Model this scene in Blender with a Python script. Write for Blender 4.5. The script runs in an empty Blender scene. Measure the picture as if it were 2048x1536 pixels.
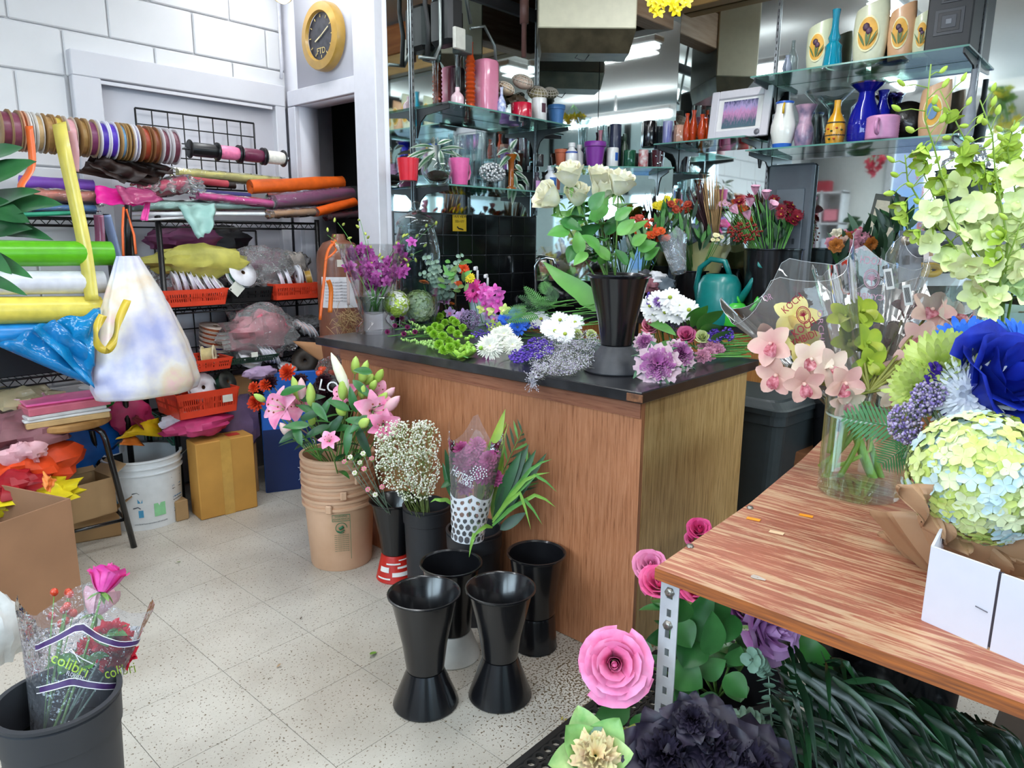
import bpy, math, random
from mathutils import Vector as V, Matrix
PI=math.pi; rnd=random.Random(11)
S=bpy.context.scene; COL=S.collection
# ---------------- camera ----------------
FP,YAW,PIT,ROL,CH=1425.8,0.73326,0.201923,-0.0078086,1.332
_cy,_sy=math.cos(YAW),math.sin(YAW)
FW=V((_cy*math.cos(PIT),_sy*math.cos(PIT),-math.sin(PIT)))
_r=V((_sy,-_cy,0)); _d=FW.cross(_r)
RT=math.cos(ROL)*_r+math.sin(ROL)*_d; DN=-math.sin(ROL)*_r+math.cos(ROL)*_d
CAM=V((0,0,CH))
cam=bpy.data.cameras.new('camera'); co=bpy.data.objects.new('camera',cam); COL.objects.link(co)
cam.sensor_width=36; cam.lens=FP/2048*36; cam.clip_start=.02
co.matrix_world=Matrix(((RT.x,-DN.x,-FW.x,0),(RT.y,-DN.y,-FW.y,0),(RT.z,-DN.z,-FW.z,CH),(0,0,0,1)))
S.camera=co
S.view_settings.view_transform='Standard'; S.view_settings.look='None'; S.view_settings.gamma=1
S.view_settings.use_curve_mapping=False; S.view_settings.exposure=-0.46
S.cycles.use_denoising=True; S.cycles.max_bounces=14; S.cycles.transparent_max_bounces=24
S.cycles.glossy_bounces=5; S.cycles.transmission_bounces=8; S.cycles.caustics_reflective=False; S.cycles.caustics_refractive=False
S.cycles.sample_clamp_indirect=6
W=bpy.data.worlds.new('world'); S.world=W; W.use_nodes=True
bg=W.node_tree.nodes['Background']; bg.inputs[0].default_value=(.78,.88,1,1); bg.inputs[1].default_value=2.6
def area(name,loc,rot,sx,sy,power,col=(1,1,1)):
    l=bpy.data.lights.new(name,'AREA'); l.shape='RECTANGLE'; l.size=sx; l.size_y=sy; l.energy=power; l.color=col
    o=bpy.data.objects.new(name,l); COL.objects.link(o); o.location=loc; o.rotation_euler=rot; return o
# fluorescent ceiling tubes (the fittings themselves are built with the ceiling)
TUBES=[((2.77,1.47,2.75),0,1.2),((2.0,3.1,2.75),90,1.2),((1.1,2.0,2.78),0,1.5),((.3,.3,2.78),0,1.5),((-.9,1.9,2.78),0,1.5),((1.2,-1.2,2.78),0,1.5),((2.9,-1.4,2.78),0,1.5)]
for i,(p,a,L) in enumerate(TUBES):
    area('tube_light',(p[0],p[1],p[2]-.06),(0,0,math.radians(a)),L,.07,24 if i!=1 else 9,(.95,.98,1)); area('tube_uplight',(p[0],p[1],p[2]+.07),(PI,0,math.radians(a)),L,.07,14 if i!=1 else 4,(.95,.98,1))
# daylight through the two shop windows behind the camera
area('window_daylight',(-3.4,.4,2.9),(0,math.radians(-68),0),2.2,4.6,560,(.93,.96,1))
area('window_daylight',(1.0,-4.2,2.3),(math.radians(68),0,0),4.4,2.2,470,(.93,.96,1))
# ---------------- pixel helpers ----------------
def ray(x,y): return FW+RT*((x-1024)/FP)+DN*((y-768)/FP)
def pz(x,y,z): v=ray(x,y); return CAM+v*((z-CH)/v.z)
def pX(x,y,k): v=ray(x,y); return CAM+v*(k/v.x)
def pY(x,y,k): v=ray(x,y); return CAM+v*(k/v.y)
def pd(x,y,d): return CAM+ray(x,y)*d
def dep(p): return (V(p)-CAM).dot(FW)
# ---------------- materials ----------------
def lin(h):
    if not isinstance(h,str): return (*h,1)
    h=h.lstrip('#'); c=[int(h[i:i+2],16)/255 for i in (0,2,4)]
    return tuple((x/12.92 if x<=.04045 else ((x+.055)/1.055)**2.4) for x in c)+(1,)
_M={}
def mat(col,rough=.55,metal=0,noise=.12,scale=25,bump=0,coat=0,alpha=1,emit=0,sub=0,col2=None,stretch=None,spec=.5,trans=0):
    key=(col,rough,metal,noise,scale,bump,coat,alpha,emit,sub,col2,stretch,spec,trans)
    if key in _M: return _M[key]
    m=bpy.data.materials.new('mat'); m.use_nodes=True; nt=m.node_tree; N=nt.nodes; L=nt.links
    b=N['Principled BSDF']; c=lin(col)
    b.inputs['Base Color'].default_value=c; b.inputs['Roughness'].default_value=rough; b.inputs['Metallic'].default_value=metal
    b.inputs['Coat Weight'].default_value=coat; b.inputs['Coat Roughness'].default_value=.08; b.inputs['Alpha'].default_value=alpha
    b.inputs['Specular IOR Level'].default_value=spec
    if trans: b.inputs['Transmission Weight'].default_value=trans; b.inputs['IOR'].default_value=1.45
    if sub: b.inputs['Subsurface Weight'].default_value=sub; b.inputs['Subsurface Radius'].default_value=(.01,.006,.004)
    if emit: b.inputs['Emission Color'].default_value=c; b.inputs['Emission Strength'].default_value=emit
    if noise or bump or col2:
        tc=N.new('ShaderNodeTexCoord'); mp=N.new('ShaderNodeMapping'); L.new(tc.outputs['Object'],mp.inputs[0])
        mp.inputs['Scale'].default_value=stretch or (1,1,1)
        nz=N.new('ShaderNodeTexNoise'); nz.inputs['Scale'].default_value=scale; nz.inputs['Detail'].default_value=5; L.new(mp.outputs[0],nz.inputs[0])
        cr=N.new('ShaderNodeValToRGB'); L.new(nz.outputs['Fac'],cr.inputs[0])
        cr.color_ramp.elements[0].position=.32; cr.color_ramp.elements[1].position=.68
        a=c; e=lin(col2) if col2 else tuple(max(0,x*(1-noise)) for x in c[:3])+(1,)
        if not col2: a=tuple(min(1,x*(1+noise*.6)) for x in c[:3])+(1,)
        cr.color_ramp.elements[0].color=e; cr.color_ramp.elements[1].color=a
        L.new(cr.outputs[0],b.inputs['Base Color'])
        if bump:
            bp=N.new('ShaderNodeBump'); bp.inputs['Strength'].default_value=bump; bp.inputs['Distance'].default_value=.004; L.new(nz.outputs['Fac'],bp.inputs['Height']); L.new(bp.outputs[0],b.inputs['Normal'])
    _M[key]=m; return m
def petal(col,col2=None,scale=40,noise=.14,rough=.55): return mat(col,rough=rough,noise=noise,scale=scale,col2=col2,sub=0,spec=.25)
def film(tint='#ffffff',amt=.12,rough=.06,key='film',wr=.35,wscale=14,spec=1.0):
    k=(key,tint,amt,rough,wr,wscale)
    if k in _M: return _M[k]
    m=bpy.data.materials.new('film'); m.use_nodes=True; nt=m.node_tree; N=nt.nodes; L=nt.links; N.clear()
    out=N.new('ShaderNodeOutputMaterial'); tr=N.new('ShaderNodeBsdfTransparent'); gl=N.new('ShaderNodeBsdfGlossy'); df=N.new('ShaderNodeBsdfDiffuse')
    c=lin(tint); tr.inputs[0].default_value=tuple(.35+.65*x for x in c[:3])+(1,) if tint!='#ffffff' else (.97,.97,.97,1)
    gl.inputs['Roughness'].default_value=rough; gl.inputs[0].default_value=(.9,.9,.9,1); df.inputs[0].default_value=c
    nz=N.new('ShaderNodeTexNoise'); nz.inputs['Scale'].default_value=wscale; nz.inputs['Detail'].default_value=3; tc=N.new('ShaderNodeTexCoord'); L.new(tc.outputs['Object'],nz.inputs[0])
    bp=N.new('ShaderNodeBump'); bp.inputs['Strength'].default_value=wr; bp.inputs['Distance'].default_value=.03; L.new(nz.outputs[0],bp.inputs['Height']); L.new(bp.outputs[0],gl.inputs['Normal'])
    fr=N.new('ShaderNodeFresnel'); fr.inputs[0].default_value=1.5; L.new(bp.outputs[0],fr.inputs['Normal'])
    m1=N.new('ShaderNodeMixShader'); m1.inputs[0].default_value=amt; L.new(tr.outputs[0],m1.inputs[1]); L.new(df.outputs[0],m1.inputs[2])
    m2=N.new('ShaderNodeMixShader'); L.new(fr.outputs[0],m2.inputs[0]); L.new(m1.outputs[0],m2.inputs[1]); L.new(gl.outputs[0],m2.inputs[2]); L.new(m2.outputs[0],out.inputs[0])
    _M[k]=m; return m
def glass(tint='#ffffff',rough=.02,key='glass',dens=.9):
    if tint in ('#e8b8a0','#e0561c','#06b0d0','#1a24b8','#c06a1c','#e0501c','#1f6a4a','#d08a9a'): return film(tint,.5,.05,wr=.1)
    k=(key,tint,rough,dens)
    if k in _M: return _M[k]
    m=bpy.data.materials.new('glass'); m.use_nodes=True; nt=m.node_tree; N=nt.nodes; L=nt.links; N.clear()
    out=N.new('ShaderNodeOutputMaterial'); tr=N.new('ShaderNodeBsdfTransparent'); gl=N.new('ShaderNodeBsdfGlossy')
    c=lin(tint); tr.inputs[0].default_value=tuple(dens*x for x in c[:3])+(1,); gl.inputs['Roughness'].default_value=rough; gl.inputs[0].default_value=(1,1,1,1)
    lw=N.new('ShaderNodeLayerWeight'); lw.inputs[0].default_value=.32; mx=N.new('ShaderNodeMixShader')
    mr=N.new('ShaderNodeMath'); mr.operation='MULTIPLY_ADD'; mr.inputs[1].default_value=.85; mr.inputs[2].default_value=.04; L.new(lw.outputs['Facing'],mr.inputs[0])
    pw=N.new('ShaderNodeMath'); pw.operation='POWER'; pw.inputs[1].default_value=1.6; L.new(mr.outputs[0],pw.inputs[0])
    L.new(pw.outputs[0],mx.inputs[0]); L.new(tr.outputs[0],mx.inputs[1]); L.new(gl.outputs[0],mx.inputs[2]); L.new(mx.outputs[0],out.inputs[0])
    _M[k]=m; return m
# ---------------- mesh builder ----------------
def aim(p,d=(0,0,1),roll=0,s=1):
    q=V(d).normalized().to_track_quat('Z','Y').to_matrix().to_4x4()
    sc=Matrix.Diagonal((s,s,s,1)) if not isinstance(s,tuple) else Matrix.Diagonal((*s,1))
    return Matrix.Translation(V(p))@q@Matrix.Rotation(roll,4,'Z')@sc
def wpos(o):
    p=V((0,0,0))
    while o: p=p+o.location; o=o.parent
    return p
def put(name,me,parent=None,loc=(0,0,0),rot=(0,0,0)):
    o=bpy.data.objects.new(name,me); COL.objects.link(o); o.parent=parent; o.location=loc; o.rotation_euler=rot; return o
class MB:
    def __init__(s): s.v=[]; s.f=[]; s.m=[]
    def add(s,vs,fs,mi=0,M=None):
        k=len(s.v)
        if M is not None: vs=[M@V(p) for p in vs]
        s.v+=[tuple(p) for p in vs]; s.f+=[tuple(i+k for i in f) for f in fs]; s.m+=[mi]*len(fs); return s
    def box(s,c,z,mi=0,rz=0,M=None,b=0):
        x,y,h=z[0]/2,z[1]/2,z[2]/2; R=Matrix.Translation(V(c))@Matrix.Rotation(rz,4,'Z')
        if M is not None: R=M@R
        if b<=0:
            vs=[(i*x,j*y,k*h) for k in (-1,1) for i,j in ((-1,-1),(1,-1),(1,1),(-1,1))]
            return s.add(vs,[(0,3,2,1),(4,5,6,7),(0,1,5,4),(1,2,6,5),(2,3,7,6),(3,0,4,7)],mi,R)
        b=min(b,x*.9,y*.9,h*.9); vs=[]
        for k,e in ((-h,b),(-h+b,0),(h-b,0),(h,b)):
            X,Y=x-e,y-e; q=b if e==0 else b*.4
            vs+=[(-X+q,-Y,k),(X-q,-Y,k),(X,-Y+q,k),(X,Y-q,k),(X-q,Y,k),(-X+q,Y,k),(-X,Y-q,k),(-X,-Y+q,k)]
        fs=[tuple(range(7,-1,-1)),tuple(range(24,32))]
        for l in range(3):
            for i in range(8): j=(i+1)%8; fs.append((l*8+i,l*8+j,l*8+8+j,l*8+8+i))
        return s.add(vs,fs,mi,R)
    def tube(s,path,r,n=6,mi=0,M=None,cap=True):
        P=[V(p) for p in path]; k=len(P); rs=[r]*k if not hasattr(r,'__len__') else list(r)
        if len(rs)!=k: rs=[rs[0]+(rs[-1]-rs[0])*i/(k-1) for i in range(k)]
        up=V((.03,.02,1)); vs=[]
        for i in range(k):
            t=(P[min(i+1,k-1)]-P[max(i-1,0)])
            if t.length<1e-9: t=V((0,0,1))
            t.normalize(); a=t.cross(up)
            if a.length<.05: a=t.cross(V((1,0,0)))
            a.normalize(); 
            if i and a.dot(pa)<0: a=-a
            pa=a; b=t.cross(a)
            vs+=[P[i]+(a*math.cos(2*PI*j/n)+b*math.sin(2*PI*j/n))*rs[i] for j in range(n)]
        fs=[(i*n+j,i*n+(j+1)%n,(i+1)*n+(j+1)%n,(i+1)*n+j) for i in range(k-1) for j in range(n)]
        if cap: fs+=[tuple(range(n-1,-1,-1)),tuple((k-1)*n+j for j in range(n))]
        return s.add(vs,fs,mi,M)
    def lathe(s,prof,n=24,mi=0,M=None,fn=None,cap=(False,False)):
        vs=[];k=len(prof)
        for i,(r,z) in enumerate(prof):
            for j in range(n):
                a=2*PI*j/n; q=fn(i/(k-1),a) if fn else 1
                vs.append((r*q*math.cos(a),r*q*math.sin(a),z))
        fs=[(i*n+j,i*n+(j+1)%n,(i+1)*n+(j+1)%n,(i+1)*n+j) for i in range(k-1) for j in range(n)]
        if cap[0]: fs.append(tuple(range(n-1,-1,-1)))
        if cap[1]: fs.append(tuple((k-1)*n+j for j in range(n)))
        return s.add(vs,fs,mi,M)
    def sheet(s,fn,nu,nv,mi=0,M=None,wrap=False):
        vs=[fn(i/nu,j/nv) for i in range(nu+(0 if wrap else 1)) for j in range(nv+1)]; c=nv+1; n=nu if wrap else nu+1
        fs=[(i*c+j,((i+1)%n)*c+j,((i+1)%n)*c+j+1,i*c+j+1) for i in range(nu) for j in range(nv)]
        return s.add(vs,fs,mi,M)
    def ball(s,c,r,n=8,m=5,mi=0,sq=(1,1,1),M=None):
        vs=[(0,0,-1)]+[(math.sin(PI*i/m)*math.cos(2*PI*j/n),math.sin(PI*i/m)*math.sin(2*PI*j/n),-math.cos(PI*i/m)) for i in range(1,m) for j in range(n)]+[(0,0,1)]
        vs=[(c[0]+x*r*sq[0],c[1]+y*r*sq[1],c[2]+z*r*sq[2]) for x,y,z in vs]; e=len(vs)-1
        fs=[(0,1+(j+1)%n,1+j) for j in range(n)]+[(1+i*n+j,1+i*n+(j+1)%n,1+(i+1)*n+(j+1)%n,1+(i+1)*n+j) for i in range(m-2) for j in range(n)]+[(e,1+(m-2)*n+j,1+(m-2)*n+(j+1)%n) for j in range(n)]
        return s.add(vs,fs,mi,M)
    def mesh(s,name,mats,smooth=True):
        me=bpy.data.meshes.new(name); me.from_pydata(s.v,[],s.f)
        for m in (mats if isinstance(mats,(list,tuple)) else [mats]): me.materials.append(m)
        me.polygons.foreach_set('material_index',s.m); me.polygons.foreach_set('use_smooth',[smooth]*len(s.f)); me.update()
        return me
    def build(s,name,mats,parent=None,world=False,smooth=True,solid=0,ang=None,sub=0,off=0):
        """world=True: vertices are world points; otherwise local to the parent"""
        loc=V((0,0,0))
        if parent is None and world:
            xs=[p[0] for p in s.v]; ys=[p[1] for p in s.v]; zs=[p[2] for p in s.v]
            loc=V(((min(xs)+max(xs))/2,(min(ys)+max(ys))/2,min(zs)))
        sh=(loc if parent is None else wpos(parent)) if world else V((0,0,0))
        if world: s.v=[(p[0]-sh.x,p[1]-sh.y,p[2]-sh.z) for p in s.v]
        me=s.mesh(name,mats,smooth)
        if ang is not None: me.set_sharp_from_angle(angle=math.radians(ang))
        o=put(name,me,parent,loc)
        if solid: k=o.modifiers.new('s','SOLIDIFY'); k.thickness=solid; k.offset=off
        if sub: k=o.modifiers.new('u','SUBSURF'); k.levels=k.render_levels=sub
        return o
def tag(o,label=None,cat=None,group=None,kind=None):
    if label: o['label']=label
    if cat: o['category']=cat
    if group: o['group']=group
    if kind: o['kind']=kind
    return o
def T(name,label,cat,loc=(0,0,0),rz=0,group=None,rot=None):
    o=bpy.data.objects.new(name,None); COL.objects.link(o); o.location=loc; o.rotation_euler=rot or (0,0,rz); o.empty_display_size=.02
    return tag(o,label,cat,group)
def cp(o,parent=None,loc=None,rot=None,scale=None,label=None,group=None):
    c=o.copy(); COL.objects.link(c); c.parent=parent
    if loc is not None: c.location=loc
    if rot is not None: c.rotation_euler=rot
    if scale is not None: c.scale=(scale,)*3 if not hasattr(scale,'__len__') else scale
    for ch in list(o.children): cp(ch,c)
    if label: c['label']=label
    if group: c['group']=group
    return c
def struct(name,mb,m,parent=None,**k):
    o=mb.build(name,m,parent,world=True,**k)
    if parent is None: o['kind']='structure'
    return o
def text(s,size,M,m,parent,name='lettering',th=.0004,font=None,bend=None,world=True):
    c=bpy.data.curves.new('t','FONT'); c.body=s; c.size=size; c.align_x='CENTER'; c.align_y='CENTER'; c.extrude=th; c.resolution_u=3
    t=bpy.data.objects.new('t',c); COL.objects.link(t); dg=bpy.context.evaluated_depsgraph_get(); me=bpy.data.meshes.new_from_object(t.evaluated_get(dg))
    bpy.data.objects.remove(t); me.materials.clear(); me.materials.append(m)
    sh=wpos(parent) if (parent and world) else V((0,0,0))
    for v in me.vertices:
        p=v.co.copy()
        if bend: p=bend(p)
        v.co=(M@p)-sh
    return put(name,me,parent)
def frameM(p,xd,yd):
    x=V(xd).normalized(); z=x.cross(V(yd)).normalized(); y=z.cross(x)
    return Matrix(((x.x,y.x,z.x,p[0]),(x.y,y.y,z.y,p[1]),(x.z,y.z,z.z,p[2]),(0,0,0,1)))
# ================= ROOM =================
YW,XC,YM,XM=3.8,2.29,2.93,4.06      # block wall, clock wall, mirror wall, right mirror wall
TS=.3048; TX=lambda d:(d+1.908)*TS; TY=lambda u:(11.574-u)*TS
white=mat('#d9d8dd',.6,noise=.05,scale=3); CEIL=3.02
# floor: base plus one object per vinyl tile in view
fb=MB().box((1,0.3,-.02),(6.6,7.4,.03)); floor=struct('floor',fb,mat('#4a4038',.8))
def floor_mat():
    m=bpy.data.materials.new('vinyl'); m.use_nodes=True; N=m.node_tree.nodes; L=m.node_tree.links; b=N['Principled BSDF']
    ge=N.new('ShaderNodeNewGeometry'); n1=N.new('ShaderNodeTexNoise'); n1.inputs['Scale'].default_value=2.2; n1.inputs['Detail'].default_value=6
    n2=N.new('ShaderNodeTexNoise'); n2.inputs['Scale'].default_value=105; n2.inputs['Detail'].default_value=6; n2.inputs['Distortion'].default_value=2.5
    for n in (n1,n2): L.new(ge.outputs['Position'],n.inputs[0])
    r1=N.new('ShaderNodeValToRGB'); r1.color_ramp.elements[0].color=lin('#b0a89c'); r1.color_ramp.elements[1].color=lin('#c9c3b8'); r1.color_ramp.elements[0].position=.35; r1.color_ramp.elements[1].position=.6
    r2=N.new('ShaderNodeValToRGB'); r2.color_ramp.elements[0].color=lin('#85786a'); r2.color_ramp.elements[1].color=(1,1,1,1); r2.color_ramp.elements[0].position=.33; r2.color_ramp.elements[1].position=.42
    mx=N.new('ShaderNodeMix'); mx.data_type='RGBA'; mx.blend_type='MULTIPLY'; mx.inputs[0].default_value=.18
    L.new(n1.outputs[0],r1.inputs[0]); L.new(n2.outputs[0],r2.inputs[0]); L.new(r1.outputs[0],mx.inputs[6]); L.new(r2.outputs[0],mx.inputs[7]); 
    # ground-in dirt by the counter corner: dark specks
    n3=N.new('ShaderNodeTexNoise'); n3.inputs['Scale'].default_value=140; n3.inputs['Detail'].default_value=3; L.new(ge.outputs['Position'],n3.inputs[0])
    ds=N.new('ShaderNodeVectorMath'); ds.operation='DISTANCE'; ds.inputs[1].default_value=(1.62,1.12,0); L.new(ge.outputs['Position'],ds.inputs[0])
    mr=N.new('ShaderNodeMapRange'); mr.inputs[1].default_value=.05; mr.inputs[2].default_value=.42; mr.inputs[3].default_value=.13; mr.inputs[4].default_value=0; L.new(ds.outputs['Value'],mr.inputs[0])
    ad=N.new('ShaderNodeMath'); ad.operation='ADD'; ad.inputs[1].default_value=.36; L.new(mr.outputs[0],ad.inputs[0])
    lt=N.new('ShaderNodeMath'); lt.operation='LESS_THAN'; L.new(n3.outputs[0],lt.inputs[0]); L.new(ad.outputs[0],lt.inputs[1])
    m2=N.new('ShaderNodeMix'); m2.data_type='RGBA'; L.new(lt.outputs[0],m2.inputs[0]); L.new(mx.outputs[2],m2.inputs[6]); m2.inputs[7].default_value=lin('#6b5a44')
    L.new(m2.outputs[2],b.inputs['Base Color']); b.inputs['Roughness'].default_value=.36; b.inputs['Specular IOR Level'].default_value=.4
    return m
tm=MB().box((0,0,-.0025),(TS-.0016,TS-.0016,.005)).mesh('tile',floor_mat(),False)
for i in range(-4,13):
    for j in range(-1,12):
        x=TX(i)+TS/2; y=TY(j)+TS/2
        if x>4.1 or y>3.85 or (x<.1 and y<.1): continue
        if x>2.4 and y>2.9: continue
        put('tile',tm,floor,(x-wpos(floor).x,y-wpos(floor).y,.0005-wpos(floor).z))
# block wall (left): masonry blocks with recessed joints
wl=MB(); wl.box((.1,YW+.104,1.5),(5.0,.2,3.1)); wall_left=struct('wall_left',wl,mat('#e2e2e4',.7,noise=.04))
bm_=mat('#e6e5e6',.6,noise=.03,scale=6,bump=.25)
BL,BH=.40,.20
blk=MB().box((0,0,0),(BL-.007,.02,BH-.007),b=.005).mesh('block',bm_,False)
hb=MB().box((0,0,0),(BL/2-.007,.02,BH-.007),b=.005).mesh('block',bm_,False)
DX0,DX1,DZ=1.20,2.26,2.12
for k in range(0,16):
    z=.03+k*BH+BH/2
    for i in range(-6,8):
        x=.19+i*BL+(BL/2 if k%2 else 0)
        if x-BL/2>2.25 or x<-2.0: continue
        if z<DZ and x+BL/2>DX0 : 
            if x-BL/2<DX0-.1: put('block',hb,wall_left,(x-BL/4-wpos(wall_left).x,YW-wpos(wall_left).y,z-wpos(wall_left).z))
            continue
        put('block',blk,wall_left,(x-wpos(wall_left).x,YW-wpos(wall_left).y,z-wpos(wall_left).z))
# blocked-up door in the block wall
d1=MB(); d1.box(((DX0+DX1)/2,YW-.005,1.03),(DX1-DX0-.1,.02,2.02)); door1=struct('door_1',d1,mat('#d6d5dc',.5,noise=.04,scale=3))
fr=MB(); fr.box((DX0+.06,YW-.03,1.02),(.12,.05,2.03),b=.004); fr.box((DX1-.03,YW-.03,1.02),(.06,.05,2.03),b=.004); fr.box(((DX0+DX1)/2,YW-.031,DZ-.03),(DX1-DX0,.052,.11),b=.004)
fr.box(((DX0+DX1)/2,YW-.045,DZ-.10),(DX1-DX0-.16,.018,.015)); fr.build('door_frame',mat('#dcdbe0',.5,noise=.04,scale=3),door1,world=True,smooth=False)
# wall with the clock and open doorway
wc=MB(); DY0,DY1,DT=3.10,3.66,2.035
wc.box((XC+.06,(DY1+YW)/2,1.5),(.12,YW-DY1,3.04)); wc.box((XC+.06,(DY0+DY1)/2,(DT+3.02)/2),(.12,DY1-DY0,3.02-DT)); wc.box((XC+.06,(YM+DY0)/2,1.5),(.12,DY0-YM,3.04))
wall_back=struct('wall_back',wc,mat('#d8d7df',.6,noise=.03,scale=3))
dt=MB(); dt.box((XC-.012,DY1+.035,1.015),(.03,.07,2.03),b=.003); dt.box((XC-.012,(DY0+DY1)/2+.02,DT+.04),(.03,DY1-DY0+.1,.08),b=.003)
struct('trim_1',dt,mat('#dfdee6',.45,noise=.03),smooth=False)
po=MB(); po.box((XC-.01,(YM+DY0)/2,1.5),(.05,DY0-YM+.005,3.02),b=.004); struct('trim_2',po,mat('#dcdbe2',.45,noise=.03),smooth=False)
pipe=MB(); pipe.tube([(XC-.03,YW-.04,3),(XC-.03,YW-.04,2.25),(XC-.05,YW-.06,2.18)],.009,8); tag(pipe.build('conduit_pipe',mat('#cfced6',.5),world=True),'thin white painted conduit running down the corner of the block wall','pipe')
# store room behind the doorway
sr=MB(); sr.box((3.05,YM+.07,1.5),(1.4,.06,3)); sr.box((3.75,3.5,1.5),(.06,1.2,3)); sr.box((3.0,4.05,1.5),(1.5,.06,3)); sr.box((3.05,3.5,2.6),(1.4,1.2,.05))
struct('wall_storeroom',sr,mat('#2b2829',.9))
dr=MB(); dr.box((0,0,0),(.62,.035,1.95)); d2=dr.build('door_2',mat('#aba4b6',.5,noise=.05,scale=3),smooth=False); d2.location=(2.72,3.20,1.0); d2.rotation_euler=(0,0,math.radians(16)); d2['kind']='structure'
# mirror walls: backing, black tiles, mirror panes
mirror=bpy.data.materials.new('mirror'); mirror.use_nodes=True; b=mirror.node_tree.nodes['Principled BSDF']; b.inputs['Base Color'].default_value=(.86,.93,.92,1); b.inputs['Metallic'].default_value=1; b.inputs['Roughness'].default_value=.03
P1=(3.46,YM); P2=(XM,2.33)
plas=mat('#3a3c40',.7)
wr=MB(); wr.box(((XC+P1[0])/2+.06,YM+.035,1.5),(P1[0]-XC+.1,.05,3.04)); struct('wall_rear',wr,plas)
dv=V((P2[0]-P1[0],P2[1]-P1[1],0)); DL=dv.length; dv.normalize(); DAng=math.atan2(dv.y,dv.x); dc=V(((P1[0]+P2[0])/2,(P1[1]+P2[1])/2,0)); dn=V((-.7071,-.7071,0))
wd=MB(); wd.box(tuple(dc-dn*.035+V((0,0,1.5))),(DL+.02,.05,3.04),rz=DAng); struct('wall_corner',wd,plas)
w2=MB(); w2.box((XM+.035,-.2,1.5),(.05,5.2,3.04)); struct('wall_right',w2,plas)
MZ=1.462
def pane(name_label,c,w,z0,z1,rz,n):
    mb=MB()
    mb.box((0,0,0),(w-.004,.006,z1-z0)); o=mb.build('mirror_panel',mirror,smooth=False); o.location=(c[0],c[1],(z0+z1)/2); o.rotation_euler=(0,0,rz); tag(o,name_label,'mirror')
pane('narrow mirror panel beside the white post, left of the first shelf standard',((XC+2.48)/2+.02,YM),2.48-XC-.04,MZ,CEIL,0,0)
pane('wide mirror panel behind the shelf with the tall pink vase',((2.48+P1[0])/2,YM),P1[0]-2.48,MZ,CEIL,0,0)
for t,l in ((.2,'left mirror pane of the angled corner behind the cream heater'),(.62,'right mirror pane of the angled corner behind the purple flower pot')):
    pass
for t0,t1,l in ((0,.37,'left mirror pane of the angled corner behind the cream heater'),(.37,DL,'right mirror pane of the angled corner behind the black mugs')):
    c=V((P1[0],P1[1],0))+dv*((t0+t1)/2); pane(l,c,t1-t0,1.05,CEIL,DAng,0)
for y0,y1,l in ((1.73,2.33,'mirror panel behind the framed flower picture on the right wall'),(.77,1.73,'large mirror panel behind the cream oval-topped vases'),(-1.2,.77,'mirror panel at the right edge behind the pale green orchids')):
    pane(l,(XM,(y0+y1)/2),y1-y0,.95,CEIL,PI/2,0)
tb=mat('#0d0e10',.12,noise=0,coat=.5); gr=mat('#3b3c3e',.8)
spl=MB(); spl.box(((XC+P1[0])/2+.02,YM-.004,1.16),(P1[0]-XC-.05,.012,.60)); splash=struct('wall_splashback',spl,mat('#4c4e50',.8))
tl=MB().box((0,0,0),(.107,.008,.107),b=.002).mesh('tile',tb,False); sp=wpos(splash)
for i in range(10):
    for k in range(6):
        x=XC+.10+i*.111; z=MZ-.06-k*.111
        if x+.05<P1[0]: put('tile',tl,splash,(x-sp.x,YM-.012-sp.y,z-sp.z))
spl2=MB(); spl2.box(tuple(dc+dn*.006+V((0,0,.97))),(DL,.012,.2),rz=DAng); struct('wall_splashback',spl2,tb)
# ceiling, beams
ce=MB(); ce.box((1,0.3,CEIL+.04),(6.8,7.6,.06)); struct('ceiling',ce,mat('#cfd0d0',.8,noise=.03))
woodb=mat('#a9744a',.6,noise=.3,scale=4,col2='#6f4426',stretch=(1,14,14)); woody=mat('#b98f5e',.6,noise=.3,scale=4,col2='#8b6238',stretch=(14,1,14))
bmB=MB(); bmB.box((3.74,2.42,2.655),(.60,.12,.21),b=.004); bmB.box((3.74,2.42,2.86),(.60,.13,.19),1,b=.004); tag(bmB.build('ceiling_beam',[mat('#c2a488',.6,noise=.2,scale=4,col2='#a8876a',stretch=(1,14,14)),woodb],world=True,smooth=False),'pale knotty wooden beam meeting the right mirror beside the heater','beam')
sf=MB(); sf.box((XM-.06,.72,2.90),(.10,3.2,.22),b=.004); sf.box((XM-.055,.72,2.71),(.09,3.2,.15),1,b=.004); tag(sf.build('wood_soffit',[mat('#b06a35',.5,noise=.3,scale=4,col2='#8a4c22',stretch=(14,1,14)),mat('#c49a5e',.5,noise=.2,scale=4,col2='#b08850',stretch=(14,1,14))],world=True,smooth=False),'orange brown wooden board along the top of the right mirrors','board')
wallm=mat('#d3d4d2',.7,noise=.04)
for i,(p,a,L) in enumerate(TUBES):
    t=T('ceiling_light','white fluorescent ceiling fitting seen in the mirrors','ceiling light',(p[0],p[1],p[2]),math.radians(a),group='fluorescent tubes seen in the mirrors')
    MB().box((0,0,.03),(L+.06,.13,.05),b=.01).build('housing',mat('#e8e8e8',.4),t,smooth=False)
    for y in (-.035,.035): MB().tube([(-L/2,y,-.015),(L/2,y,-.015)],.016,8).build('tube',mat('#f4fbff',.3,emit=6,noise=0),t)
    MB().box((0,0,.15),(.02,.02,.2)).build('hanger',mat('#777777',.4),t)
# shop walls behind the camera with the two windows, seen only in the mirrors

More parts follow.
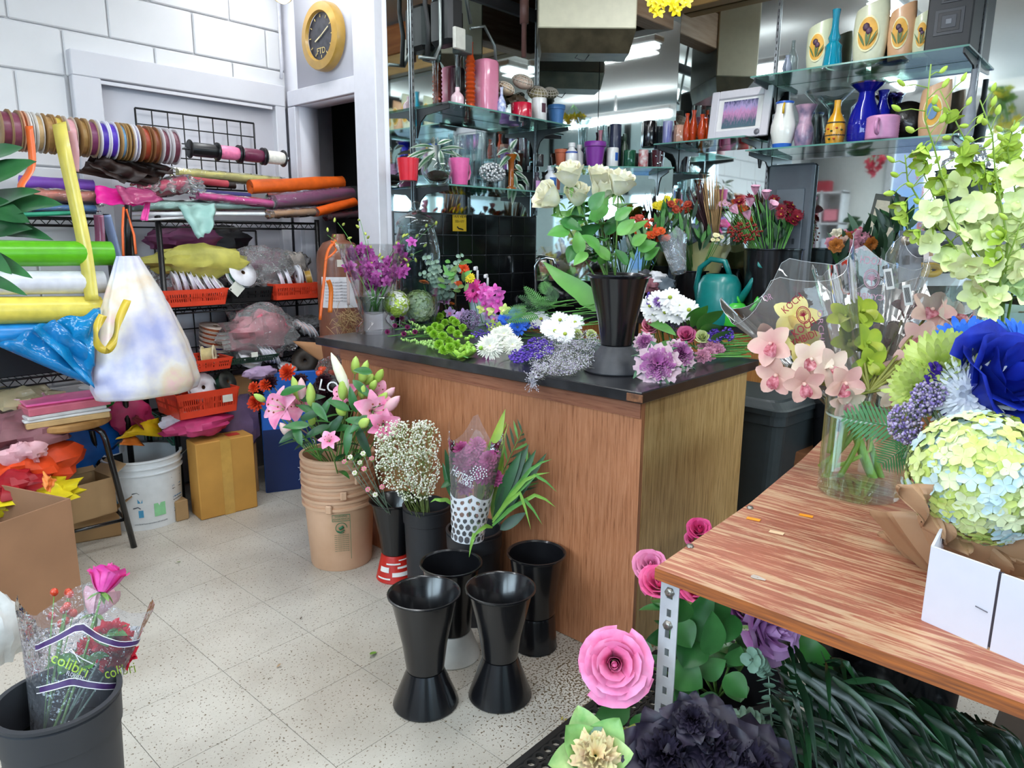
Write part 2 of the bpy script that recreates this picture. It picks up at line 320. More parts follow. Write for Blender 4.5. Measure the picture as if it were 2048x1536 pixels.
xb,yb=-2.25,-3.05
wf=MB(); wf.box((xb,3.33,1.5),(.1,1.05,3.04)); wf.box((xb,-2.6,1.5),(.1,1.1,3.04)); wf.box((xb,.35,.3),(.1,4.9,.62)); wf.box((xb,.35,2.83),(.1,4.9,.4)); wf.box((xb,.2,1.5),(.1,.14,3)); struct('wall_front',wf,wallm)
ws=MB(); ws.box((-1.75,yb,1.5),(1.1,.1,3.04)); ws.box((3.7,yb,1.5),(1.0,.1,3.04)); ws.box((1,yb,.3),(4.6,.1,.62)); ws.box((1,yb,2.5),(4.6,.1,1.05)); ws.box((.2,yb,1.5),(.12,.1,3)); ws.box((2.1,yb,1.5),(.1,.1,3)); struct('wall_side',ws,mat('#bcd0cf',.7,noise=.05))
gm=glass('#eefaff',.01,'win',.97)
w1=MB(); w1.box((xb+.02,-.95,1.62),(.008,2.2,2.0)); w1.box((xb+.02,1.55,1.62),(.008,2.5,2.0)); win1=struct('window_1',w1,gm)
w2_=MB(); w2_.box((-.55,yb+.02,1.3),(1.4,.008,1.4)); w2_.box((1.15,yb+.02,1.3),(1.8,.008,1.4)); w2_.box((2.7,yb+.02,1.3),(1.1,.008,1.4)); wn2=struct('window_2',w2_,gm)
wfr=MB(); wfr.box((xb+.06,2.78,1.6),(.05,.08,2.1)); wfr.box((xb+.06,1.0,2.66),(.05,3.6,.08)); wfr.build('window_frame',mat('#cfd2d6',.5),win1,world=True,smooth=False)
for i,(s_,z) in enumerate((('Flowers',2.15),('Plants',1.93),('· Gifts',1.71),('· Baskets',1.49),('· Orchids',1.27))):
    text(s_,.19,frameM((xb+.03,2.18,z),(0,-1,0),(0,0,1)),mat('#ee7a2c',.5),win1)
# street outside: pavement, facade and planting seen through the windows
st=MB(); st.box((-6,0,-.1),(7.4,16,.05)); st.box((1,-6.5,-.1),(6.6,6.6,.05)); struct('ground',st,mat('#9a9a9e',.8))
fc=T('street_facade','pale lilac shop facade across the street, seen through the window in the mirror','building',(-8,1,0)); MB().box((-8,1,2),(.2,10,4.4)).build('wall',mat('#a9a8c8',.7),fc,world=True,smooth=False)
for k in range(5): MB().box((-7.88,-2.5+1.7*k,1.5),(.04,1.2,1.7)).build('window',mat(('#5f8fd8','#7aa0e0','#c86a9a','#4f7fd0','#88a8d8')[k],.3),fc,world=True,smooth=False)
fc2=T('street_facade','pale brick facade across the side street, seen in the mirrored corner','building',(1,-8,0)); MB().box((1,-8,2),(10,.2,4.4)).build('wall',mat('#c8cdd8',.7),fc2,world=True,smooth=False)
for k in range(5): MB().box((-2.5+1.7*k,-7.88,1.4),(1.1,.04,1.5)).build('window',mat(('#6f9fd8','#c87a6a','#9ac0e8','#7a9ac8','#88a8d8')[k],.3),fc2,world=True,smooth=False)
# ================= PLANT LIBRARY (shapes are added to a mesh builder) =================
def rv(a,b): return rnd.uniform(a,b)
def jit(p,s): return V((p[0]+rv(-s,s),p[1]+rv(-s,s),p[2]+rv(-s,s)))
def udir(): 
    z=rv(-1,1);a=rv(0,2*PI);q=math.sqrt(1-z*z); return V((q*math.cos(a),q*math.sin(a),z))
def curve(a,b,sag=0,n=6,side=None):
    a,b=V(a),V(b); o=V((0,0,-sag)) if side is None else V(side)*sag
    return [a.lerp(b,i/n)+o*4*(i/n)*(1-i/n) for i in range(n+1)]
def leaf(mb,M,L=.06,Wd=.03,droop=.25,fold=.2,n=6,mi=0,tip=.5,wav=0):
    ph=rv(0,6)
    def fn(u,v):
        w=Wd/2*(math.sin(PI*min(1,u**(.75+tip*.3))))**(.8) if u<1 else 0
        y=(v*2-1)*w; x=u*L
        return (x, y, -droop*L*u*u+fold*abs(y)+wav*L*math.sin(u*14+ph)*abs(v*2-1))
    return mb.sheet(fn,n,2 if wav==0 else 4,mi,M)
def MX(p,d,up=(0,0,1),s=1):
    "matrix whose local X runs along d and Z near up"
    x=V(d).normalized(); u=V(up)
    if abs(x.dot(u))>.97: u=V((.3,.9,.1))
    y=u.cross(x).normalized(); z=x.cross(y)
    return Matrix(((x.x*s,y.x*s,z.x*s,p[0]),(x.y*s,y.y*s,z.y*s,p[1]),(x.z*s,y.z*s,z.z*s,p[2]),(0,0,0,1)))
def rose(mb,M,r=.035,mi=0,n=18,opened=.6):
    asy=rv(0,6)
    for i in range(n):
        k=i/(n-1); a0=i*2.4+rv(-.1,.1); ri=r*(.05+.66*k**.85); h=r*(1.5-.42*k*opened); lip=r*(.04+.46*k*opened); spn=(1.35 if k<.35 else .98)
        def fn(u,v):
            a=a0+(u*2-1)*spn; e=(u*2-1)**2
            rad=ri*(1+.10*math.cos(a0-asy))*(.35+.75*math.sin(min(1,v*1.25)*PI/2))+lip*max(0,(v-.55)/.45)**2+.012*r*math.sin(9*a)*v
            if k<.3: rad*=(1.05-.5*v)
            return (rad*math.cos(a),rad*math.sin(a),h*v*(1-.22*e)-.16*r*k-(lip*.55*max(0,(v-.7)/.3)**2)+.05*r*math.sin(5*a+i)*v+.10*r*k*(1-abs(u*2-1))**3*v*v)
        mb.sheet(fn,6,5,mi,M)
    return mb
def ruffle(mb,M,r=.04,mi=0,layers=6,wob=9,h=.8,amp=.16):
    for i in range(layers):
        k=(i+1)/layers; ph=rv(0,6); rr=r*(.25+.75*k); hh=r*h*(1-k*.75)
        def fn(u,v):
            a=2*PI*u; q=rr*(.15+.85*v); w=1+amp*.7*math.sin(wob*a+ph)*v
            return (q*w*math.cos(a),q*w*math.sin(a),hh*(.2+.8*v**.7)+r*amp*math.sin(wob*1.7*a+ph)*v*v-r*.15*k*v)
        mb.sheet(fn,int(wob*4),3,mi,M,wrap=True)
    return mb
def daisy(mb,M,r=.03,n=16,rings=1,mi=0,ci=1,cup=.15,cr=.22,wd=.42):
    for q in range(rings):
        rr=r*(1-q*.62/max(1,rings)) ; ph=q*.3; tilt=cup+q*.85/max(1,rings)
        for i in range(n):
            a=2*PI*(i+ph)/n+rv(-.06,.06); c,s=math.cos(a),math.sin(a); w=rr*wd*6.28/n/1.2
            t=tilt+rv(-.08,.08); L=rr*rv(.9,1.05)
            pr=[(0.1,.35),(.45,1),(.85,.9),(1.03,.35)]
            vs=[]
            for x,ww in pr:
                X=L*x*math.cos(t*.9); Z=L*(x*math.sin(t)-.12*x*x)+q*r*.03
                for sd in (-1,1): y=sd*w*ww; vs.append((X*c-y*s,X*s+y*c,Z))
            mb.add(vs,[(0,2,3,1),(2,4,5,3),(4,6,7,5)],mi,M)
    if ci is not None: mb.ball((0,0,r*.06),r*cr,8,4,ci,(1,1,.5),M)
    return mb
def mumball(mb,M,r=.03,mi=0,n=60,ln=1.0,curl=.35,w=.12):
    g=PI*(3-5**.5)
    for i in range(n):
        z=1-1.25*(i+.5)/n; a=g*i; q=math.sqrt(max(0,1-z*z)); d=V((q*math.cos(a),q*math.sin(a),z)); 
        s=V((-math.sin(a),math.cos(a),0))*(r*w); up=V((0,0,1))
        L=r*(.75+.35*(1-z))*ln*rv(.9,1.1)
        p0=d*r*.15; p1=d*L*.6; p2=d*L*.95+up*r*curl*.25; p3=d*L*1.05+up*r*curl*.6
        vs=[p0-s*.5,p0+s*.5,p1-s,p1+s,p2-s,p2+s,p3-s*.3,p3+s*.3]
        mb.add(vs,[(0,2,3,1),(2,4,5,3),(4,6,7,5)],mi,M)
    mb.ball((0,0,0),r*.35,6,4,mi,(1,1,.9),M)
    return mb
def lily(mb,M,r=.07,mi=0,opn=.8,si=1,ti=2,st=True):
    for i in range(6):
        a=2*PI*i/6; w=r*(.26 if i%2 else .36)
        def fn(u,v,a=a,w=w):
            t=u; rad=r*(.10*t+.9*opn*t**1.6); z=r*(.9*t**.8*(1.15-opn*.5)-.55*opn*max(0,t-.6)**1.5*2); 
            ww=w*math.sin(PI*min(1,(t*.93+.04)))**.8; y=(v*2-1)*ww; z+=abs(v*2-1)*ww*.35; z-=.0
            return (rad*math.cos(a)-y*math.sin(a),rad*math.sin(a)+y*math.cos(a),z)
        mb.sheet(fn,7,2,mi,M)
    if st:
        for i in range(6):
            a=2*PI*i/6+.4; e=(r*.28*math.cos(a),r*.28*math.sin(a),r*.75); mb.tube([(0,0,.05*r),e],r*.012,4,si,M); mb.ball(e,r*.05,5,3,ti,(1,1,.5),M)
    return mb
def bud(mb,M,L=.07,r=.013,mi=0):
    return mb.lathe([(r*.25,0),(r*.75,L*.12),(r,L*.35),(r*.92,L*.6),(r*.55,L*.85),(r*.05,L)],8,mi,M,fn=lambda t,a:1+.06*math.cos(3*a))
def orchid(mb,M,r=.045,mi=0,li=1,n=5,opn=.75,lip=True,wd=.5):
    wd*=.74; r*=1.12
    for i in range(n):
        a=2*PI*i/n+PI/2; w=r*wd
        def fn(u,v,a=a,w=w):
            rad=r*u*(.55+.45*opn); z=r*(.55*(1-opn)*u+.38*u-.5*opn*u*u*.8); ww=w*math.sin(PI*(.05+.93*u)**.9)**.6*.85; y=(v*2-1)*ww; z+=.25*abs(v*2-1)*ww
            return (rad*math.cos(a)-y*math.sin(a),rad*math.sin(a)+y*math.cos(a),z)
        mb.sheet(fn,6,2,mi,M)
    if lip:
        def lf(u,v):
            y=(v*2-1)*r*.26*math.sin(PI*(.15+.75*u)); return (y,-r*.55*u+r*.02,r*(.12+.30*math.sin(u*PI*.8))+ -abs(v*2-1)*r*-.15)
        mb.sheet(lf,5,3,li,M); mb.ball((0,.02*r,r*.2),r*.10,6,4,mi,(1,1,1.3),M)
    return mb
def florets(mb,M,R=.06,n=80,fr=.014,mi=0,lo=-.35,nm=1,sq=1):
    g=PI*(3-5**.5); mb.ball((0,0,-.04*R),R*.88,16,8,mi,(1,1,sq),M)
    for i in range(n):
        z=1-(1-lo)*(i+.5)/n; a=g*i; q=math.sqrt(1-z*z); d=V((q*math.cos(a),q*math.sin(a),z*sq)); p=d*R*rv(.9,1.04)
        m=M@aim(p,d,rv(0,6)); k=mi+(rnd.randrange(nm) if nm>1 else 0); f=fr*rv(.85,1.15)
        for j in range(4):
            b=j*PI/2; c,s=math.cos(b),math.sin(b)
            vs=[(x*c-y*s,x*s+y*c,zz) for x,y,zz in ((0,0,0),(f*.45,f*.42,f*.12),(f*1.0,f*.28,f*.16),(f*1.1,0,f*.05),(f*1.0,-f*.28,f*.16),(f*.45,-f*.42,f*.12))]
            mb.add(vs,[(0,1,2,3),(0,3,4,5)],k,m)
    return mb
def spray(mb,base,tip,spread=.06,n=120,dot=.003,si=0,di=1,stems=8,shape=1.0,nd=1,dv=4):
    """a fan of fine stems with many small florets round the tip"""
    base,tip=V(base),V(tip); ax=(tip-base); L=ax.length
    for i in range(stems):
        e=tip+udir()*spread*.8; mb.tube(curve(base,e,.02*L,3),(.0013,.0007),3,si,cap=False)
    for i in range(n):
        d=udir(); p=tip+V((d.x,d.y,d.z*shape))*spread*rv(.3,1)**.5
        if i%3==0: mb.tube([tip-ax.normalized()*spread*.6+udir()*spread*.3,p],(.0008,.0005),3,si,cap=False)
        mb.ball(p,dot*rv(.7,1.3),dv if dv>4 else 5,3,di+(rnd.randrange(nd) if nd>1 else 0),(1,1,.8))
    return mb
def fern(mb,M,L=.22,Wd=.09,n=14,mi=0,droop=.25,si=None):
    P=lambda t:V((L*t,0,-droop*L*t*t)); mb.tube([P(i/6) for i in range(7)],(.0014,.0006),4,mi if si is None else si,M,cap=False)
    for i in range(n):
        t=.12+.86*i/n; l=Wd*math.sin(PI*(.25+.72*t))*rv(.9,1.05); p=P(t)
        for sd in (-1,1):
            w=L/n*.36; q=V((.55,sd*.85,-.08)).normalized(); s=V((1,0,-.1))*w
            e=p+q*l; md=p+q*l*.5
            mb.add([p-s*.6,p+s*.6,md+s,e,md-s],[(0,1,2,3,4)],mi,M)
    return mb
def blade(mb,path,w,n=8,mi=0,up=(0,0,1),fold=.25,tip=.9):
    """long strap leaf along a path"""
    P=[V(p) for p in path]; k=len(P)-1
    def C(t):
        x=t*k;i=min(int(x),k-1);return P[i].lerp(P[i+1],x-i)
    def fn(u,v):
        p=C(u); t=(C(min(1,u+.05))-C(max(0,u-.05))).normalized(); s=t.cross(V(up)); 
        s=s.normalized() if s.length>.05 else V((1,0,0)); nn=s.cross(t)
        ww=w/2*(min(1,.35+u*3))*(1-max(0,(u-(1-tip))/tip)**2.2); y=v*2-1
        return p+s*y*ww+nn*abs(y)*ww*fold
    return mb.sheet(fn,n,2,mi)
def eucalyptus(mb,path,r=.014,n=12,mi=0,si=1):
    P=[V(p) for p in path]; mb.tube(P,(.002,.001),5,si,cap=False); k=len(P)-1
    for i in range(n):
        x=k*(.05+.95*i/n); j=min(int(x),k-1); p=P[j].lerp(P[j+1],x-j); t=(P[j+1]-P[j]).normalized(); a=(i%2)*PI/2+rv(-.3,.3)
        s=t.cross(V((.2,.3,1)));s.normalize(); b=s.cross(t); rr=r*(1-.45*i/n)*rv(.85,1.1)
        for sd in (0,PI):
            d=(s*math.cos(a+sd)+b*math.sin(a+sd)); m=aim(p+d*rr*.95,t+d*.35)
            mb.lathe([(rr*.02,0),(rr*.8,.001),(rr,.0025)],8,mi,m)
    return mb
GR=mat('#3f7a33',.45,noise=.3,scale=30); GD=mat('#1f4a25',.4,noise=.3,scale=30); GL=mat('#7fb045',.5,noise=.2,scale=30); GY=mat('#a9c93a',.5,noise=.15,scale=30)
GM=mat('#5b9a45',.45,noise=.25,scale=30); GG=mat('#7f9a88',.6,noise=.15,scale=30); STM=mat('#6f9a4a',.5,noise=.2,scale=40); GV=mat('#163420',.35,noise=.3,scale=20)
blackp=mat('#141417',.22,noise=.1,scale=12,coat=.25); blackm=mat('#26272b',.5,noise=.15,scale=8); wire=mat('#0c0c0d',.35,noise=0)
def rose_stem(name,label,cat,base,head,r,col,group=None,col2=None,leaves=3,d=None,lc=None,n=18,opened=.6,ll=.06,split=False,stemc=None,sag=.01):
    """a cut rose: stem, leaves and bloom (petals as pieces when split)"""
    base,head=V(base),V(head); t=T(name,label,cat,base,group=group); d=V(d) if d else (head-base).normalized()
    path=curve(base,head,sag,6); MB().tube(path,(.0032,.0024),6).build('stem',stemc or STM,t,world=True)
    lm=lc or GR
    for i in range(leaves):
        q=.52+.42*i/max(1,leaves); p=path[int(q*6)]; a=rv(0,6.28); dd=V((math.cos(a),math.sin(a),rv(.1,.6)))
        for k in (-1,0,1):
            m2=MB(); d2=V((math.cos(a+k*.9),math.sin(a+k*.9),dd.z)); leaf(m2,MX(p+dd*ll*.35*(1 if k else 1.2),d2),ll*rv(.8,1.1),ll*.62,.3,.25,tip=.2); m2.build('leaf',lm,t,world=True)
    pm=petal(col,col2); M=aim(head-d*r*.2,d)
    bl=MB(); rose(bl,M,r,0,n,opened); MB().ball((0,0,r*1.0),r*.11,8,5,0,(1,1,2.2),M).build('rose_heart',pm,t,world=True)
    if split:
        per=42; fp=30
        for k in range(n):
            pb=MB(); pb.v=bl.v[k*per:(k+1)*per]; pb.f=[tuple(x-k*per for x in f) for f in bl.f[k*fp:(k+1)*fp]]; pb.m=[0]*fp
            pb.build('petal',pm,t,world=True)
    else: bl.build('bloom',pm,t,world=True)
    sp_=MB()
    for k in range(5): a=k*1.257; leaf(sp_,MX(head-d*r*.35,(M.to_3x3()@V((math.cos(a),math.sin(a),-.2)))),r*.8,r*.25,.5)
    sp_.build('sepals',STM,t,world=True)
    return t
# ================= GENERIC THINGS =================
def proj(p):
    c=V(p)-CAM; z=c.dot(FW); return (1024+FP*c.dot(RT)/z,768+FP*c.dot(DN)/z)
def hz(base,py):
    lo,hi=-.2,3.2
    for _ in range(40):
        m=(lo+hi)/2
        if proj((base[0],base[1],m))[1]>py: lo=m
        else: hi=m
    return m
def xw(base,npx): return npx*dep(base)/FP
def leanM(p,rx=0,ry=0,rz=0): return Matrix.Translation(V(p))@Matrix.Rotation(rz,4,'Z')@Matrix.Rotation(ry,4,'Y')@Matrix.Rotation(rx,4,'X')
def spool(loc,ax,R,w,rib,fl,label,group=None,rr=.78,name='ribbon_spool'):
    t=T(name,label,'ribbon spool',loc,group=group); M=aim((0,0,0),ax)
    fm=mat(fl,.6,noise=.1); rm=mat(rib,.35,noise=.12,scale=60)
    for s in (-1,1): 
        MB().lathe([(R*.14,s*w/2),(R*.95,s*w/2),(R,s*w/2+.0006),(R,s*w/2+s*.002),(R*.14,s*w/2+s*.002),(R*.14,s*w/2)],20,0,M).build('flange',fm,t)
    MB().lathe([(R*rr,-w/2),(R*rr*1.01,-w*.2),(R*rr,w*.2),(R*rr,w/2)],20,0,M).build('ribbon',rm,t)
    MB().lathe([(R*.14,-w/2-.003),(R*.14,w/2+.003)],12,0,M).build('core',mat('#6a4a30',.8),t)
    return t
def crate(c,w,d,h,col,label,rz=0,tilt=0,sticker=None):
    t=T('plastic_crate',label,'crate',c,rot=(tilt,0,rz)); m=mat(col,.42,noise=.06,coat=.1); k=.90; mb=MB()
    mb.box((0,0,.003),(w*k,d*k,.006))
    for ax,L,D in ((0,w,d),(1,d,w)):
        for s in (-1,1):
            n=max(5,int(L/.02))
            def P(u,z): # u -1..1 along, z 0..1 height
                f=k+(1-k)*z; a=u*L/2*f; b=s*D/2*f; return (a,b,z*h) if ax==0 else (b,a,z*h)
            def slab(u0,u1,z0,z1,th=.0025):
                q=[V(P(u0,z0)),V(P(u1,z0)),V(P(u1,z1)),V(P(u0,z1))]; nn=V((0,s,0)) if ax==0 else V((s,0,0))
                mb.add([p-nn*th for p in q]+q,[(0,3,2,1),(4,5,6,7),(0,1,5,4),(1,2,6,5),(2,3,7,6),(3,0,4,7)])
            slab(-1,1,0,.28); slab(-1,1,.46,.54); slab(-1,1,.74,.9); slab(-1.02,1.02,.9,1.0,.006)
            for seg in (-1,-.36,-.28,.28,.36,1): slab(seg-(.02 if seg>-.9 else 0),seg+(.02 if seg<.9 else 0),.28,.74) if abs(seg)<.99 else None
            slab(-1,-.86,.28,.74); slab(.86,1,.28,.74); slab(-.14,.14,.28,.74)
            for i in range(n*2): u=-1+2*(i+.5)/(n*2); slab(u-.5/n*.5,u+.5/n*.5,.28,.74,.0018)
    mb.build('basket',m,t,smooth=False)
    if sticker:
        sx,sz,sw,rot=sticker; sb=MB(); sb.box((0,0,0),(sw,.001,sw*.7 if rot==0 else sw),M=leanM((sx,-d/2*.965-.004,sz),ry=rot)); sb.build('label_card',mat('#e6e6da',.6),t,smooth=False)
    return t
def cbox(c,w,d,h,label,rz=0,col='#b08355',openb=False,tape=False,name='cardboard_box',rx=0,ry=0):
    t=T(name,label,'box',c,rot=(rx,ry,rz)); m=mat(col,.75,noise=.08,scale=9,bump=.1)
    if openb:
        th=.004; mb=MB(); mb.box((0,0,th/2),(w,d,th)); 
        for s in (-1,1): mb.box((s*(w/2-th/2),0,h/2),(th,d,h)); mb.box((0,s*(d/2-th/2),h/2),(w-2*th,th,h))
        mb.build('body',m,t,smooth=False)
        MB().box((0,0,0),(w,.003,.10),M=leanM((0,d/2+.03,h+.03),rx=-.9)).build('flap',m,t,smooth=False)
        MB().box((0,0,0),(.003,d,.08),M=leanM((w/2+.025,0,h+.02),ry=.95)).build('flap',m,t,smooth=False)
    else: MB().box((0,0,h/2),(w,d,h),b=.004).build('body',m,t,smooth=False)
    if tape: 
        tb_=MB(); tb_.box((0,-d/2-.0008,h/2),(.05,.001,h)); tb_.box((0,0,h+.0008),(.05,d,.001)); tb_.build('tape',mat('#c79a4e',.25,noise=.1),t,smooth=False)
    return t
def roll(p0,p1,r,col,label,group=None,cat='roll',name='paper_roll',flat=1,rough=.45,wob=.04,filmy=False,n=10):
    p0,p1=V(p0),V(p1); mb=MB(); ph=rv(0,6); ax=(p1-p0).normalized(); L=(p1-p0).length; M=MX(p0,ax)
    pr=[(L*i/n) for i in range(n+1)]
    def fn(u,v):
        a=2*PI*u; q=r*(1+wob*math.sin(3*a+ph+9*v)+wob*.6*math.sin(7*a-14*v)); return (L*v,q*math.cos(a),q*flat*math.sin(a))
    mb.sheet(fn,16,n,0,M,wrap=True)
    for e,s in ((0,1),(L,-1)):
        mb.sheet(lambda u,v:(e+s*.012*(1-v)**2,r*(.12+.88*v)*math.cos(2*PI*u),r*flat*(.12+.88*v)*math.sin(2*PI*u)),16,3,0,M,wrap=True)
    if filmy:
        t=T(name,label,cat,p0,group=group); mb.build('wrap',mat(col,rough,noise=.15,scale=20),t,world=True)
        fb_=MB(); fb_.sheet(lambda u,v:(-.03+(L+.06)*v,(r*1.13+.006*math.sin(11*u*6.28+20*v))*math.cos(2*PI*u),(r*flat*1.13+.006*math.sin(17*v+9*u*6.28))*math.sin(2*PI*u)),20,n,0,M,wrap=True)
        fb_.build('clear_wrapper',film(amt=.06,wr=.35,wscale=22),t,world=True); return t
    o=mb.build(name,mat(col,rough,noise=.15,scale=20),world=True); return tag(o,label,cat,group)
def crumple(p,R,sq,col,label,cat='tissue',name='tissue_paper',seed=0,rough=.5,m=None,n=22,amp=.3,parent=None):
    r2=random.Random(seed); ks=[(V([r2.uniform(-6,6) for _ in range(3)]),r2.uniform(0,6)) for _ in range(9)]; mb=MB(); mb.ball((0,0,0),1,n,n//2)
    vs=[]
    for v in mb.v:
        v=V(v); q=1
        for i,(k,ph) in enumerate(ks): q+=amp/(1+i*.35)*(abs(math.sin(k.dot(v)*(.5+.14*i)+ph))-.5)
        vs.append((p[0]+v.x*R*sq[0]*q,p[1]+v.y*R*sq[1]*q,p[2]+v.z*R*sq[2]*q))
    mb.v=vs; o=mb.build(name,m or mat(col,rough,noise=.2,scale=18),parent,world=True,smooth=True,ang=35)
    return tag(o,label,cat) if parent is None else o
def bucket(base,r0,r1,h,m,label,name='flower_bucket',cat='bucket',rim=.006,bands=(),group=None,th=.004):
    t=T(name,label,cat,base,group=group); pr=[(r0*.3,0),(r0,0)]
    for z0,z1,e in bands: pr+=[(r0+(r1-r0)*z0,z0*h),(r0+(r1-r0)*z0+e,z0*h+.003),(r0+(r1-r0)*z1+e,z1*h-.003),(r0+(r1-r0)*z1,z1*h)]
    pr+=[(r1,h-rim*1.6),(r1+rim,h-rim),(r1+rim,h),(r1-th,h),(r0-th,th*2),(r0*.2,th*2)]
    MB().lathe(pr,40).build('body',m,t,ang=30); return t
def cone_bucket(base,rb,rw,rt,hw,h,label,m=None,mb_=None,group='black cone flower buckets standing on the floor'):
    """hourglass florist bucket: flared foot, waist and tapering cup"""
    t=T('flower_bucket',label,'flower bucket',base,group=group); m=m or blackp
    MB().lathe([(rb,0),(rb+.002,.004),(rb,.010),(rw+.006,hw*.93),(rw+.003,hw),(rw-.002,hw),(rw-.002,hw*.9),(rb-.004,.004)],40).build('foot',mb_ or m,t,ang=35)
    MB().lathe([(rw,hw),(rw+.004,hw+.004),(rw+(rt-rw)*.3,hw+(h-hw)*.35),(rt-.004,h-.012),(rt+.001,h-.008),(rt+.006,h-.004),(rt+.006,h),(rt+.002,h+.001),(rt-.003,h-.004),(rw+(rt-rw)*.2,hw+(h-hw)*.35),(rw*.9,hw+.02),(.001,hw+.02)],40).build('cup',m,t,ang=35)
    return t
# ================= LEFT SIDE =================
RF,RB=3.42,3.76
# wall clock
cc=pX(653,75,XC-.02); t=T('wall_clock','round gold framed wall clock with a dark face above the doorway','clock',cc); M=aim((0,0,0),(-1,0,0))
RC=.165
MB().lathe([(RC,0),(RC,.03),(RC*.96,.045),(RC*.72,.05),(RC*.68,.035)],48,0,M).build('frame',mat('#b08a3c',.35,noise=.1,coat=.3),t,ang=40)
MB().lathe([(.001,.03),(RC*.7,.03)],40,0,M).build('face',mat('#3d3f4a',.4,noise=.5,scale=30,col2='#23252e'),t)
fm_=frameM(cc+V((-.034,0,0)),(0,-1,0),(0,0,1)); gold=mat('#cdb878',.3)
for i in range(12):
    a=i*PI/6; MB().box((0,0,0),(.004,.014,.002),M=fm_@Matrix.Rotation(a,4,'Z')@Matrix.Translation((0,RC*.58,0))).build('hour_mark',gold,t,world=True,smooth=False)
for a,L,w in ((-1.1,.085,.005),(1.95,.06,.007)): MB().box((0,0,0),(w,L,.002),M=fm_@Matrix.Rotation(a,4,'Z')@Matrix.Translation((0,L*.4,.002))).build('clock_hand',mat('#e0d6b0',.3),t,world=True,smooth=False)
text('FTD',.042,fm_@Matrix.Translation((0,-.07,.002)),gold,t)
# spotlight
c=pd(566,-6,3.5); t=T('spotlight','small white ceiling spotlight glowing warm above the doorway','lamp',c); M=aim((0,0,0),(-.2,-.5,-1))
MB().lathe([(.02,-.1),(.03,-.06),(.045,0),(.04,0),(.02,-.05)],20,0,M).build('lamp_shade',mat('#d5d3cc',.4),t); MB().ball((0,0,0),.034,14,8,0,(1,1,.8),M).build('bulb',mat('#ffe3a8',.3,emit=14,noise=0),t)
MB().tube([(0,0,.1),(0,0,CEIL-c.z)],.008,8).build('stem',mat('#d5d3cc',.4),t)
# ribbon rod with spools
ry=3.40; ra=pY(-60,252,ry); rb_=pY(575,318,ry)
t=T('ribbon_rod','thin metal rod holding the row of ribbon spools in front of the wall','rod',ra); MB().tube([ra,rb_],.006,8).build('rod',mat('#b9bcc0',.25,metal=1,noise=0),t,world=True)
MB().tube([rb_,(rb_.x+.06,YW-.02,rb_.z+.01)],.006,8).build('bracket',mat('#b9bcc0',.25,metal=1,noise=0),t,world=True)
MB().ball(rb_,.012,10,6).build('end_cap',mat('#b9bcc0',.25,metal=1,noise=0),t,world=True)
SP=[(6,.028,'#7b3a4e','#9a7a56','dark plum'),(26,.026,'#8c4a60','#9a7a56','dusky plum'),(44,.010,'#e8743c','#d8a080','narrow orange'),(56,.006,'#efe6dc','#e8e4e0','clear edged'),(72,.018,'#c9a878','#d9d3cc','nearly empty tan'),(93,.02,'#b9925e','#a8814e','empty brown card'),(112,.022,'#e8d254','#b08850','bright yellow'),(136,.026,'#e2a9b0','#c8b8a8','pale pink'),(160,.018,'#a9854f','#9a7444','bare cardboard'),(178,.026,'#7d3a62','#b49a78','purple plum'),(200,.024,'#4526a0','#e6e4ec','violet'),(218,.024,'#5230b4','#e6e4ec','bright violet'),(238,.014,'#7cb0dd','#b08a58','thin sky blue'),(252,.01,'#4a78c0','#a8844e','narrow mid blue'),(264,.012,'#4526a0','#f0eef4','slim violet'),(284,.024,'#a8442c','#8a5a34','rust red'),(303,.02,'#8c4a30','#8a5a34','chestnut brown'),(322,.022,'#703244','#cfc9cc','wine'),(342,.026,'#6c3444','#cfc9cc','dark wine')]
axs=(rb_-ra).normalized()
def onrod(px): return pY(px,252+(px+60)*66/635,ry)
for px,w,rc,fc,nm in SP: spool(onrod(px),axs,.078,w,rc,fc,nm+' ribbon spool threaded on the wall rod',group='ribbon spools on the wall rod',rr=.86 if w>.012 else .7)
for x0,x1,rc,fc,nm in ((380,433,'#17171a','#101012','black'),(436,476,'#f07fa8','#151517','pink'),(482,524,'#6b2743','#20141a','maroon'),(530,566,'#efe9dd','#2a2a2a','cream')):
    a,b=onrod(x0),onrod(x1); t=T('curling_ribbon_spool',nm+' curling ribbon spool at the right part of the rod','ribbon spool',(a+b)/2,group='curling ribbon spools on the rod'); L=(b-a).length; M=aim((0,0,0),axs)
    MB().lathe([(.028,-L/2),(.032,-L*.3),(.032,L*.3),(.028,L/2)],16,0,M).build('ribbon',mat(rc,.3,noise=.15,scale=80),t)
    for s in (-1,1): MB().lathe([(.005,s*L/2),(.042,s*L/2),(.042,s*(L/2+.003)),(.005,s*(L/2+.003))],18,0,M).build('flange',mat(fc,.3),t)
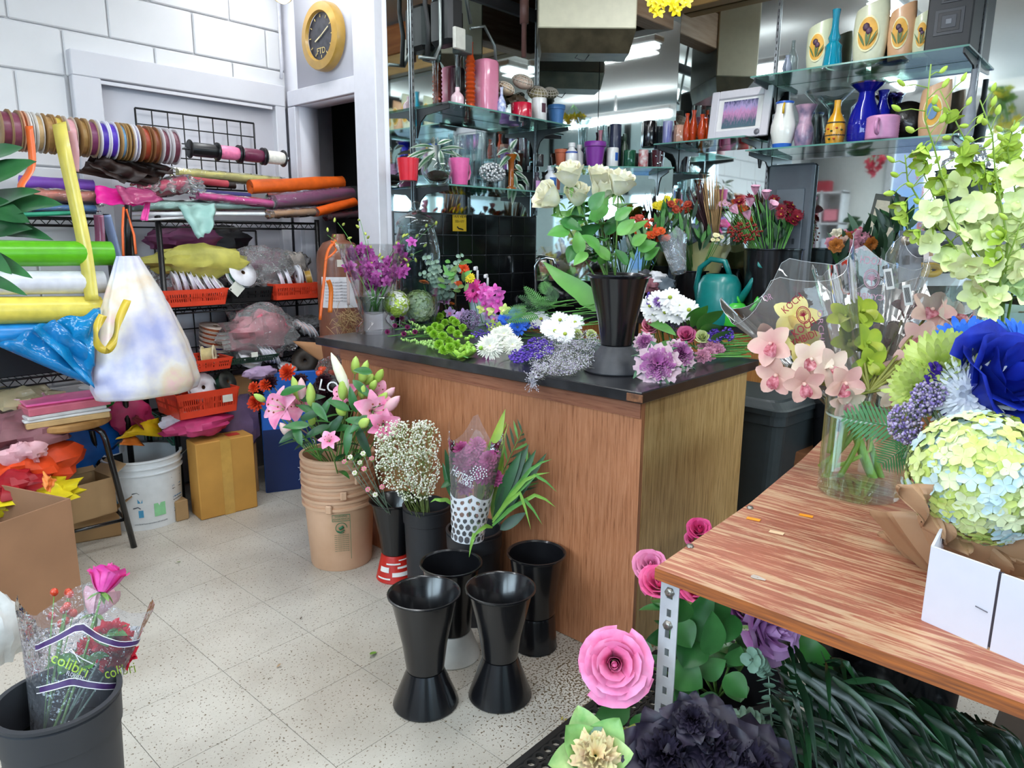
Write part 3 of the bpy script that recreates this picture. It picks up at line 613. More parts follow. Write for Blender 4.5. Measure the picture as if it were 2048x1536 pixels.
def ribbon(pts,w,col,label,group=None,th=.0006,tw=0):
    P=[V(p) for p in pts]; mb=MB(); k=len(P)-1
    # smooth
    Q=[]
    for i in range(k):
        p0,p1,p2,p3=P[max(i-1,0)],P[i],P[i+1],P[min(i+2,k)]
        for j in range(6):
            u=j/6; Q.append(.5*((2*p1)+(p2-p0)*u+(2*p0-5*p1+4*p2-p3)*u*u+(3*p1-p0-3*p2+p3)*u**3))
    Q.append(P[-1]); vs=[]
    for i,p in enumerate(Q):
        tn=(Q[min(i+1,len(Q)-1)]-Q[max(i-1,0)]).normalized(); s=tn.cross(FW)
        s=s.normalized() if s.length>.1 else V((0,0,1)); a=tw*math.sin(i*.5); s=s*math.cos(a)+FW*math.sin(a); vs+=[p-s*w/2,p+s*w/2]
    mb.add(vs,[(2*i,2*i+1,2*i+3,2*i+2) for i in range(len(Q)-1)]); o=mb.build('ribbon',mat(col,.3,noise=.12,scale=12,coat=.2),world=True,solid=th)
    return tag(o,label,'ribbon',group)
ribbon([pY(118,246,3.3),pY(128,300,3.26),pY(150,400,3.22),pY(170,500,3.18),pY(184,600,3.16)],.056,'#dccb5c','wide yellow satin ribbon hanging from the rod down past the paper rolls')
ribbon([pY(197,430,3.28),pY(200,470,3.28),pY(200,514,3.27)],.042,'#8a4664','short mauve ribbon end hanging over the green roll')
ribbon([pY(212,430,3.3),pY(226,480,3.3),pY(240,540,3.29)],.04,'#7f8fb5','grey blue ribbon hanging beside the white plastic bag')
ribbon([pY(138,262,3.3),pY(146,300,3.3),pY(146,342,3.31)],.05,'#e2a9b0','pale pink ribbon loop hanging from the pale pink spool')
ribbon([pY(58,252,3.3),pY(64,330,3.28),pY(42,375,3.25),pY(75,400,3.24)],.03,'#ee6c30','orange ribbon looped across the purple roll')
# wire grids
def grid(x0,x1,z0,z1,y,nx,nz,label,rz=0):
    t=T('wire_grid',label,'wire grid',(x0,y,z0)); b=MB()
    for i in range(nx+1): MB().tube([(x0+(x1-x0)*i/nx,y,z0),(x0+(x1-x0)*i/nx,y,z1)],.0032 if 0<i<nx else .005,5).build('wire',wire,t,world=True)
    for k in range(nz+1): MB().tube([(x0,y,z0+(z1-z0)*k/nz),(x1,y,z0+(z1-z0)*k/nz)],.0032 if 0<k<nz else .005,5).build('wire',wire,t,world=True)
grid(1.455,2.06,1.57,1.925,3.74,8,5,'black wire grid panel leaning on the white door above the rack')
grid(1.50,2.05,1.03,1.36,3.77,6,4,'black wire grid behind the upper crates inside the rack')
grid(1.30,1.85,.45,.95,3.77,6,5,'black wire grid behind the lower crates inside the rack')
# wire shelving racks
def rack(x0,x1,zs,label,h,post=True):
    t=T('wire_rack',label,'shelving rack',((x0+x1)/2,(RF+RB)/2,0))
    for x in (x0,x1):
        for y in (RF,RB):
            MB().tube([(x,y,0),(x,y,h)],.013,10).build('post',wire,t,world=True)
            o=MB(); o.lathe([(.016,0),(.018,.01),(.016,.02)],10,0,Matrix.Translation((x,y,0))); o.build('foot',mat('#2a2a2a',.6),t,world=True)
    for z in zs:
        fr=MB()
        for y in (RF,RB): fr.tube([(x0,y,z),(x1,y,z)],.005,5); fr.tube([(x0,y,z-.03),(x1,y,z-.03)],.004,5)
        for x in (x0,x1): fr.tube([(x,RF,z),(x,RB,z)],.005,5)
        n=int((x1-x0)/.05)
        for i in range(n):
            a=x0+(x1-x0)*i/n; b=x0+(x1-x0)*(i+1)/n
            fr.tube([(a,RF,z),((a+b)/2,RF,z-.03),(b,RF,z)],.0025,4,cap=False)
        for i in range(int((x1-x0)/.025)): a=x0+.025*i; fr.tube([(a,RF,z),(a,RB,z)],.002,3,cap=False)
        fr.build('wire_shelf',wire,t,world=True)
    return t
SZ=(.45,.70,1.0,1.40)
rack(1.385,2.215,SZ,'black wire shelving rack with three shelves of crates',1.42)
rack(.30,1.17,(.75,1.40),'black wire rack behind the large coloured rolls',1.42)
# post of the bag hook
# crates
def crate_px(x0,y0,x1,y1,yb,yp,z,col,label,d=.24,**k):
    a=pY(x0,y0,yp); b=pY(x1,y1,yp); w=abs(b.x-a.x); return crate(((a.x+b.x)/2,yp+d/2,z),w,d,(a.z+b.z)/2-z,col,label,**k)
OR='#e8482c'; 
crate_px(325,583,457,575,628,3.36,1.006,OR,'orange plastic crate of white spools at the left of the middle shelf')
crate_px(460,577,546,573,612,3.40,1.006,'#17181a','black plastic crate with a white diamond card on the middle shelf',sticker=(-.08,.07,.06,PI/4))
crate_px(549,570,640,563,608,3.38,1.006,OR,'orange plastic crate at the right end of the middle shelf')
crate_px(372,722,466,716,765,3.30,.70,OR,'orange crate of pale ribbon stacked above another orange crate')
crate_px(352,793,478,772,832,3.24,.50,OR,'lowest orange crate with a white label card below the plastic bag',sticker=(.09,.07,.05,0),d=.26)
crate_px(440,705,560,722,768,3.32,.71,'#1c3d2c','dark green crate with a white label card on the lower shelf',sticker=(.02,.04,.035,0))
crate_px(548,662,640,668,706,3.40,.83,'#16171a','black crate tipped forward full of pale spools',tilt=.25)
# spools in crates
sw='#eceaf0'
def sp_at(px,py,yp,R,w,rc,nm,ax,fc=sw,g='spools in the crates'): return spool(pY(px,py,yp),ax,R,w,rc,fc,nm,group=g)
for i,(px,py,ax) in enumerate(((352,566,(1,-.2,.2)),(368,564,(1,-.3,.25)),(384,565,(1,-.3,.3)),(402,568,(.8,-.5,.5)),(420,567,(.8,-.5,.5)),(438,570,(.7,-.5,.6)))): sp_at(px,py,3.47,.06,.014,'#e9e2f0',('first','second','third','fourth','fifth','sixth')[i]+' white spool from the left in the left orange crate',ax)
sp_at(395,552,3.52,.075,.02,'#3b4f8c','white spool with navy ribbon behind the left orange crate',(.2,-.8,.6))
sp_at(482,548,3.44,.075,.035,'#235c45','large white spool with dark green ribbon above the black crate',(.15,-.9,.45))
sp_at(562,560,3.46,.058,.014,'#ead7e0','white spool leaning left in the right orange crate',(.9,-.4,.3)); sp_at(576,558,3.46,.058,.014,'#e6e0ea','pale spool in the middle of the right orange crate',(.9,-.4,.3)); sp_at(596,552,3.46,.06,.012,'#f0eef0','tall white spool standing in the right orange crate',(.95,-.2,.1))
sp_at(617,556,3.46,.05,.03,'#b9933c','spool of gold tartan ribbon at the right end of the orange crate',(.9,-.5,.2),'#d9c9b0')
for i in range(6): spool(pY(430,700-i*9,3.5),(.1,-.2,1),.075,.014,('#5b4a7c','#4a3c7a','#c55a34','#d06a40','#c8653c','#d87a50')[i],'#cbbcb0',('lowest spool','second spool','third spool','fourth spool','fifth spool','topmost spool')[i]+' of the stack of orange and violet spools on the lower shelf','stacked flat spools')
sp_at(500,715,3.40,.065,.03,'#f0ece0','large white spool with cream ribbon in the dark green crate',(.1,-.6,.8))
for i,(px,py) in enumerate(((523,706),(531,707),(539,708),(547,710))): sp_at(px,py,3.38,.055,.008,'#efeaf4',('first','second','third','fourth')[i]+' thin white spool leaning in the dark green crate',(1,-.2,.5))
sp_at(567,650,3.45,.065,.02,'#f3f1ea','broad white spool on top of the tipped black crate',(.1,-.35,.95))
for i,(px,py) in enumerate(((600,655),(612,660),(624,664))): sp_at(px,py,3.43,.05,.012,'#ead0cc',('left','middle','right')[i]+' blush spool in the tipped black crate',(.9,-.1,.5))
sp_at(540,648,3.5,.065,.012,'#b8b4c4','grey spool behind the tipped black crate',(.5,-.5,.6),'#9a98a8')
sp_at(610,722,3.36,.07,.035,'#2f5f9a','dark roll of blue ribbon beside the green crate',(-.5,-.8,.35),'#3a3028')
sp_at(575,735,3.36,.05,.015,'#eeeeee','flat white spool right of the dark green crate',(.2,-.4,.9))
sp_at(376,722,3.40,.062,.02,'#e3c7cc','pale pink spool in the upper left orange crate',(.6,-.6,.5)); sp_at(418,712,3.38,.052,.05,'#d5c48e','roll of gold mesh ribbon in the upper orange crate',(.8,-.6,.1),'#e5d9b5')
sp_at(404,775,3.34,.07,.02,'#f0eef6','white spool showing its face in the lowest orange crate',(.15,-.95,.2)); sp_at(450,765,3.34,.055,.035,'#17402e','dark green ribbon roll in the lowest orange crate',(.35,-.85,.35),'#2a2d28')
# bags and tissue in the rack
clr=film(amt=.16,wr=1.1,wscale=26)
def baggy(px,py,yp,R,sq,label,seed,inner=None):
    p=pY(px,py,yp); t=T('plastic_bag',label,'bag',p-V((0,0,R*sq[2])))
    crumple(p,R,sq,None,None,m=clr,name='clear_film',seed=seed,parent=t,amp=.4)
    if inner: crumple(p,R*.75,sq,inner,None,name='contents',seed=seed+1,parent=t,amp=.4)
baggy(600,652,3.5,.09,(1.2,.5,.5),'clear bag with pale ribbon over the tipped black crate',3)
baggy(520,665,3.42,.14,(1.2,.6,.75),'crinkled clear bag with red and pink ribbon on the lower shelf',5,'#d9667c')
baggy(520,535,3.5,.12,(1.2,.5,.7),'clear plastic bag on the middle shelf behind the crates',8)
baggy(590,530,3.55,.07,(1,.5,.9),'small clear bag holding a red flower at the right of the middle shelf',9,'#e9d7c8')
crumple(pY(400,520,3.5),.16,(1.2,.5,.4),'#c8c05c','folded sheet of yellow green tissue paper on the middle shelf',seed=4)
crumple(pY(365,560,3.6),.16,(1.2,.4,.5),'#b9bcd0','crumpled clear and blue film bag left on the middle shelf',seed=14,cat='bag',name='plastic_bag',m=clr)
crumple(pY(372,478,3.6),.14,(1.1,.4,.35),'#71305a','plum net fabric under the top shelf at the left',seed=6,cat='fabric',name='net_fabric')
crumple(pY(520,522,3.62),.15,(1.2,.4,.3),'#8a3360','magenta tissue sticking out behind the clear bag',seed=7)
crumple(pY(455,480,3.7),.10,(1,.4,.6),'#1d1b1f','black fabric bundle hanging behind the middle shelf',seed=17,cat='fabric',name='fabric_bundle')
crumple(pY(400,850,3.3),.12,(1.1,.5,.35),'#c2386e','crimson and white tissue between the lowest crate and the brown box',seed=21); crumple(pY(372,840,3.34),.09,(1.1,.5,.35),'#e6dfe6','white tissue heap beside the brown box',seed=22)
crumple(pY(475,850,3.38),.09,(1,.5,1.4),'#6a5578','mauve tissue behind the brown box',seed=23)
crumple(pY(520,745,3.30),.06,(1.2,.4,.4),'#b79cc0','lilac paper pieces lying on the blue cardboard sign',seed=24)
# kraft paper and net of pumpkins near the counter end
kr=MB(); A_,B_,C_,D_=pY(585,682,3.28),pY(700,690,3.1),pY(690,760,3.08),pY(640,722,3.2)
kr.sheet(lambda u,v:A_.lerp(B_,u).lerp(D_.lerp(C_,u),v)+V((0,.015*math.sin(6*u+3*v),0)),8,4); tag(kr.build('kraft_paper',mat('#ab7a52',.7,noise=.15,scale=5),world=True,solid=.001),'sheet of brown kraft paper behind the end of the counter','paper')
def pumpkin(p,r,col,label,group=None,mini=True):
    t=T('pumpkin',label,'pumpkin',(p[0],p[1],p[2]-r*.7),group=group)
    mb=MB(); mb.lathe([(.001,-.55*r),(.45*r,-.68*r),(.85*r,-.45*r),(r,0),(.85*r,.45*r),(.45*r,.62*r),(.06*r,.48*r)],40,0,Matrix.Translation(V(p)),fn=lambda u,a:1-.09*abs(math.sin(5*a))**.5*-1-.09)
    mb.build('shell',mat(col,.35,noise=.15,scale=20,coat=.3),t,world=True); MB().tube([V(p)+V((0,0,.45*r)),V(p)+V((.05*r,0,.75*r)),V(p)+V((.25*r,0,.95*r))],(.12*r,.08*r),6).build('stem',mat('#6f7a3a',.7),t,world=True); return t
for i,(px,py) in enumerate(((645,738),(664,745),(683,740),(650,752),(672,726),(690,752),(640,746),(678,756))): pumpkin(pY(px,py,3.05+.02*(i%3)),.022,'#e2502a','tiny orange pumpkin bagged behind the end of the counter',group='bagged mini pumpkins behind the counter end')
tag(crumple(pY(666,742,3.06),.085,(.8,.5,.75),None,None,m=film(amt=.06,wr=1,wscale=20),name='clear_bag',seed=31),'clear bag around the tiny orange pumpkins beside the counter','bag')
# shelf-top rolls and bundles
zt=1.412
def rl(x0,y0,x1,y1,rpx,yp,col,label,**k): a=pY(x0,y0,yp); b=pY(x1,y1,yp); return roll(a,b,xw(a,rpx),col,label,**k)
rl(40,364,186,372,13,3.5,'#8450bb','purple wrapping roll lying at the left of the top shelf')
rl(60,390,195,396,12,3.42,'#e0806e','peach wrapping roll below the purple roll',filmy=True)
rl(-20,415,190,418,12,3.42,'#3d82c4','blue wrapping bundle on the left end of the top shelf',filmy=True,flat=.7)
rl(-20,432,150,426,8,3.36,'#2f9a78','green edged wrapping under the blue bundle',flat=.6)
rl(355,346,560,364,9,3.66,'#ece284','pale yellow tissue roll at the back of the top shelf',filmy=True)
rl(370,366,470,372,6,3.62,'#2c1a16','dark brown thin roll on the top shelf'); rl(380,360,455,368,7,3.55,'#cf4a55','thin red roll poking from the clear film')
rl(500,374,684,365,14,3.52,'#ec661a','bright orange felt roll on the right of the top shelf')
rl(548,404,704,388,14,3.44,'#8c2c68','glittery purple roll below the orange roll',filmy=True)
rl(632,424,708,404,13,3.40,'#ea5e10','short orange bundle at the right front of the top shelf',flat=.7)
rl(660,432,733,426,9,3.42,'#78142a','dark red bundle at the right end of the top shelf',filmy=True,flat=.8)
rl(545,428,628,424,10,3.40,'#b5865c','tan burlap bundle in clear film near the shelf front',filmy=True,flat=.7)
rl(265,412,560,410,9,3.46,'#b4ded4','mint green tissue roll at the front of the top shelf',filmy=True)
rl(262,428,528,428,6,3.42,'#eef2f4','white tissue roll below the mint roll',flat=.7); rl(285,440,400,434,5,3.40,'#f2f4f6','thin white sheet bundle at the front edge of the top shelf',flat=.5)
rl(395,392,545,408,9,3.44,'#e8389a','hot pink tissue roll in clear film in the middle of the top shelf',filmy=True,flat=.8); rl(385,383,500,392,6,3.5,'#2e2a6a','indigo glitter strip beneath the clear film')
# scroll end of the crimson roll
rl(282,382,372,368,16,3.46,'#d62c5c','crimson tissue roll with a frilly end on the top shelf',filmy=True)
def quad(px4,yps,col,label,cat='paper',name='paper_sheet',wv=.01,rough=.5,m=None,nu=12,nv=8,fr=9,th=.0008):
    P=[pY(x,y,yp) for (x,y),yp in zip(px4,yps)]; mb=MB(); ph=rv(0,6)
    mb.sheet(lambda u,v:P[0].lerp(P[1],u).lerp(P[3].lerp(P[2],u),v)+V((0,wv*math.sin(fr*u+ph)+wv*.6*math.sin(fr*1.4*v+4*u+ph),wv*.4*math.sin(fr*u*1.7))),nu,nv)
    return tag(mb.build(name,m or mat(col,rough,noise=.18,scale=14),world=True,solid=th),label,cat)
quad([(188,372),(300,382),(288,412),(192,408)],[3.38,3.42,3.34,3.32],'#ee1f9c','hot pink paper sheet folded on the top shelf')
quad([(228,372),(300,378),(330,402),(250,410)],[3.36,3.40,3.33,3.31],'#cf5f8e','rose pink film sheet overlapping the hot pink paper',m=film('#e0609a',.5,.15,wr=.8))
quad([(156,345),(200,292),(352,338),(300,372)],[3.42,3.5,3.5,3.4],'#38231c','dark brown tissue spread over the rolls below the spools',wv=.02,fr=14); quad([(180,330),(215,296),(340,336),(250,368)],[3.38,3.46,3.46,3.36],'#2c1a15','folded upper layer of the dark brown tissue',wv=.025,fr=11)
quad([(355,412),(432,408),(425,460),(396,478)],[3.36,3.36,3.30,3.30],'#a9d8cc','pale mint net corner hanging over the shelf front',cat='net',name='net_fabric',m=film('#b5e2d8',.62,.4,wr=.3),wv=.012)
quad([(292,400),(302,400),(296,442),(280,440)],[3.37,3.37,3.33,3.33],'#ee4aa6','short hot pink ribbon tab hanging from the top shelf',cat='ribbon',name='ribbon_tab',wv=.003)
quad([(300,352),(400,358),(410,384),(290,384)],[3.46,3.46,3.40,3.40],None,'clear crinkled film bunched over the crimson roll on the top shelf',cat='film',name='clear_film',m=film(amt=.12,wr=.5,wscale=30),wv=.02,fr=23,nu=24)
# big rolls at far left
for (y0,y1,r,col,nm,x1) in ((507,507,27,'#5cb317','bright green paper roll, topmost of the large rolls',222),(566,564,25,'#dcdce6','white paper roll between the green and yellow rolls',206),(622,618,29,'#ead75c','yellow paper roll under the white roll',200),(672,664,24,'#1f86cf','blue cellophane roll, lowest of the large rolls',160)):
    a=pY(-70,y0,3.22); b=pY(x1,y1,3.22); roll(a,b,xw(a,r),col,nm,wob=.006,rough=.3,name='wrapping_roll')
quad([(60,655),(205,618),(190,705),(184,775)],[3.12,3.08,3.06,3.04],None,'blue cellophane sheet draped in front of the rolls and the stool',cat='cellophane',name='cellophane',m=film('#1593d6',.72,.12,wr=.8,wscale=12),wv=.02,nu=18,nv=14)
quad([(-10,690),(110,640),(180,700),(180,772)],[3.13,3.11,3.07,3.05],None,'lower fold of the blue cellophane hanging toward the stool',cat='cellophane',name='cellophane',m=film('#1d90d8',.62,.12,wr=.8,wscale=12),wv=.015,nu=16,nv=10)
cbox(((.3+.9)/2,3.52,.76),.8,.2,.2,'black box in the shadow below the blue roll',col='#15161a')
# white plastic bag
bp_=pY(290,655,3.12); t=T('plastic_bag','white translucent drawstring bag hanging from an orange cord with pastel tissue inside','bag',bp_-V((0,0,.27)))
bagm=mat('#e9e6ec',.34,noise=.3,scale=5,col2='#c4c9ea',bump=.6,coat=.15)
N_=bagm.node_tree.nodes; r_=[n for n in N_ if n.type=='VALTORGB'][0]; e_=r_.color_ramp.elements; e_[0].color=lin('#aeb4e2'); k_=e_.new(.44); k_.color=lin('#d5d3e8'); k_=e_.new(.54); k_.color=lin('#eee9e4'); k_=e_.new(.62); k_.color=lin('#ecd9c0'); e_[-1].color=lin('#efc3c4')
pf=[(256,512,20),(262,545,34),(270,590,54),(276,640,72),(284,690,88),(288,735,98),(290,768,100),(288,788,88),(286,792,40)]
def bagf(u,v):
    k=v*(len(pf)-1); i=min(int(k),len(pf)-2); f=k-i; x=pf[i][0]*(1-f)+pf[i+1][0]*f; y=pf[i][1]*(1-f)+pf[i+1][1]*f; w=pf[i][2]*(1-f)+pf[i+1][2]*f
    c=pY(x,y,3.12); a=2*PI*u; r=xw(c,w)*(1+.035*math.sin(7*a+3*v)+.02*math.sin(13*a-9*v)+(.05*math.sin(11*a) if v<.3 else 0)); sk=xw(c,40)*max(0,v-.55)*(.6+.4*math.cos(a))
    return c+V((r*math.cos(a)*1.0+(sk*.9 if math.cos(a)>0 else -0),r*.62*math.sin(a),0))
mb=MB(); mb.sheet(bagf,56,30,wrap=True); mb.build('bag',bagm,t,world=True)
MB().tube([pY(247,512,3.12),pY(245,460,3.15),pY(247,415,3.2)],.005,6).build('cord',mat('#e0662e',.5),t,world=True); MB().tube([pY(272,508,3.12),pY(268,470,3.15),pY(262,450,3.2),pY(252,418,3.2)],.005,6).build('cord',mat('#e0662e',.5),t,world=True)
tag(MB().tube([pY(256,410,3.26),pY(257,520,3.26)],.014,8).build('hanging_post',wire,world=True),'black post end the white plastic bag hangs from','post')
ribbon([pY(255,600,3.0),pY(238,640,2.98),pY(228,680,2.98),pY(214,700,2.98),pY(196,690,2.98),pY(192,660,2.98),pY(206,630,2.98)],.03,'#d9bb3e','curled gold ribbon tied to the front of the white plastic bag',tw=.5)
# stool with its stack
sc_=V((.90,3.34,.565)); t=T('stool','black tubular stool with a round wooden seat','stool',(sc_.x,sc_.y,0))
MB().lathe([(.001,-.015),(.165,-.015),(.172,-.008),(.172,.008),(.165,.015),(.001,.015)],40,0,Matrix.Translation(sc_)).build('seat',mat('#b98b52',.45,noise=.25,scale=5,col2='#8f6433',stretch=(1,10,1)),t,world=True,ang=40)
for a in (-50,40,130,220):
    a=math.radians(a); d=V((math.cos(a),math.sin(a),0)); p=[sc_+d*.05+V((0,0,-.028)),sc_+d*.13+V((0,0,-.03)),sc_+d*.155+V((0,0,-.05)),sc_+d*.165+V((0,0,-.08)),V((sc_.x,sc_.y,.0))+d*.24]
    MB().tube(p,.0125,10).build('leg',mat('#121214',.25,noise=0,coat=.4),t,world=True)
rg=MB(); q=[V((sc_.x,sc_.y,.13))+V((math.cos(math.radians(a)),math.sin(math.radians(a)),0))*.215 for a in (-50,40,130,220)]
for i in range(4): rg.tube([q[i],q[(i+1)%4]],.008,8)
rg.build('rung',mat('#121214',.25,noise=0,coat=.4),t,world=True)
z=sc_.z+.017; wd3=mat('#d2ad78',.5,noise=.2,scale=6)
for i,(w,d,h,col,lb) in enumerate(((.30,.22,.024,'#cfa873','pale wooden board at the bottom of the stack on the stool'),(.31,.22,.010,'#e6e3e0','thin white card on the wooden board on the stool'),(.29,.21,.014,'#d8d5d2','grey card stack on the stool'),(.30,.21,.03,'#d46f80','packet of pink tissue in shiny film on the stool'),(.27,.16,.010,'#ef6aa4','pink ribbed card on top of the stack on the stool'))):
    o=MB().box((0,0,h/2),(w,d,h),b=.003).build('packet' if i>2 else 'board',mat(col,.4 if i<3 else .25,noise=.15,scale=14,bump=.2 if i==3 else 0,coat=.6 if i==3 else 0),smooth=False); o.location=(sc_.x-.02+rv(-.01,.01),sc_.y-.03,z); o.rotation_euler=(0,0,rv(-.1,.05)); z+=h+.001; tag(o,lb,'packet' if i>2 else 'board')
# paper towel on a box
pt=pY(204,840,3.58); hb_=hz(pt,905); ht=hz(pt,772); t=T('paper_towel_roll','paper towel roll with a green printed wrapper beside the stool','paper towel',(pt.x,pt.y,hb_)); R_=xw(pt,34)
MB().lathe([(.02,0),(R_,0),(R_,ht-hb_),(.02,ht-hb_),(.02,ht-hb_-.02)],32).build('roll',mat('#ecebee',.6,noise=.04,bump=.3,scale=60),t,ang=40)
def arc(r,a0,a1,z0,z1,m,name,par,n=8): return MB().sheet(lambda u,v:((r)*math.cos(a0+(a1-a0)*u),(r)*math.sin(a0+(a1-a0)*u),z0+(z1-z0)*v),n,1).build(name,m,par)
a0=-PI/2-.25; H_=ht-hb_
arc(R_+.0008,a0-.15,a0+.75,H_*.1,H_*.8,mat('#2f9a3c',.4),'green_print',t); arc(R_+.0014,a0-.1,a0+.7,H_*.02,H_*.13,mat('#2a68b8',.4),'blue_print',t); arc(R_+.0014,a0-.1,a0+.7,H_*.22,H_*.42,mat('#e3c43a',.4),'yellow_print',t)
text('ounty',.06,frameM(V((pt.x,pt.y,hb_+H_*.36)),(1,-.1,0),(0,0,1))@Matrix.Translation((.0,0,R_+.002)),mat('#111111',.5),t)
for i in range(3): text('PAPER TOWELS ABSORBENT',.008,frameM(V((pt.x,pt.y,hb_+H_*(.9-.04*i))),(1,-.1,0),(0,0,1))@Matrix.Translation((0,0,R_+.001)),mat('#8a8a90',.5),t)
cbox((pt.x+.0,pt.y+.0,.0),.11,.11,hb_-.002,'narrow dark box the paper towel roll stands on',col='#15161a')
crumple(pY(110,890,3.5),.14,(1.5,.4,1),'#1656a0','crumpled blue plastic sack behind the stool legs',seed=41,cat='bag',name='plastic_sack',rough=.25); crumple(pY(110,855,3.6),.13,(1.5,.4,.6),'#7a2a55','plum plastic sack behind the stool',seed=42,cat='bag',name='plastic_sack',rough=.25)
crumple(pY(258,830,3.45),.07,(1.2,.5,1),'#b02a5c','crimson tissue behind the paper towel roll',seed=43)
cbox((.93,3.34,.14),.20,.17,.16,'small open cardboard box sitting on the stool rung',rz=.12,col='#a8875f',openb=True)
cbox((.98,3.46,.001),.24,.20,.13,'open cardboard box lying on the floor behind the stool leg',rz=-.3,col='#a07c52',openb=True)
# white bucket
wb=V((1.225,3.45,0.001)); rr_=xw(wb,70); zt_=hz(wb,905); wm=mat('#dfe2e4',.4,noise=.05)
t=bucket(wb,rr_*.93,rr_,zt_,wm,'white plastic pail printed with flower food instructions',name='plastic_pail',bands=((.78,.81,.008),(.87,.90,.008)),rim=.008)
hd=MB(); hd.tube([(rr_+.01,0,zt_*.83),(rr_+.05,-.02,zt_*.95),(rr_+.04,-.03,zt_+.02)],.003,6); hd.build('handle',mat('#d9d9d9',.4),t)
dcam=math.atan2(-wb.y,-wb.x)
def onb(a,z,r): ang=dcam+a; return frameM((wb.x+r*math.cos(ang),wb.y+r*math.sin(ang),z),(-math.sin(ang),math.cos(ang),0),(0,0,1))
def bendc(r): return lambda p:V((r*math.sin(p.x/r),p.y,p.z+r*math.cos(p.x/r)-r))
bl_=mat('#3f7fae',.5); dk=mat('#3a4250',.5); rr2=rr_*.95
text('Flower Food 300',.024,onb(-.05,zt_*.66,rr2+.002),dk,t,bend=bendc(rr2)); text('FloraLife',.024,onb(-.95,zt_*.66,rr2+.002),bl_,t,bend=bendc(rr2)); text('Express Fresh Cut Flower Nutrient',.009,onb(-.05,zt_*.61,rr2+.002),dk,t,bend=bendc(rr2))
for a,z in ((-.15,.46),(-.15,.25),(-.75,.46)):
    Mb=onb(a,zt_*z,rr2*.985+.003); MB().box((0,0,0),(.02,.034,.0015),M=Mb).build('cup_print',mat('#4a9ac4',.5),t,world=True,smooth=False); MB().tube([Mb@V((-.03,.03,.001)),Mb@V((-.01,.034,.001)),Mb@V((0,.025,.001))],.002,4).build('tap_print',dk,t,world=True)
MB().box((0,0,0),(.05,.062,.001),M=onb(.35,zt_*.28,rr2*.975+.004)).build('green_print',mat('#8fd39a',.5),t,world=True,smooth=False)
for i in range(4):
    text('1. Fill with water',.010,onb(.98,zt_*(.72-.165*i),rr2*.99+.003),bl_,t); text('Mix well and add stems',.007,onb(.98,zt_*(.68-.165*i),rr2*.99+.003),dk,t)
text('www.floral food instructions and care guide',.008,onb(.1,zt_*.10,rr2*.97+.004),dk,t,bend=bendc(rr2))
for i,(a,b,c_,col,lb) in enumerate((((232,880),(300,838),(322,862),'#eebc12','yellow paper sheet standing in the white pail'),((250,868),(316,835),(326,875),'#f0c419','second yellow paper sheet in the white pail'),((240,890),(262,862),(290,892),'#e07a28','orange paper scrap in the white pail'),((262,838),(285,828),(296,868),'#7a2a34','maroon paper piece in the white pail'))):
    quad([a,((a[0]+b[0])/2,b[1]+(a[1]-b[1])*.3),b,c_],[3.36,3.40,3.44,3.40],col,lb,wv=.006)
gb=MB(); 
for k in range(6): gb.tube([pY(258+ k*3,870-k*3,3.5),pY(300,822+k*4,3.48),pY(345,850+k*8,3.46),pY(350,890,3.44)],.004,6)
for k in range(7): gb.tube([pY(285+k*10,824+abs(k-2)*5,3.48),pY(290+k*9,880,3.48)],.003,5)
tag(gb.build('plastic_basket',mat('#2f6650',.4),world=True),'dark green plastic basket tucked behind the yellow sheets in the pail','basket')
# brown tall box
a=V((1.387,3.233,0)); b=V((1.661,3.205,0)); rz=math.atan2(b.y-a.y,b.x-a.x); w=(b-a).length; nrm=V((-math.sin(rz),math.cos(rz),0)); hh=hz(a,890); t=cbox(tuple((a+b)/2+nrm*.065+V((0,0,.001))),w,.13,hh,'tall ochre cardboard box with clear packing tape on the floor',rz=rz,col='#c08b3e',tape=True)
tpf=MB(); tpf.box((.06,0,hh+.0015),(.06,.05,.0008)); tpf.build('red_label',mat('#c23a2a',.5),t,smooth=False)
cbox((1.33,3.36,.001),.06,.12,.10,'small brown carton between the white pail and the ochre box',col='#a5855c')
# kraft and blue flat cartons
a=V((1.795,3.367,0)); b=V((2.12,3.22,0)); rz=math.atan2(b.y-a.y,b.x-a.x); w=(b-a).length; hh=hz(a,748); m_=(a+b)/2
cbox((1.70,3.44,.001),.17,.04,hz((1.70,3.44,0),752),'flat kraft carton standing left of the blue sign',rz=-.15,col='#a98258')
bx=T('cardboard_sign','blue printed cardboard sign with white bubbles leaning behind the tan buckets','sign',(m_.x,m_.y,.001),rz); MB().box((0,0,hh/2),(w,.03,hh),b=.003).build('board',mat('#1e63c0',.45,noise=.05),bx,smooth=False); MB().box((0,-.0165,hh*.27),(w*.99,.001,hh*.53)).build('navy_panel',mat('#142a5c',.4,noise=.05),bx,smooth=False)
fB=lambda x,z:frameM((m_.x,m_.y,0),(b-a),(0,0,1))@Matrix.Translation((x,z,.019))
text('ping us',.034,fB(.06,hh*.80),mat('#f0f4ff',.5),bx); text('safe.',.034,fB(.05,hh*.74),mat('#f0f4ff',.5),bx)
for i,(x,z,s) in enumerate(((-.12,.60,.03),(-.11,.30,.025),(-.02,.15,.032),(-.12,.12,.032),(.06,.4,.03))):
    ring=MB(); Mf=fB(x,hh*z); pts=[Mf@V((s*(1+.18*math.sin(5*k))*math.cos(k),s*1.35*(1+.18*math.sin(5*k))*math.sin(k),0)) for k in [j*PI/12 for j in range(25)]]; ring.tube(pts,.0015,4,cap=False); ring.build('bubble_print',mat('#dfe8ff',.5),bx,world=True)
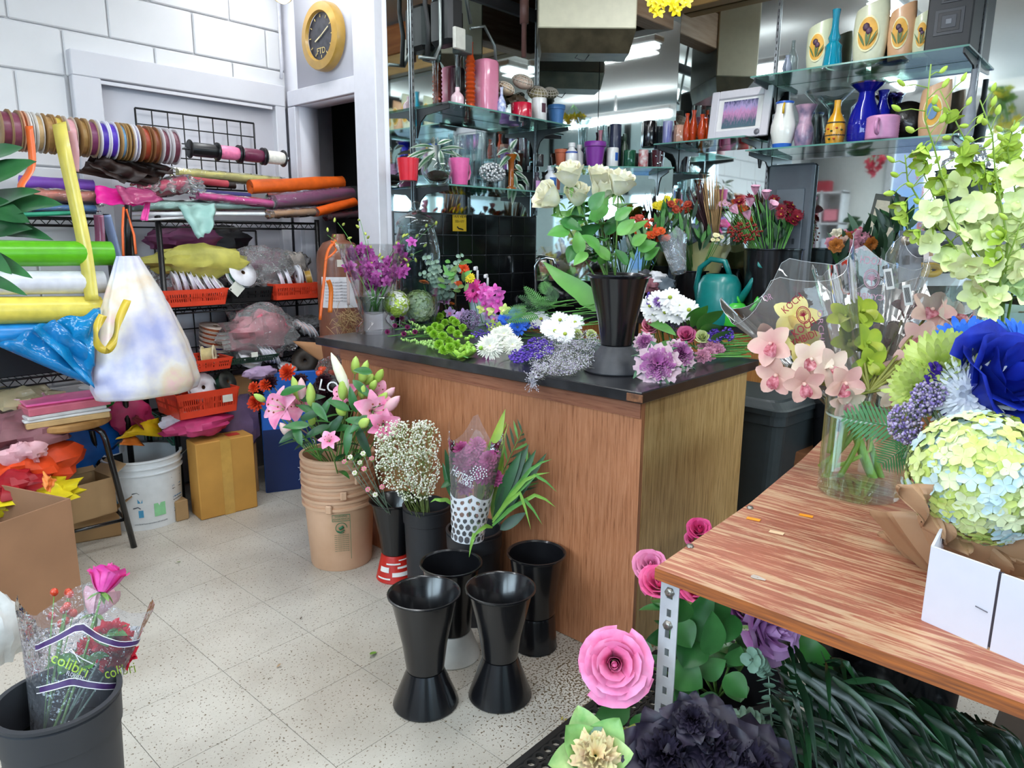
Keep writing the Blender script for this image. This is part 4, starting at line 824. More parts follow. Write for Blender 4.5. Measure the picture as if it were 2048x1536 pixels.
# brown helium-style cylinder wrapped in kraft, orange straps, raffia
p=V((2.17,3.16,0)); t=T('gas_cylinder','brown gas cylinder with a white paper label and orange straps beside the rack','cylinder',p); zz=hz(p,480); R_=.115
MB().lathe([(.001,0),(R_,0),(R_,zz-.10),(R_*.95,zz-.06),(R_*.7,zz-.015),(.04,zz),(.03,zz+.03),(.001,zz+.03)],32).build('body',mat('#7a4a36',.4,noise=.15,coat=.3),t,ang=50)
ac=math.atan2(-p.y,-p.x)
for z0,z1,a0,a1,c_ in ((hz(p,612),hz(p,552),-.9,.95,'#e4e2e6'),(hz(p,532),hz(p,518),-.1,.7,'#d6cfc2')):
    arc(R_+.001,ac+a0,ac+a1,z0,z1,mat(c_,.6),'paper_label',t)
for i in range(7): text('handle with care refill notes',.010,frameM((p.x,p.y,hz(p,562+i*6)),(-math.sin(ac),math.cos(ac),0),(0,0,1))@Matrix.Translation((-.02,0,R_+.002)),mat('#77757e',.6),t)
ribbon([pY(640,640,3.02),pY(648,560,3.02),pY(655,505,3.02),pY(672,480,3.02)],.014,'#ea6a22','orange strap hanging at the left of the brown cylinder'); ribbon([pY(660,625,3.0),pY(662,580,3.0),pY(656,560,3.0)],.022,'#e97a26','folded orange strap at the lower left of the brown cylinder'); ribbon([pY(650,520,3.02),pY(672,500,3.02),pY(662,482,3.02)],.010,'#ea6a22','orange strap crossing toward the cylinder neck')
ribbon([pY(672,490,2.98),pY(690,520,2.98),pY(696,560,2.98),pY(697,610,2.98)],.014,'#cdb9b2','pale twisted paper tie hanging down the brown cylinder')
rf=MB()
for i in range(60): q=pY(rv(672,712),rv(625,662),2.98); rf.tube([q,q+udir()*.05,q+udir()*.06],.0012,3,cap=False)
tag(rf.build('raffia',mat('#c9a878',.7),world=True),'loose straw coloured raffia beside the brown cylinder','raffia',kind='stuff')
# left cardboard box with coloured tissue
bx0=V((.45,2.84,0)); t=T('cardboard_box','large open cardboard box of coloured tissue and film at the left edge','box',bx0,rz=.35); kb=mat('#a07657',.75,noise=.1,scale=6,bump=.15); w=.42; hh=hz((.62,2.8,0),1000)
mb=MB(); mb.box((0,0,.003),(w,w,.005)); 
for s in (-1,1): mb.box((s*(w/2-.003),0,hh/2),(.006,w,hh)); mb.box((0,s*(w/2-.003),hh/2),(w-.012,.006,hh))
mb.build('body',kb,t,smooth=False); MB().box((w/2+.0005,-w*.1,hh*.46),(.001,w*.78,hh*.86)).build('printed_panel',mat('#b48a6a',.6,noise=.04),t,smooth=False)
def tissues(lst,cat='tissue',name='tissue_paper'):
    for (px,py,d,R,sq,col,lb,sd) in lst: crumple(pd(px,py,d),R,sq,col,lb,seed=sd,amp=.42,n=26)
tissues([(50,990,2.75,.12,(1.2,1,.32),'#e8d420','bright yellow tissue at the rim of the large cardboard box',51),(20,975,2.7,.09,(1.2,1,.5),'#a01220','red foil paper in the large cardboard box',52),(45,930,2.85,.13,(1.1,.8,.55),'#e0491a','orange tissue in the large cardboard box',53),(80,985,2.9,.07,(1,.7,.9),'#141014','black film edge in the large cardboard box',54),(30,868,2.85,.13,(1.2,.8,.5),'#8a5a60','dusty mauve tissue above the orange tissue',55),(60,850,2.95,.09,(.9,.6,1),'#c79aa0','pale rose tissue at the top of the box pile',56),(22,832,2.9,.07,(1.3,.7,.5),'#33201c','dark brown tissue at the top of the box pile',57),(52,905,2.75,.05,(1.1,.5,.7),'#e0a9b0','light pink paper scrap on the orange tissue',58)])
tag(crumple(pd(35,808,2.95),.11,(1.3,.7,.55),None,None,m=film('#d8c49a',.55,.1,wr=.9),name='film_bundle',seed=59),'glossy tan film bundle above the tissue box','film')
quad([(88,945),(112,960),(98,985),(86,972)],[2.6,2.62,2.6,2.58],'#ee8a3c','small orange paper square standing at the box corner')
# front left black bucket with sleeve of flowers
fc_=pz(115,1392,.40); bb=V((fc_.x,fc_.y,.001)); rr_=xw(fc_,108)
t=bucket(bb,rr_*.86,rr_,.40,mat('#2d2e33',.5,noise=.12,scale=8,bump=.1),'large charcoal bucket holding roses and carnations in the front left corner',bands=((.80,.97,.004),),rim=.007)
MB().lathe([(.001,.3),(rr_*.92,.3)],24).build('water',mat('#0c0f0c',.1),t)
rose_stem('rose','hot pink rose standing highest in the front left bucket','flower',bb+V((-.01,0,.31)),pd(208,1172,1.62),.042,'#e0409e',col2='#f06ab4',leaves=2,opened=.5,n=22)
rose_stem('rose','pale blush rose in the sleeve below the hot pink rose','flower',bb+V((-.02,0.01,.31)),pd(194,1218,1.66),.042,'#e5b3ba',leaves=2,opened=.3)
for i,(px,py,lb) in enumerate(((222,1275,'red carnation highest in the printed sleeve'),(190,1300,'red carnation at the left in the printed sleeve'),(232,1310,'red carnation at the right in the printed sleeve'),(190,1335,'red carnation lowest in the printed sleeve'))):
    h=pd(px,py,1.60+.02*(i%2)); t=T('carnation',lb,'flower',bb+V((0,0,.31)),group='red carnations in the front sleeve'); MB().tube(curve(bb+V((.01*i-.02,0,.31)),h,.01,4),.0025,5).build('stem',GG,t,world=True)
    ruffle(mb:=MB(),aim(h,(rv(-.5,.1),rv(-.8,-.3),.8)),.042,0,8,10,.8,.2); mb.build('bloom',petal('#e0263c','#b8102a'),t,world=True)
t=T('berry_sprig','sprig of orange red hypericum berries in the front left bucket','berries',bb+V((-.03,.02,.31)))
for i in range(11):
    q=pd(rv(95,150),rv(1180,1290),1.64+rv(-.02,.02)); MB().tube([bb+V((-.03,.02,.31)),q],.0012,4).build('twig',STM,t,world=True); MB().ball(q,.009,8,6,0,(1,1,1.15)).build('berry',mat('#c8401f',.3,coat=.4),t,world=True)
def cone_sleeve(name,label,bot,top,rb,rt,m,n=36,wav=.05,jag=.08,a0=0,a1=2*PI,parent=None,flat=1,twist=0):
    bot,top=V(bot),V(top); ax=top-bot; M=aim(bot,ax); L=ax.length; ph=rv(0,6)
    def fn(u,v):
        a=a0+(a1-a0)*u; r=(rb+(rt-rb)*v**1.15)*(1+wav*math.sin(5*a+ph)*v+wav*.5*math.sin(11*a)*v); return (r*math.cos(a),r*math.sin(a)*flat,L*v*(1+jag*(1.2-2.2*abs(math.sin(2*a+ph)))*v))
    mb=MB(); mb.sheet(fn,n,10,0,M)
    if parent: return mb.build(name,m,parent,world=True)
    return tag(mb.build(name,m,world=True),label,'sleeve'),M,L,fn
sl=film('#f2f4ff',.07,.04,wr=.9,wscale=22)
so,M,L,fn=cone_sleeve('flower_sleeve','clear flower sleeve with purple bands in the front left bucket',bb+V((0,0,.27)),pd(178,1215,1.62)+V((0,0,0)),.06,.135,sl,wav=.08,jag=.10)
def band_on(fn,M,v0,v1,u0,u1,m,name,par,push=.0015,n=18,sk=0):
    mb=MB()
    def g(u,v):
        uu=u0+(u1-u0)*u; p=V(fn(uu,v0+(v1-v0)*v+sk*u)); q=V((p.x,p.y,0)); return p+(q.normalized()*push if q.length>0 else q)
    mb.sheet(g,n,1,0,M); return mb.build(name,m,par,world=True)
def facing(fn,M,v=.6,n=72):
    best=None
    for i in range(n):
        u=i/n; p=M@V(fn(u,v)); c=M@V((0,0,V(fn(u,v)).z)); d=(p-c).normalized().dot((CAM-p).normalized())
        if best is None or d>best[0]: best=(d,u)
    return best[1]
u0=facing(fn,M); pu=mat('#4b2f66',.4)
band_on(fn,M,.72,.755,u0-.16,u0+.17,pu,'purple_band',so); band_on(fn,M,.40,.435,u0-.14,u0+.16,pu,'purple_band',so)
for v in (.758,.714,.438,.394): band_on(fn,M,v,v+.006,u0-.16,u0+.17,mat('#f4f0f8',.4),'white_line',so,.0018)
def text_on(s,size,fn,M,u,v,m,par,rot=0,per=None,push=.003,name='lettering',flip=False):
    """print lettering on a sleeve surface at parameters u,v"""
    e=.004; p=M@V(fn(u,v)); pu_=(M@V(fn(u+e,v))-M@V(fn(u-e,v))); pv_=(M@V(fn(u,v+.01))-M@V(fn(u,v-.01))); su=pu_.length/(2*e); sv=pv_.length/.02
    n_=pu_.cross(pv_).normalized(); sgn=1 if n_.dot(CAM-p)>0 else -1
    def bend(q):
        c,s_=math.cos(rot),math.sin(rot); x,y=q.x*c-q.y*s_,q.x*s_+q.y*c
        if flip: x=-x
        P_=M@V(fn(u+sgn*x/su,v+y/sv)); return P_+(CAM-P_).normalized()*push
    c=bpy.data.curves.new('t','FONT'); c.body=s; c.size=size; c.align_x='CENTER'; c.align_y='CENTER'; c.resolution_u=2
    t=bpy.data.objects.new('t',c); COL.objects.link(t); dg=bpy.context.evaluated_depsgraph_get(); me=bpy.data.meshes.new_from_object(t.evaluated_get(dg)); bpy.data.objects.remove(t); me.materials.clear(); me.materials.append(m)
    sh=wpos(par)
    for q in me.vertices: q.co=bend(q.co.copy())-sh
    return put(name,me,par)
from mathutils.bvhtree import BVHTree
def bvh(o):
    w=wpos(o); return BVHTree.FromPolygons([tuple(v.co+w) for v in o.data.vertices],[tuple(p.vertices) for p in o.data.polygons])
def onto(bv,p,push=.002):
    d=(p-CAM).normalized(); h=bv.ray_cast(CAM,d); q=h[0] if h[0] else p; return q-d*push
def print_on(so,bv,s_,px,hpx,cx,cy,d,rot,m,name='lettering',mirror=1):
    """lettering printed on the sleeve film; hpx = letter height"""
    c=bpy.data.curves.new('t','FONT'); c.body=s_; c.size=hpx*1.4*d/FP; c.align_x='CENTER'; c.align_y='CENTER'; c.resolution_u=2; c.offset=.0
    t=bpy.data.objects.new('t',c); COL.objects.link(t); dg=bpy.context.evaluated_depsgraph_get(); me=bpy.data.meshes.new_from_object(t.evaluated_get(dg)); bpy.data.objects.remove(t); me.materials.clear(); me.materials.append(m)
    x0=max(v.co.x for v in me.vertices); k=px*d/FP/(2*x0) if px else 1; cr,sr=math.cos(rot),math.sin(rot); w=wpos(so); o=pd(cx,cy,d)
    for v in me.vertices:
        x,y=v.co.x*k*mirror,v.co.y; v.co=onto(bv,o+RT*(x*cr-y*sr)-DN*(x*sr+y*cr))-w
    return put(name,me,so)
def line_on(so,bv,pts,d,r,m,name): MB().tube([onto(bv,pd(x,y,d)) for x,y in pts],r,4,cap=False).build(name,m,so,world=True)
lg=mat('#a9c94a',.4)
bv=bvh(so); ltw=mat('#e9e6ee',.4)
print_on(so,bv,'colibri',78,24,140,1330,1.62,-.42,lg); print_on(so,bv,'FLOWERS',36,9,150,1352,1.62,-.35,ltw); print_on(so,bv,'colibri',62,22,240,1342,1.62,.22,lg)
line_on(so,bv,[(140,1302),(165,1318),(192,1331)],1.6,.0012,ltw,'bird_print'); line_on(so,bv,[(135,1305),(142,1298),(150,1308),(160,1325)],1.6,.0012,ltw,'bird_print')
ew=MB()
crumple(pd(-8,1262,1.75),.07,(.7,.5,1.2),'#e8eae8','white crumpled paper at the left edge above the bucket',seed=61,cat='paper')
# large dark leaves entering at the left
t=T('potted_foliage','cluster of large dark green pointed leaves reaching in at the left edge','plant',pd(-70,500,1.9))
for i,(x0,y0,x1,y1,w) in enumerate(((-60,380,66,318,.09),(-60,330,40,290,.07),(-60,420,115,400,.085),(-60,440,96,470,.06),(-60,400,55,440,.07),(-60,470,58,452,.06),(-60,500,56,548,.05),(-60,480,20,545,.05),(-60,540,48,585,.035),(-60,420,70,375,.07))):
    a=pd(x0,y0,1.9+.03*i%.1); b=pd(x1,y1,1.85); mb=MB(); leaf(mb,MX(a,b-a,up=(-FW+V((0,0,.6)))),(b-a).length,w,.05,.25,12,tip=.1,wav=.008); mb.build('leaf',mat('#1d4a2a',.3,noise=.3,scale=8,col2='#356b3a',coat=.3),t,world=True)
# ================= COUNTER =================
def atX(px,X,z=0):
    lo,hi=-1.5,5
    for _ in range(40):
        m=(lo+hi)/2
        if proj((X,m,z))[0]>px: lo=m
        else: hi=m
    return V((X,m,z))
def atY(px,Y,z=0):
    lo,hi=.3,6
    for _ in range(40):
        m=(lo+hi)/2
        if proj((m,Y,z))[0]<px: lo=m
        else: hi=m
    return V((m,Y,z))
def oak(c1,c2,c3,ax=2,sc=7):
    m=bpy.data.materials.new('oak'); m.use_nodes=True; N=m.node_tree.nodes; L=m.node_tree.links; b=N['Principled BSDF']
    ge=N.new('ShaderNodeTexCoord'); mp=N.new('ShaderNodeMapping'); s=[22,22,22]; s[ax]=1.1; mp.inputs['Scale'].default_value=s; L.new(ge.outputs['Object'],mp.inputs[0])
    n=N.new('ShaderNodeTexNoise'); n.inputs['Scale'].default_value=sc; n.inputs['Detail'].default_value=8; n.inputs['Roughness'].default_value=.65; n.inputs['Distortion'].default_value=.4; L.new(mp.outputs[0],n.inputs[0])
    r=N.new('ShaderNodeValToRGB'); e=r.color_ramp.elements; e[0].position=.30; e[0].color=lin(c1); e[1].position=.62; e[1].color=lin(c3); k=e.new(.45); k.color=lin(c2); L.new(n.outputs[0],r.inputs[0])
    n2=N.new('ShaderNodeTexNoise'); n2.inputs['Scale'].default_value=1.6; n2.inputs['Detail'].default_value=4; L.new(ge.outputs['Object'],n2.inputs[0])
    mr=N.new('ShaderNodeMapRange'); mr.inputs[1].default_value=.35; mr.inputs[2].default_value=.65; mr.inputs[3].default_value=.72; mr.inputs[4].default_value=1.08; L.new(n2.outputs[0],mr.inputs[0])
    mx=N.new('ShaderNodeVectorMath'); mx.operation='SCALE'; L.new(r.outputs[0],mx.inputs[0]); L.new(mr.outputs[0],mx.inputs['Scale']); L.new(mx.outputs[0],b.inputs['Base Color'])
    b.inputs['Roughness'].default_value=.42; bp=N.new('ShaderNodeBump'); bp.inputs['Strength'].default_value=.15; bp.inputs['Distance'].default_value=.002; L.new(n.outputs[0],bp.inputs['Height']); L.new(bp.outputs[0],b.inputs['Normal']); return m
CX0,CX1,CY0,CY1,CZ=1.775,2.50,1.085,2.60,.90
t=T('shop_counter','oak fronted work counter with a chipped black top covered in cut flowers','counter',((CX0+CX1)/2,(CY0+CY1)/2,0))
front=oak('#8a5438','#b3744e','#c48660'); end=oak('#8a683e','#b8925a','#d0ac76'); tr=MB()
MB().box((CX0+.012,(CY0+CY1)/2,.4325),(.024,CY1-CY0,.863),b=.002).build('front_panel',front,t,world=True,smooth=False)
MB().box(((CX0+CX1)/2+.013,CY0+.012,.4325),(CX1-CX0-.026,.024,.863),b=.002).build('end_panel',end,t,world=True,smooth=False)
MB().box(((CX0+CX1)/2+.013,CY1-.012,.4325),(CX1-CX0-.026,.024,.863)).build('end_panel',end,t,world=True,smooth=False)
MB().box((CX0-.002,(CY0+CY1)/2,.838),(.006,CY1-CY0,.05)).build('top_rail',oak('#7a4630','#9a6046','#a56c50',ax=1),t,world=True,smooth=False)
MB().box((CX0-.0015,CY0+.0095,.405),(.004,.03,.81)).build('corner_strip',front,t,world=True,smooth=False)
MB().box((CX1-.01,(CY0+CY1)/2,.4),(.02,CY1-CY0-.06,.8)).build('back_panel',end,t,world=True,smooth=False)
slabm=mat('#17171a',.28,noise=.5,scale=14,col2='#2b2b2f',coat=.3)
MB().box(((CX0+CX1)/2-.0,(CY0+CY1)/2+.055,CZ-.0175),(CX1-CX0+.08,CY1-CY0+.16,.035),b=.003).build('countertop',slabm,t,world=True,smooth=False)
MB().box((CX0-.0395,CY0-.000,CZ-.019),(.004,.055,.024),b=.0015).build('chipped_edge',mat('#8a5a3a',.7,noise=.4,scale=60,col2='#4a2c1c'),t,world=True,smooth=False)
# ---- containers on the floor before the counter ----
tanm=mat('#d6ae90',.42,noise=.12,scale=6,col2='#c69c7c')
tb_=V((1.605,2.405,.001)); R_=.15; zr=hz(tb_,903)
order=['lowest tan bucket of the nested stack, with green recycling print','second tan bucket from the bottom of the nested stack','third tan bucket from the bottom of the nested stack','topmost tan bucket of the nested stack, filled with lilies']
hB=zr-.165; tan0=None
for i in range(4):
    if tan0 is None:
        tan0=T('nested_bucket',order[0],'bucket',tb_,group='nested tan buckets'); r0,r1=.122,.142
        MB().lathe([(r0*.3,0),(r0,0),(r0+.003,.01),(r1-.003,hB*.86),(r1+.008,hB*.865),(r1+.008,hB*.90),(r1,hB*.905),(r1+.002,hB-.012),(r1+.009,hB-.010),(r1+.009,hB),(r1-.004,hB),(r0-.002,.01),(r0*.3,.008)],40).build('body',tanm,tan0,ang=30)
        ear=MB(); ear.box((0,0,0),(.026,.012,.035),M=Matrix.Rotation(-2.45+PI/2,4,'Z')@Matrix.Translation((0,-r1-.009,hB*.90)),b=.004); ear.build('handle_ear',tanm,tan0,smooth=False)
    else: cp(tan0,loc=tb_+V((0,0,.055*i)),rot=(0,0,.4*i),label=order[i])
gp=mat('#2f6b48',.5); ac=math.atan2(-tb_.y,-tb_.x)
def onc(base,ang,z,r): return frameM((base.x+r*math.cos(ang),base.y+r*math.sin(ang),z),(-math.sin(ang),math.cos(ang),0),(0,0,1))
zA,zB=hz(tb_,1005),hz(tb_,1090); a_=ac+.02
fr=MB()
for (x,z,w,h) in ((0,zA,.07,.0018),(0,zA-.026,.07,.0018),(.035,(zA+zB)/2,.0018,zA-zB),(-.034,zA-.012,.0018,.026)): fr.box((x,z,0),(w,h,.0015),M=onc(tb_,a_,0,.1405))
fr.build('print_frame',gp,tan0,world=True,smooth=False)
text('WARNING',.010,onc(tb_,a_,zA-.007,.1405),gp,tan0); text('ADVERTENCIA',.010,onc(tb_,a_,zA-.018,.1405),gp,tan0)
rg=MB(); Mx_=onc(tb_,a_,zA-.055,.1405); rg.tube([Mx_@V((.022*math.cos(k*.4),.022*math.sin(k*.4),.001)) for k in range(14)],.0016,4); rg.box((.0,0,0),(.02,.012,.001),M=Mx_@Matrix.Rotation(.5,4,'Z')); rg.tube([Mx_@V((-.018,-.012,0)),Mx_@V((-.004,-.018,0)),Mx_@V((.012,-.01,0))],.003,4); rg.build('hand_print',gp,tan0,world=True)
for i in range(9): text('keep children away lift safe',.0052,onc(tb_,a_,zA-.085-.0085*i,.139),gp,tan0)
def floor_can(px,X,rpx,ytop,label,name='flower_bucket',m=blackm,lipz=.8,taper=.88):
    b=atX(px,X); b.z=.001; h=hz(b,ytop); top=V((b.x,b.y,h)); r=xw(top,rpx); return b,r,h,bucket(b,r*taper,r,h,m,label,name=name,bands=((lipz,.965,.004),),rim=.005)
c2b,c2r,c2h,_=floor_can(857,1.69,47,1008,'charcoal bucket of white baby breath against the counter')
c3b,c3r,c3h,_=floor_can(949,1.655,54,1056,'charcoal bucket holding the printed sleeve and green leaves')
def cone_px(pxb,pyb,rbpx,rwpx,rtpx,yw,yt,label,pxt=None,m=None,mf=None,z0=.001,group='black cone flower buckets standing on the floor',b=None):
    b=b or pz(pxb,pyb,z0); b.z=z0; h=hz(b,yt)-z0; hw=hz(b,yw)-z0
    t=cone_bucket(b,xw(b,rbpx),xw(V((b.x,b.y,hw+z0)),rwpx),xw(V((b.x,b.y,h+z0)),rtpx),hw,h,label,m,mf,group); return b,h,t
# red footed cone
rb=atX(792,1.66); redm=mat('#c9281e',.4,noise=.1)
_,rh,rt_=cone_px(792,1140,38,25,47,1103,998,'black cone bucket with a red foot wrapped in white tape strips',b=rb,mf=redm)
ac=math.atan2(-rb.y,-rb.x)
for i,(z,a0,a1,h) in enumerate(((.075,-.6,.3,.006),(.06,.1,1.0,.008),(.045,-1.0,-.4,.02),(.03,-.2,.9,.016),(.09,.2,1.1,.004),(.018,-1.1,-.3,.006))):
    rr=lambda z_:.078*(1-z_/.11)*.33+.052+.004
    MB().sheet(lambda u,v:(rr(z+h*v)*math.cos(ac+a0+(a1-a0)*u),rr(z+h*v)*math.sin(ac+a0+(a1-a0)*u),z+h*v),8,1).build('white_tape',mat('#eeeae6',.5),rt_)
cone_px(904,1308,55,36,59,1258,1124,'black cone bucket with a white foot behind the two front ones',mf=mat('#d4d2cc',.5,noise=.15,scale=10))
cone_px(1070,1290,43,36,56,1224,1104,'black cone bucket standing against the counter corner')
cone_px(852,1403,64,35,69,1335,1184,'front left black cone bucket on the open floor')
cone_px(1000,1388,62,33,67,1312,1174,'front right black cone bucket on the open floor')
# ---- lilies in the tan buckets ----
tc=V((tb_.x,tb_.y,zr)); pinkm=[petal('#e273a2',col2='#f4b6cc',scale=16),mat('#c8d8a0',.5),mat('#8a3a1c',.6)]; whl=petal('#eeeacb','#f6f3e2'); budg=petal('#9dbb4e','#b8cf70',scale=20); budp=petal('#d9c3b4','#e7a9bd',scale=18)
def stemmed(t,p0,p1,r=.0035,m=None,sag=.015,name='stem'): 
    MB().tube(curve(p0,p1,sag,5),(r,r*.6),6).build(name,m or STM,t,world=True)
def lily_thing(px,py,d,r,dr,lb,opn=.85): 
    h=pd(px,py,d); t=T('lily',lb,'flower',tc-V((0,0,.2)),group='pink lilies in the tan bucket'); b0=tc+V((rv(-.05,.05),rv(-.05,.05),-.2)); e=h-V(dr).normalized()*r*.1
    stemmed(t,b0,e,sag=0); lily(mb:=MB(),aim(h-V(dr).normalized()*r*.4,dr,rv(0,1)),r,0,opn,1,2); mb.build('bloom',pinkm,t,world=True)
    for k in range(3):
        q=b0.lerp(e,.45+.18*k); m2=MB(); leaf(m2,MX(q,(math.cos(k*2.1+px),math.sin(k*2.1+px),.5)),.10,.026,.5,.2,7); m2.build('leaf',GD if k%2 else GR,t,world=True)
TV=-FW
for a in ((560,815,2.62,.095,TV+V((-.2,.5,.2)),'wide open pink lily at the far left of the tan bucket'),(592,808,2.66,.08,TV+V((0,-.3,.5)),'pink lily just right of the far left one'),(748,822,2.60,.092,TV+V((.4,-.3,.1)),'open pink lily nearest the counter edge'),(690,790,2.66,.075,TV+V((-.3,.4,.6)),'half open pale pink lily in the middle of the bunch'),(768,850,2.55,.072,TV+V((0,-.6,-.1)),'pink lily low at the right above the baby breath'),(752,785,2.72,.07,TV+V((.4,-.6,.5)),'pale lilac lily behind the right buds'),(658,880,2.50,.045,TV+V((0,0,.6)),'small pink lily opening at the bucket rim')): lily_thing(*a)
BUD=[(662,705,695,783,11,2.60,'w'),(585,752,598,800,9,2.62,'g'),(602,755,606,802,10,2.62,'p'),(620,765,622,812,10,2.6,'g'),(712,712,710,748,9,2.66,'g'),(735,720,722,765,10,2.66,'g'),(746,748,732,770,9,2.7,'g'),(766,738,752,764,9,2.7,'g'),(752,760,742,780,8,2.66,'g'),(728,770,724,796,9,2.62,'g'),(684,758,686,800,10,2.6,'g'),(800,792,770,822,11,2.6,'p'),(775,785,752,812,10,2.62,'g'),(672,812,690,830,9,2.56,'g'),(738,838,720,852,10,2.52,'g'),(560,845,580,872,9,2.58,'p'),(622,828,624,850,8,2.6,'g'),(790,775,765,800,9,2.66,'p'),(507,788,530,802,7,2.7,'g')]
for i,(x0,y0,x1,y1,r,d,k) in enumerate(BUD):
    a=pd(x1,y1,d+.02); b=pd(x0,y0,d); L=(b-a).length; t=T('lily_bud',('closed white' if k=='w' else 'green' if k=='g' else 'blush')+' lily bud on a long stem in the tan bucket','flower bud',tc-V((0,0,.1)),group={'w':'white lily bud in the tan bucket','g':'green lily buds in the tan bucket','p':'blush lily buds in the tan bucket'}[k])
    bud(mb:=MB(),aim(a,b-a),L,xw(a,r)); mb.build('bud',{'w':whl,'g':budg,'p':budp}[k],t,world=True); stemmed(t,tc+V((rv(-.06,.06),rv(-.06,.06),-.1)),a,.003,sag=-.01)
t=T('lily_foliage','dark green lily leaves spilling over the rim of the tan bucket','foliage',tc-V((0,0,.05)))
for x0,y0,x1,y1 in ((640,860,700,850),(690,840,745,842),(700,850,690,905),(710,845,740,915),(600,860,560,880),(620,850,570,850),(640,840,655,800),(660,850,610,870),(700,820,660,800),(720,815,770,800),(600,840,640,820),(730,840,780,870),(680,835,640,880),(712,825,700,780),(600,800,640,790),(560,790,600,770),(640,830,600,810),(735,830,700,860),(745,745,712,738),(705,760,740,790),(625,805,650,835),(590,850,600,885),(660,870,680,830)):
    d=2.56+rv(-.05,.05); a=pd(x0,y0,d+.03); b=pd(x1,y1,d); mb=MB(); leaf(mb,MX(a,b-a,up=-FW+V((0,0,.5))),(b-a).length*1.1,.032,.25,.25,8,tip=.2); mb.build('leaf',GD if rnd.random()<.5 else mat('#2c6a2c',.35,noise=.25,scale=20),t,world=True)
t=T('celosia','dark burgundy celosia behind the lilies','flower',tc-V((0,0,.1)))
for px,py,R in ((600,765,.035),(655,790,.04),(620,790,.04),(540,765,.03),(515,790,.025),(648,765,.035)): q=pd(px,py,2.78); stemmed(t,tc,q,.004,mat('#9a7a6a',.5)); ruffle(mb:=MB(),aim(q,TV+V((rv(-.5,.5),rv(-.5,.5),.5))),R,0,7,13,1,.25); mb.build('bloom',petal('#3a1722','#220c14'),t,world=True)
for px,py,R,lb in ((512,805,.030,'orange red dahlia at the far left of the lily bunch'),(530,770,.022,'small scarlet dahlia above the far left lily'),(575,745,.03,'orange dahlia behind the tall lily buds'),(508,775,.02,'dark orange dahlia left of the burgundy celosia')):
    q=pd(px,py,2.76); t=T('dahlia',lb,'flower',tc-V((0,0,.1))); stemmed(t,tc-V((0,0,.1)),q,.003); mumball(mb:=MB(),aim(q,TV+V((0,.3,.3))),R,0,40,1.05,.1,.18); mb.build('bloom',petal('#d8481c','#b32a14'),t,world=True)
t=T('handle_bag','black cloth sack with white lettering behind the lilies','bag',pd(655,850,2.86)); crumple(pd(660,815,2.84),.11,(.8,.5,1.1),'#141416',None,seed=77,parent=t,name='cloth',amp=.15); text('LOL',.06,frameM(pd(665,775,2.72),RT,-DN)@Matrix.Rotation(-.2,4,'Z'),mat('#e8e8ea',.5),t)
# ---- carnation buds ----
cb=V((rb.x,rb.y,rh-.02))
for i,(px,py) in enumerate(((703,917),(692,926),(722,928),(730,940),(712,948),(745,920),(728,910),(738,980),(752,990),(765,975))):
    q=pd(px,py,2.48+.02*(i%3)); t=T('carnation_bud','pink tipped carnation bud in the red footed cone','flower bud',cb-V((0,0,.05)),group='carnation buds in the red footed cone'); stemmed(t,cb+V((rv(-.02,.02),rv(-.02,.02),-.05)),q,.0018,GG,.02); dr=(q-cb).normalized()
    bud(mb:=MB(),aim(q-dr*.006,dr),.024,.0085); mb.build('calyx',mat('#9cba6a',.5),t,world=True); ruffle(mb:=MB(),aim(q+dr*.012,dr),.009,0,3,6,.8,.2); mb.build('bloom',petal('#e58ba0' if i%2 else '#eee3d6'),t,world=True)
# ---- baby's breath ----
t=T('baby_breath','cloud of tiny white baby breath blooms in the charcoal bucket','flowers',V((c2b.x,c2b.y,c2h-.1))); t['kind']='stuff'
st=MB(); dt=MB(); wm_=[mat('#f2efe4',.6,noise=0),mat('#dfe3c8',.6,noise=0)]
for cx,cy,rx,ry,n in ((800,885,52,48,420),(850,880,32,40,300),(790,930,40,50,360),(845,940,38,48,360),(830,975,40,30,160),(800,860,20,18,80),(842,850,17,12,70),(770,900,22,40,120)):
    c=pd(cx,cy,2.50); 
    for k in range(5): st.tube(curve(V((c2b.x+rv(-.03,.03),c2b.y+rv(-.03,.03),c2h-.1)),pd(cx+rv(-rx,rx)*.5,cy+rv(0,ry)*.5,2.5),.01,3),(.0014,.0008),3,0,cap=False)
    for k in range(n):
        a=rv(0,2*PI); q=math.sqrt(rv(0,1)); p=pd(cx+rx*q*math.cos(a),cy+ry*q*math.sin(a),2.5+rv(-.06,.06)); dt.ball(p,rv(.0022,.0042),5,3,rnd.randrange(2))
        if k%4==0: st.tube([p,c+(p-c)*.5+V((0,0,-.02))],.0006,3,0,cap=False)
st.build('stem',mat('#8aa05a',.6),t,world=True); dt.build('blooms',wm_,t,world=True)
# ---- printed sleeve with purple mums ----
cc3=V((c3b.x,c3b.y,c3h)); slm=film('#f4f0f6',.10,.05,wr=.5,wscale=12)
so,M,L,fn=cone_sleeve('flower_sleeve','clear sleeve with white dot pattern around purple mums, in the charcoal bucket',pd(935,1075,2.33),pd(952,868,2.26),.052,.092,slm,wav=.05,jag=.13)
u0=facing(fn,M,.5); wp=mat('#e4e6ea',.5,noise=.05)
bv=bvh(so); print_on(so,bv,'Heritage',48,20,925,950,2.3,-.45,wp); print_on(so,bv,'BOUQUET',32,7,932,968,2.3,-.45,wp)
for k in range(30):
    a=k*2.4; r=3.4*math.sqrt(k+1); p=onto(bv,pd(957+r*math.cos(a),946+r*.75*math.sin(a),2.3)); MB().ball(p,.0026,6,4).build('dot_print',wp,so,world=True)
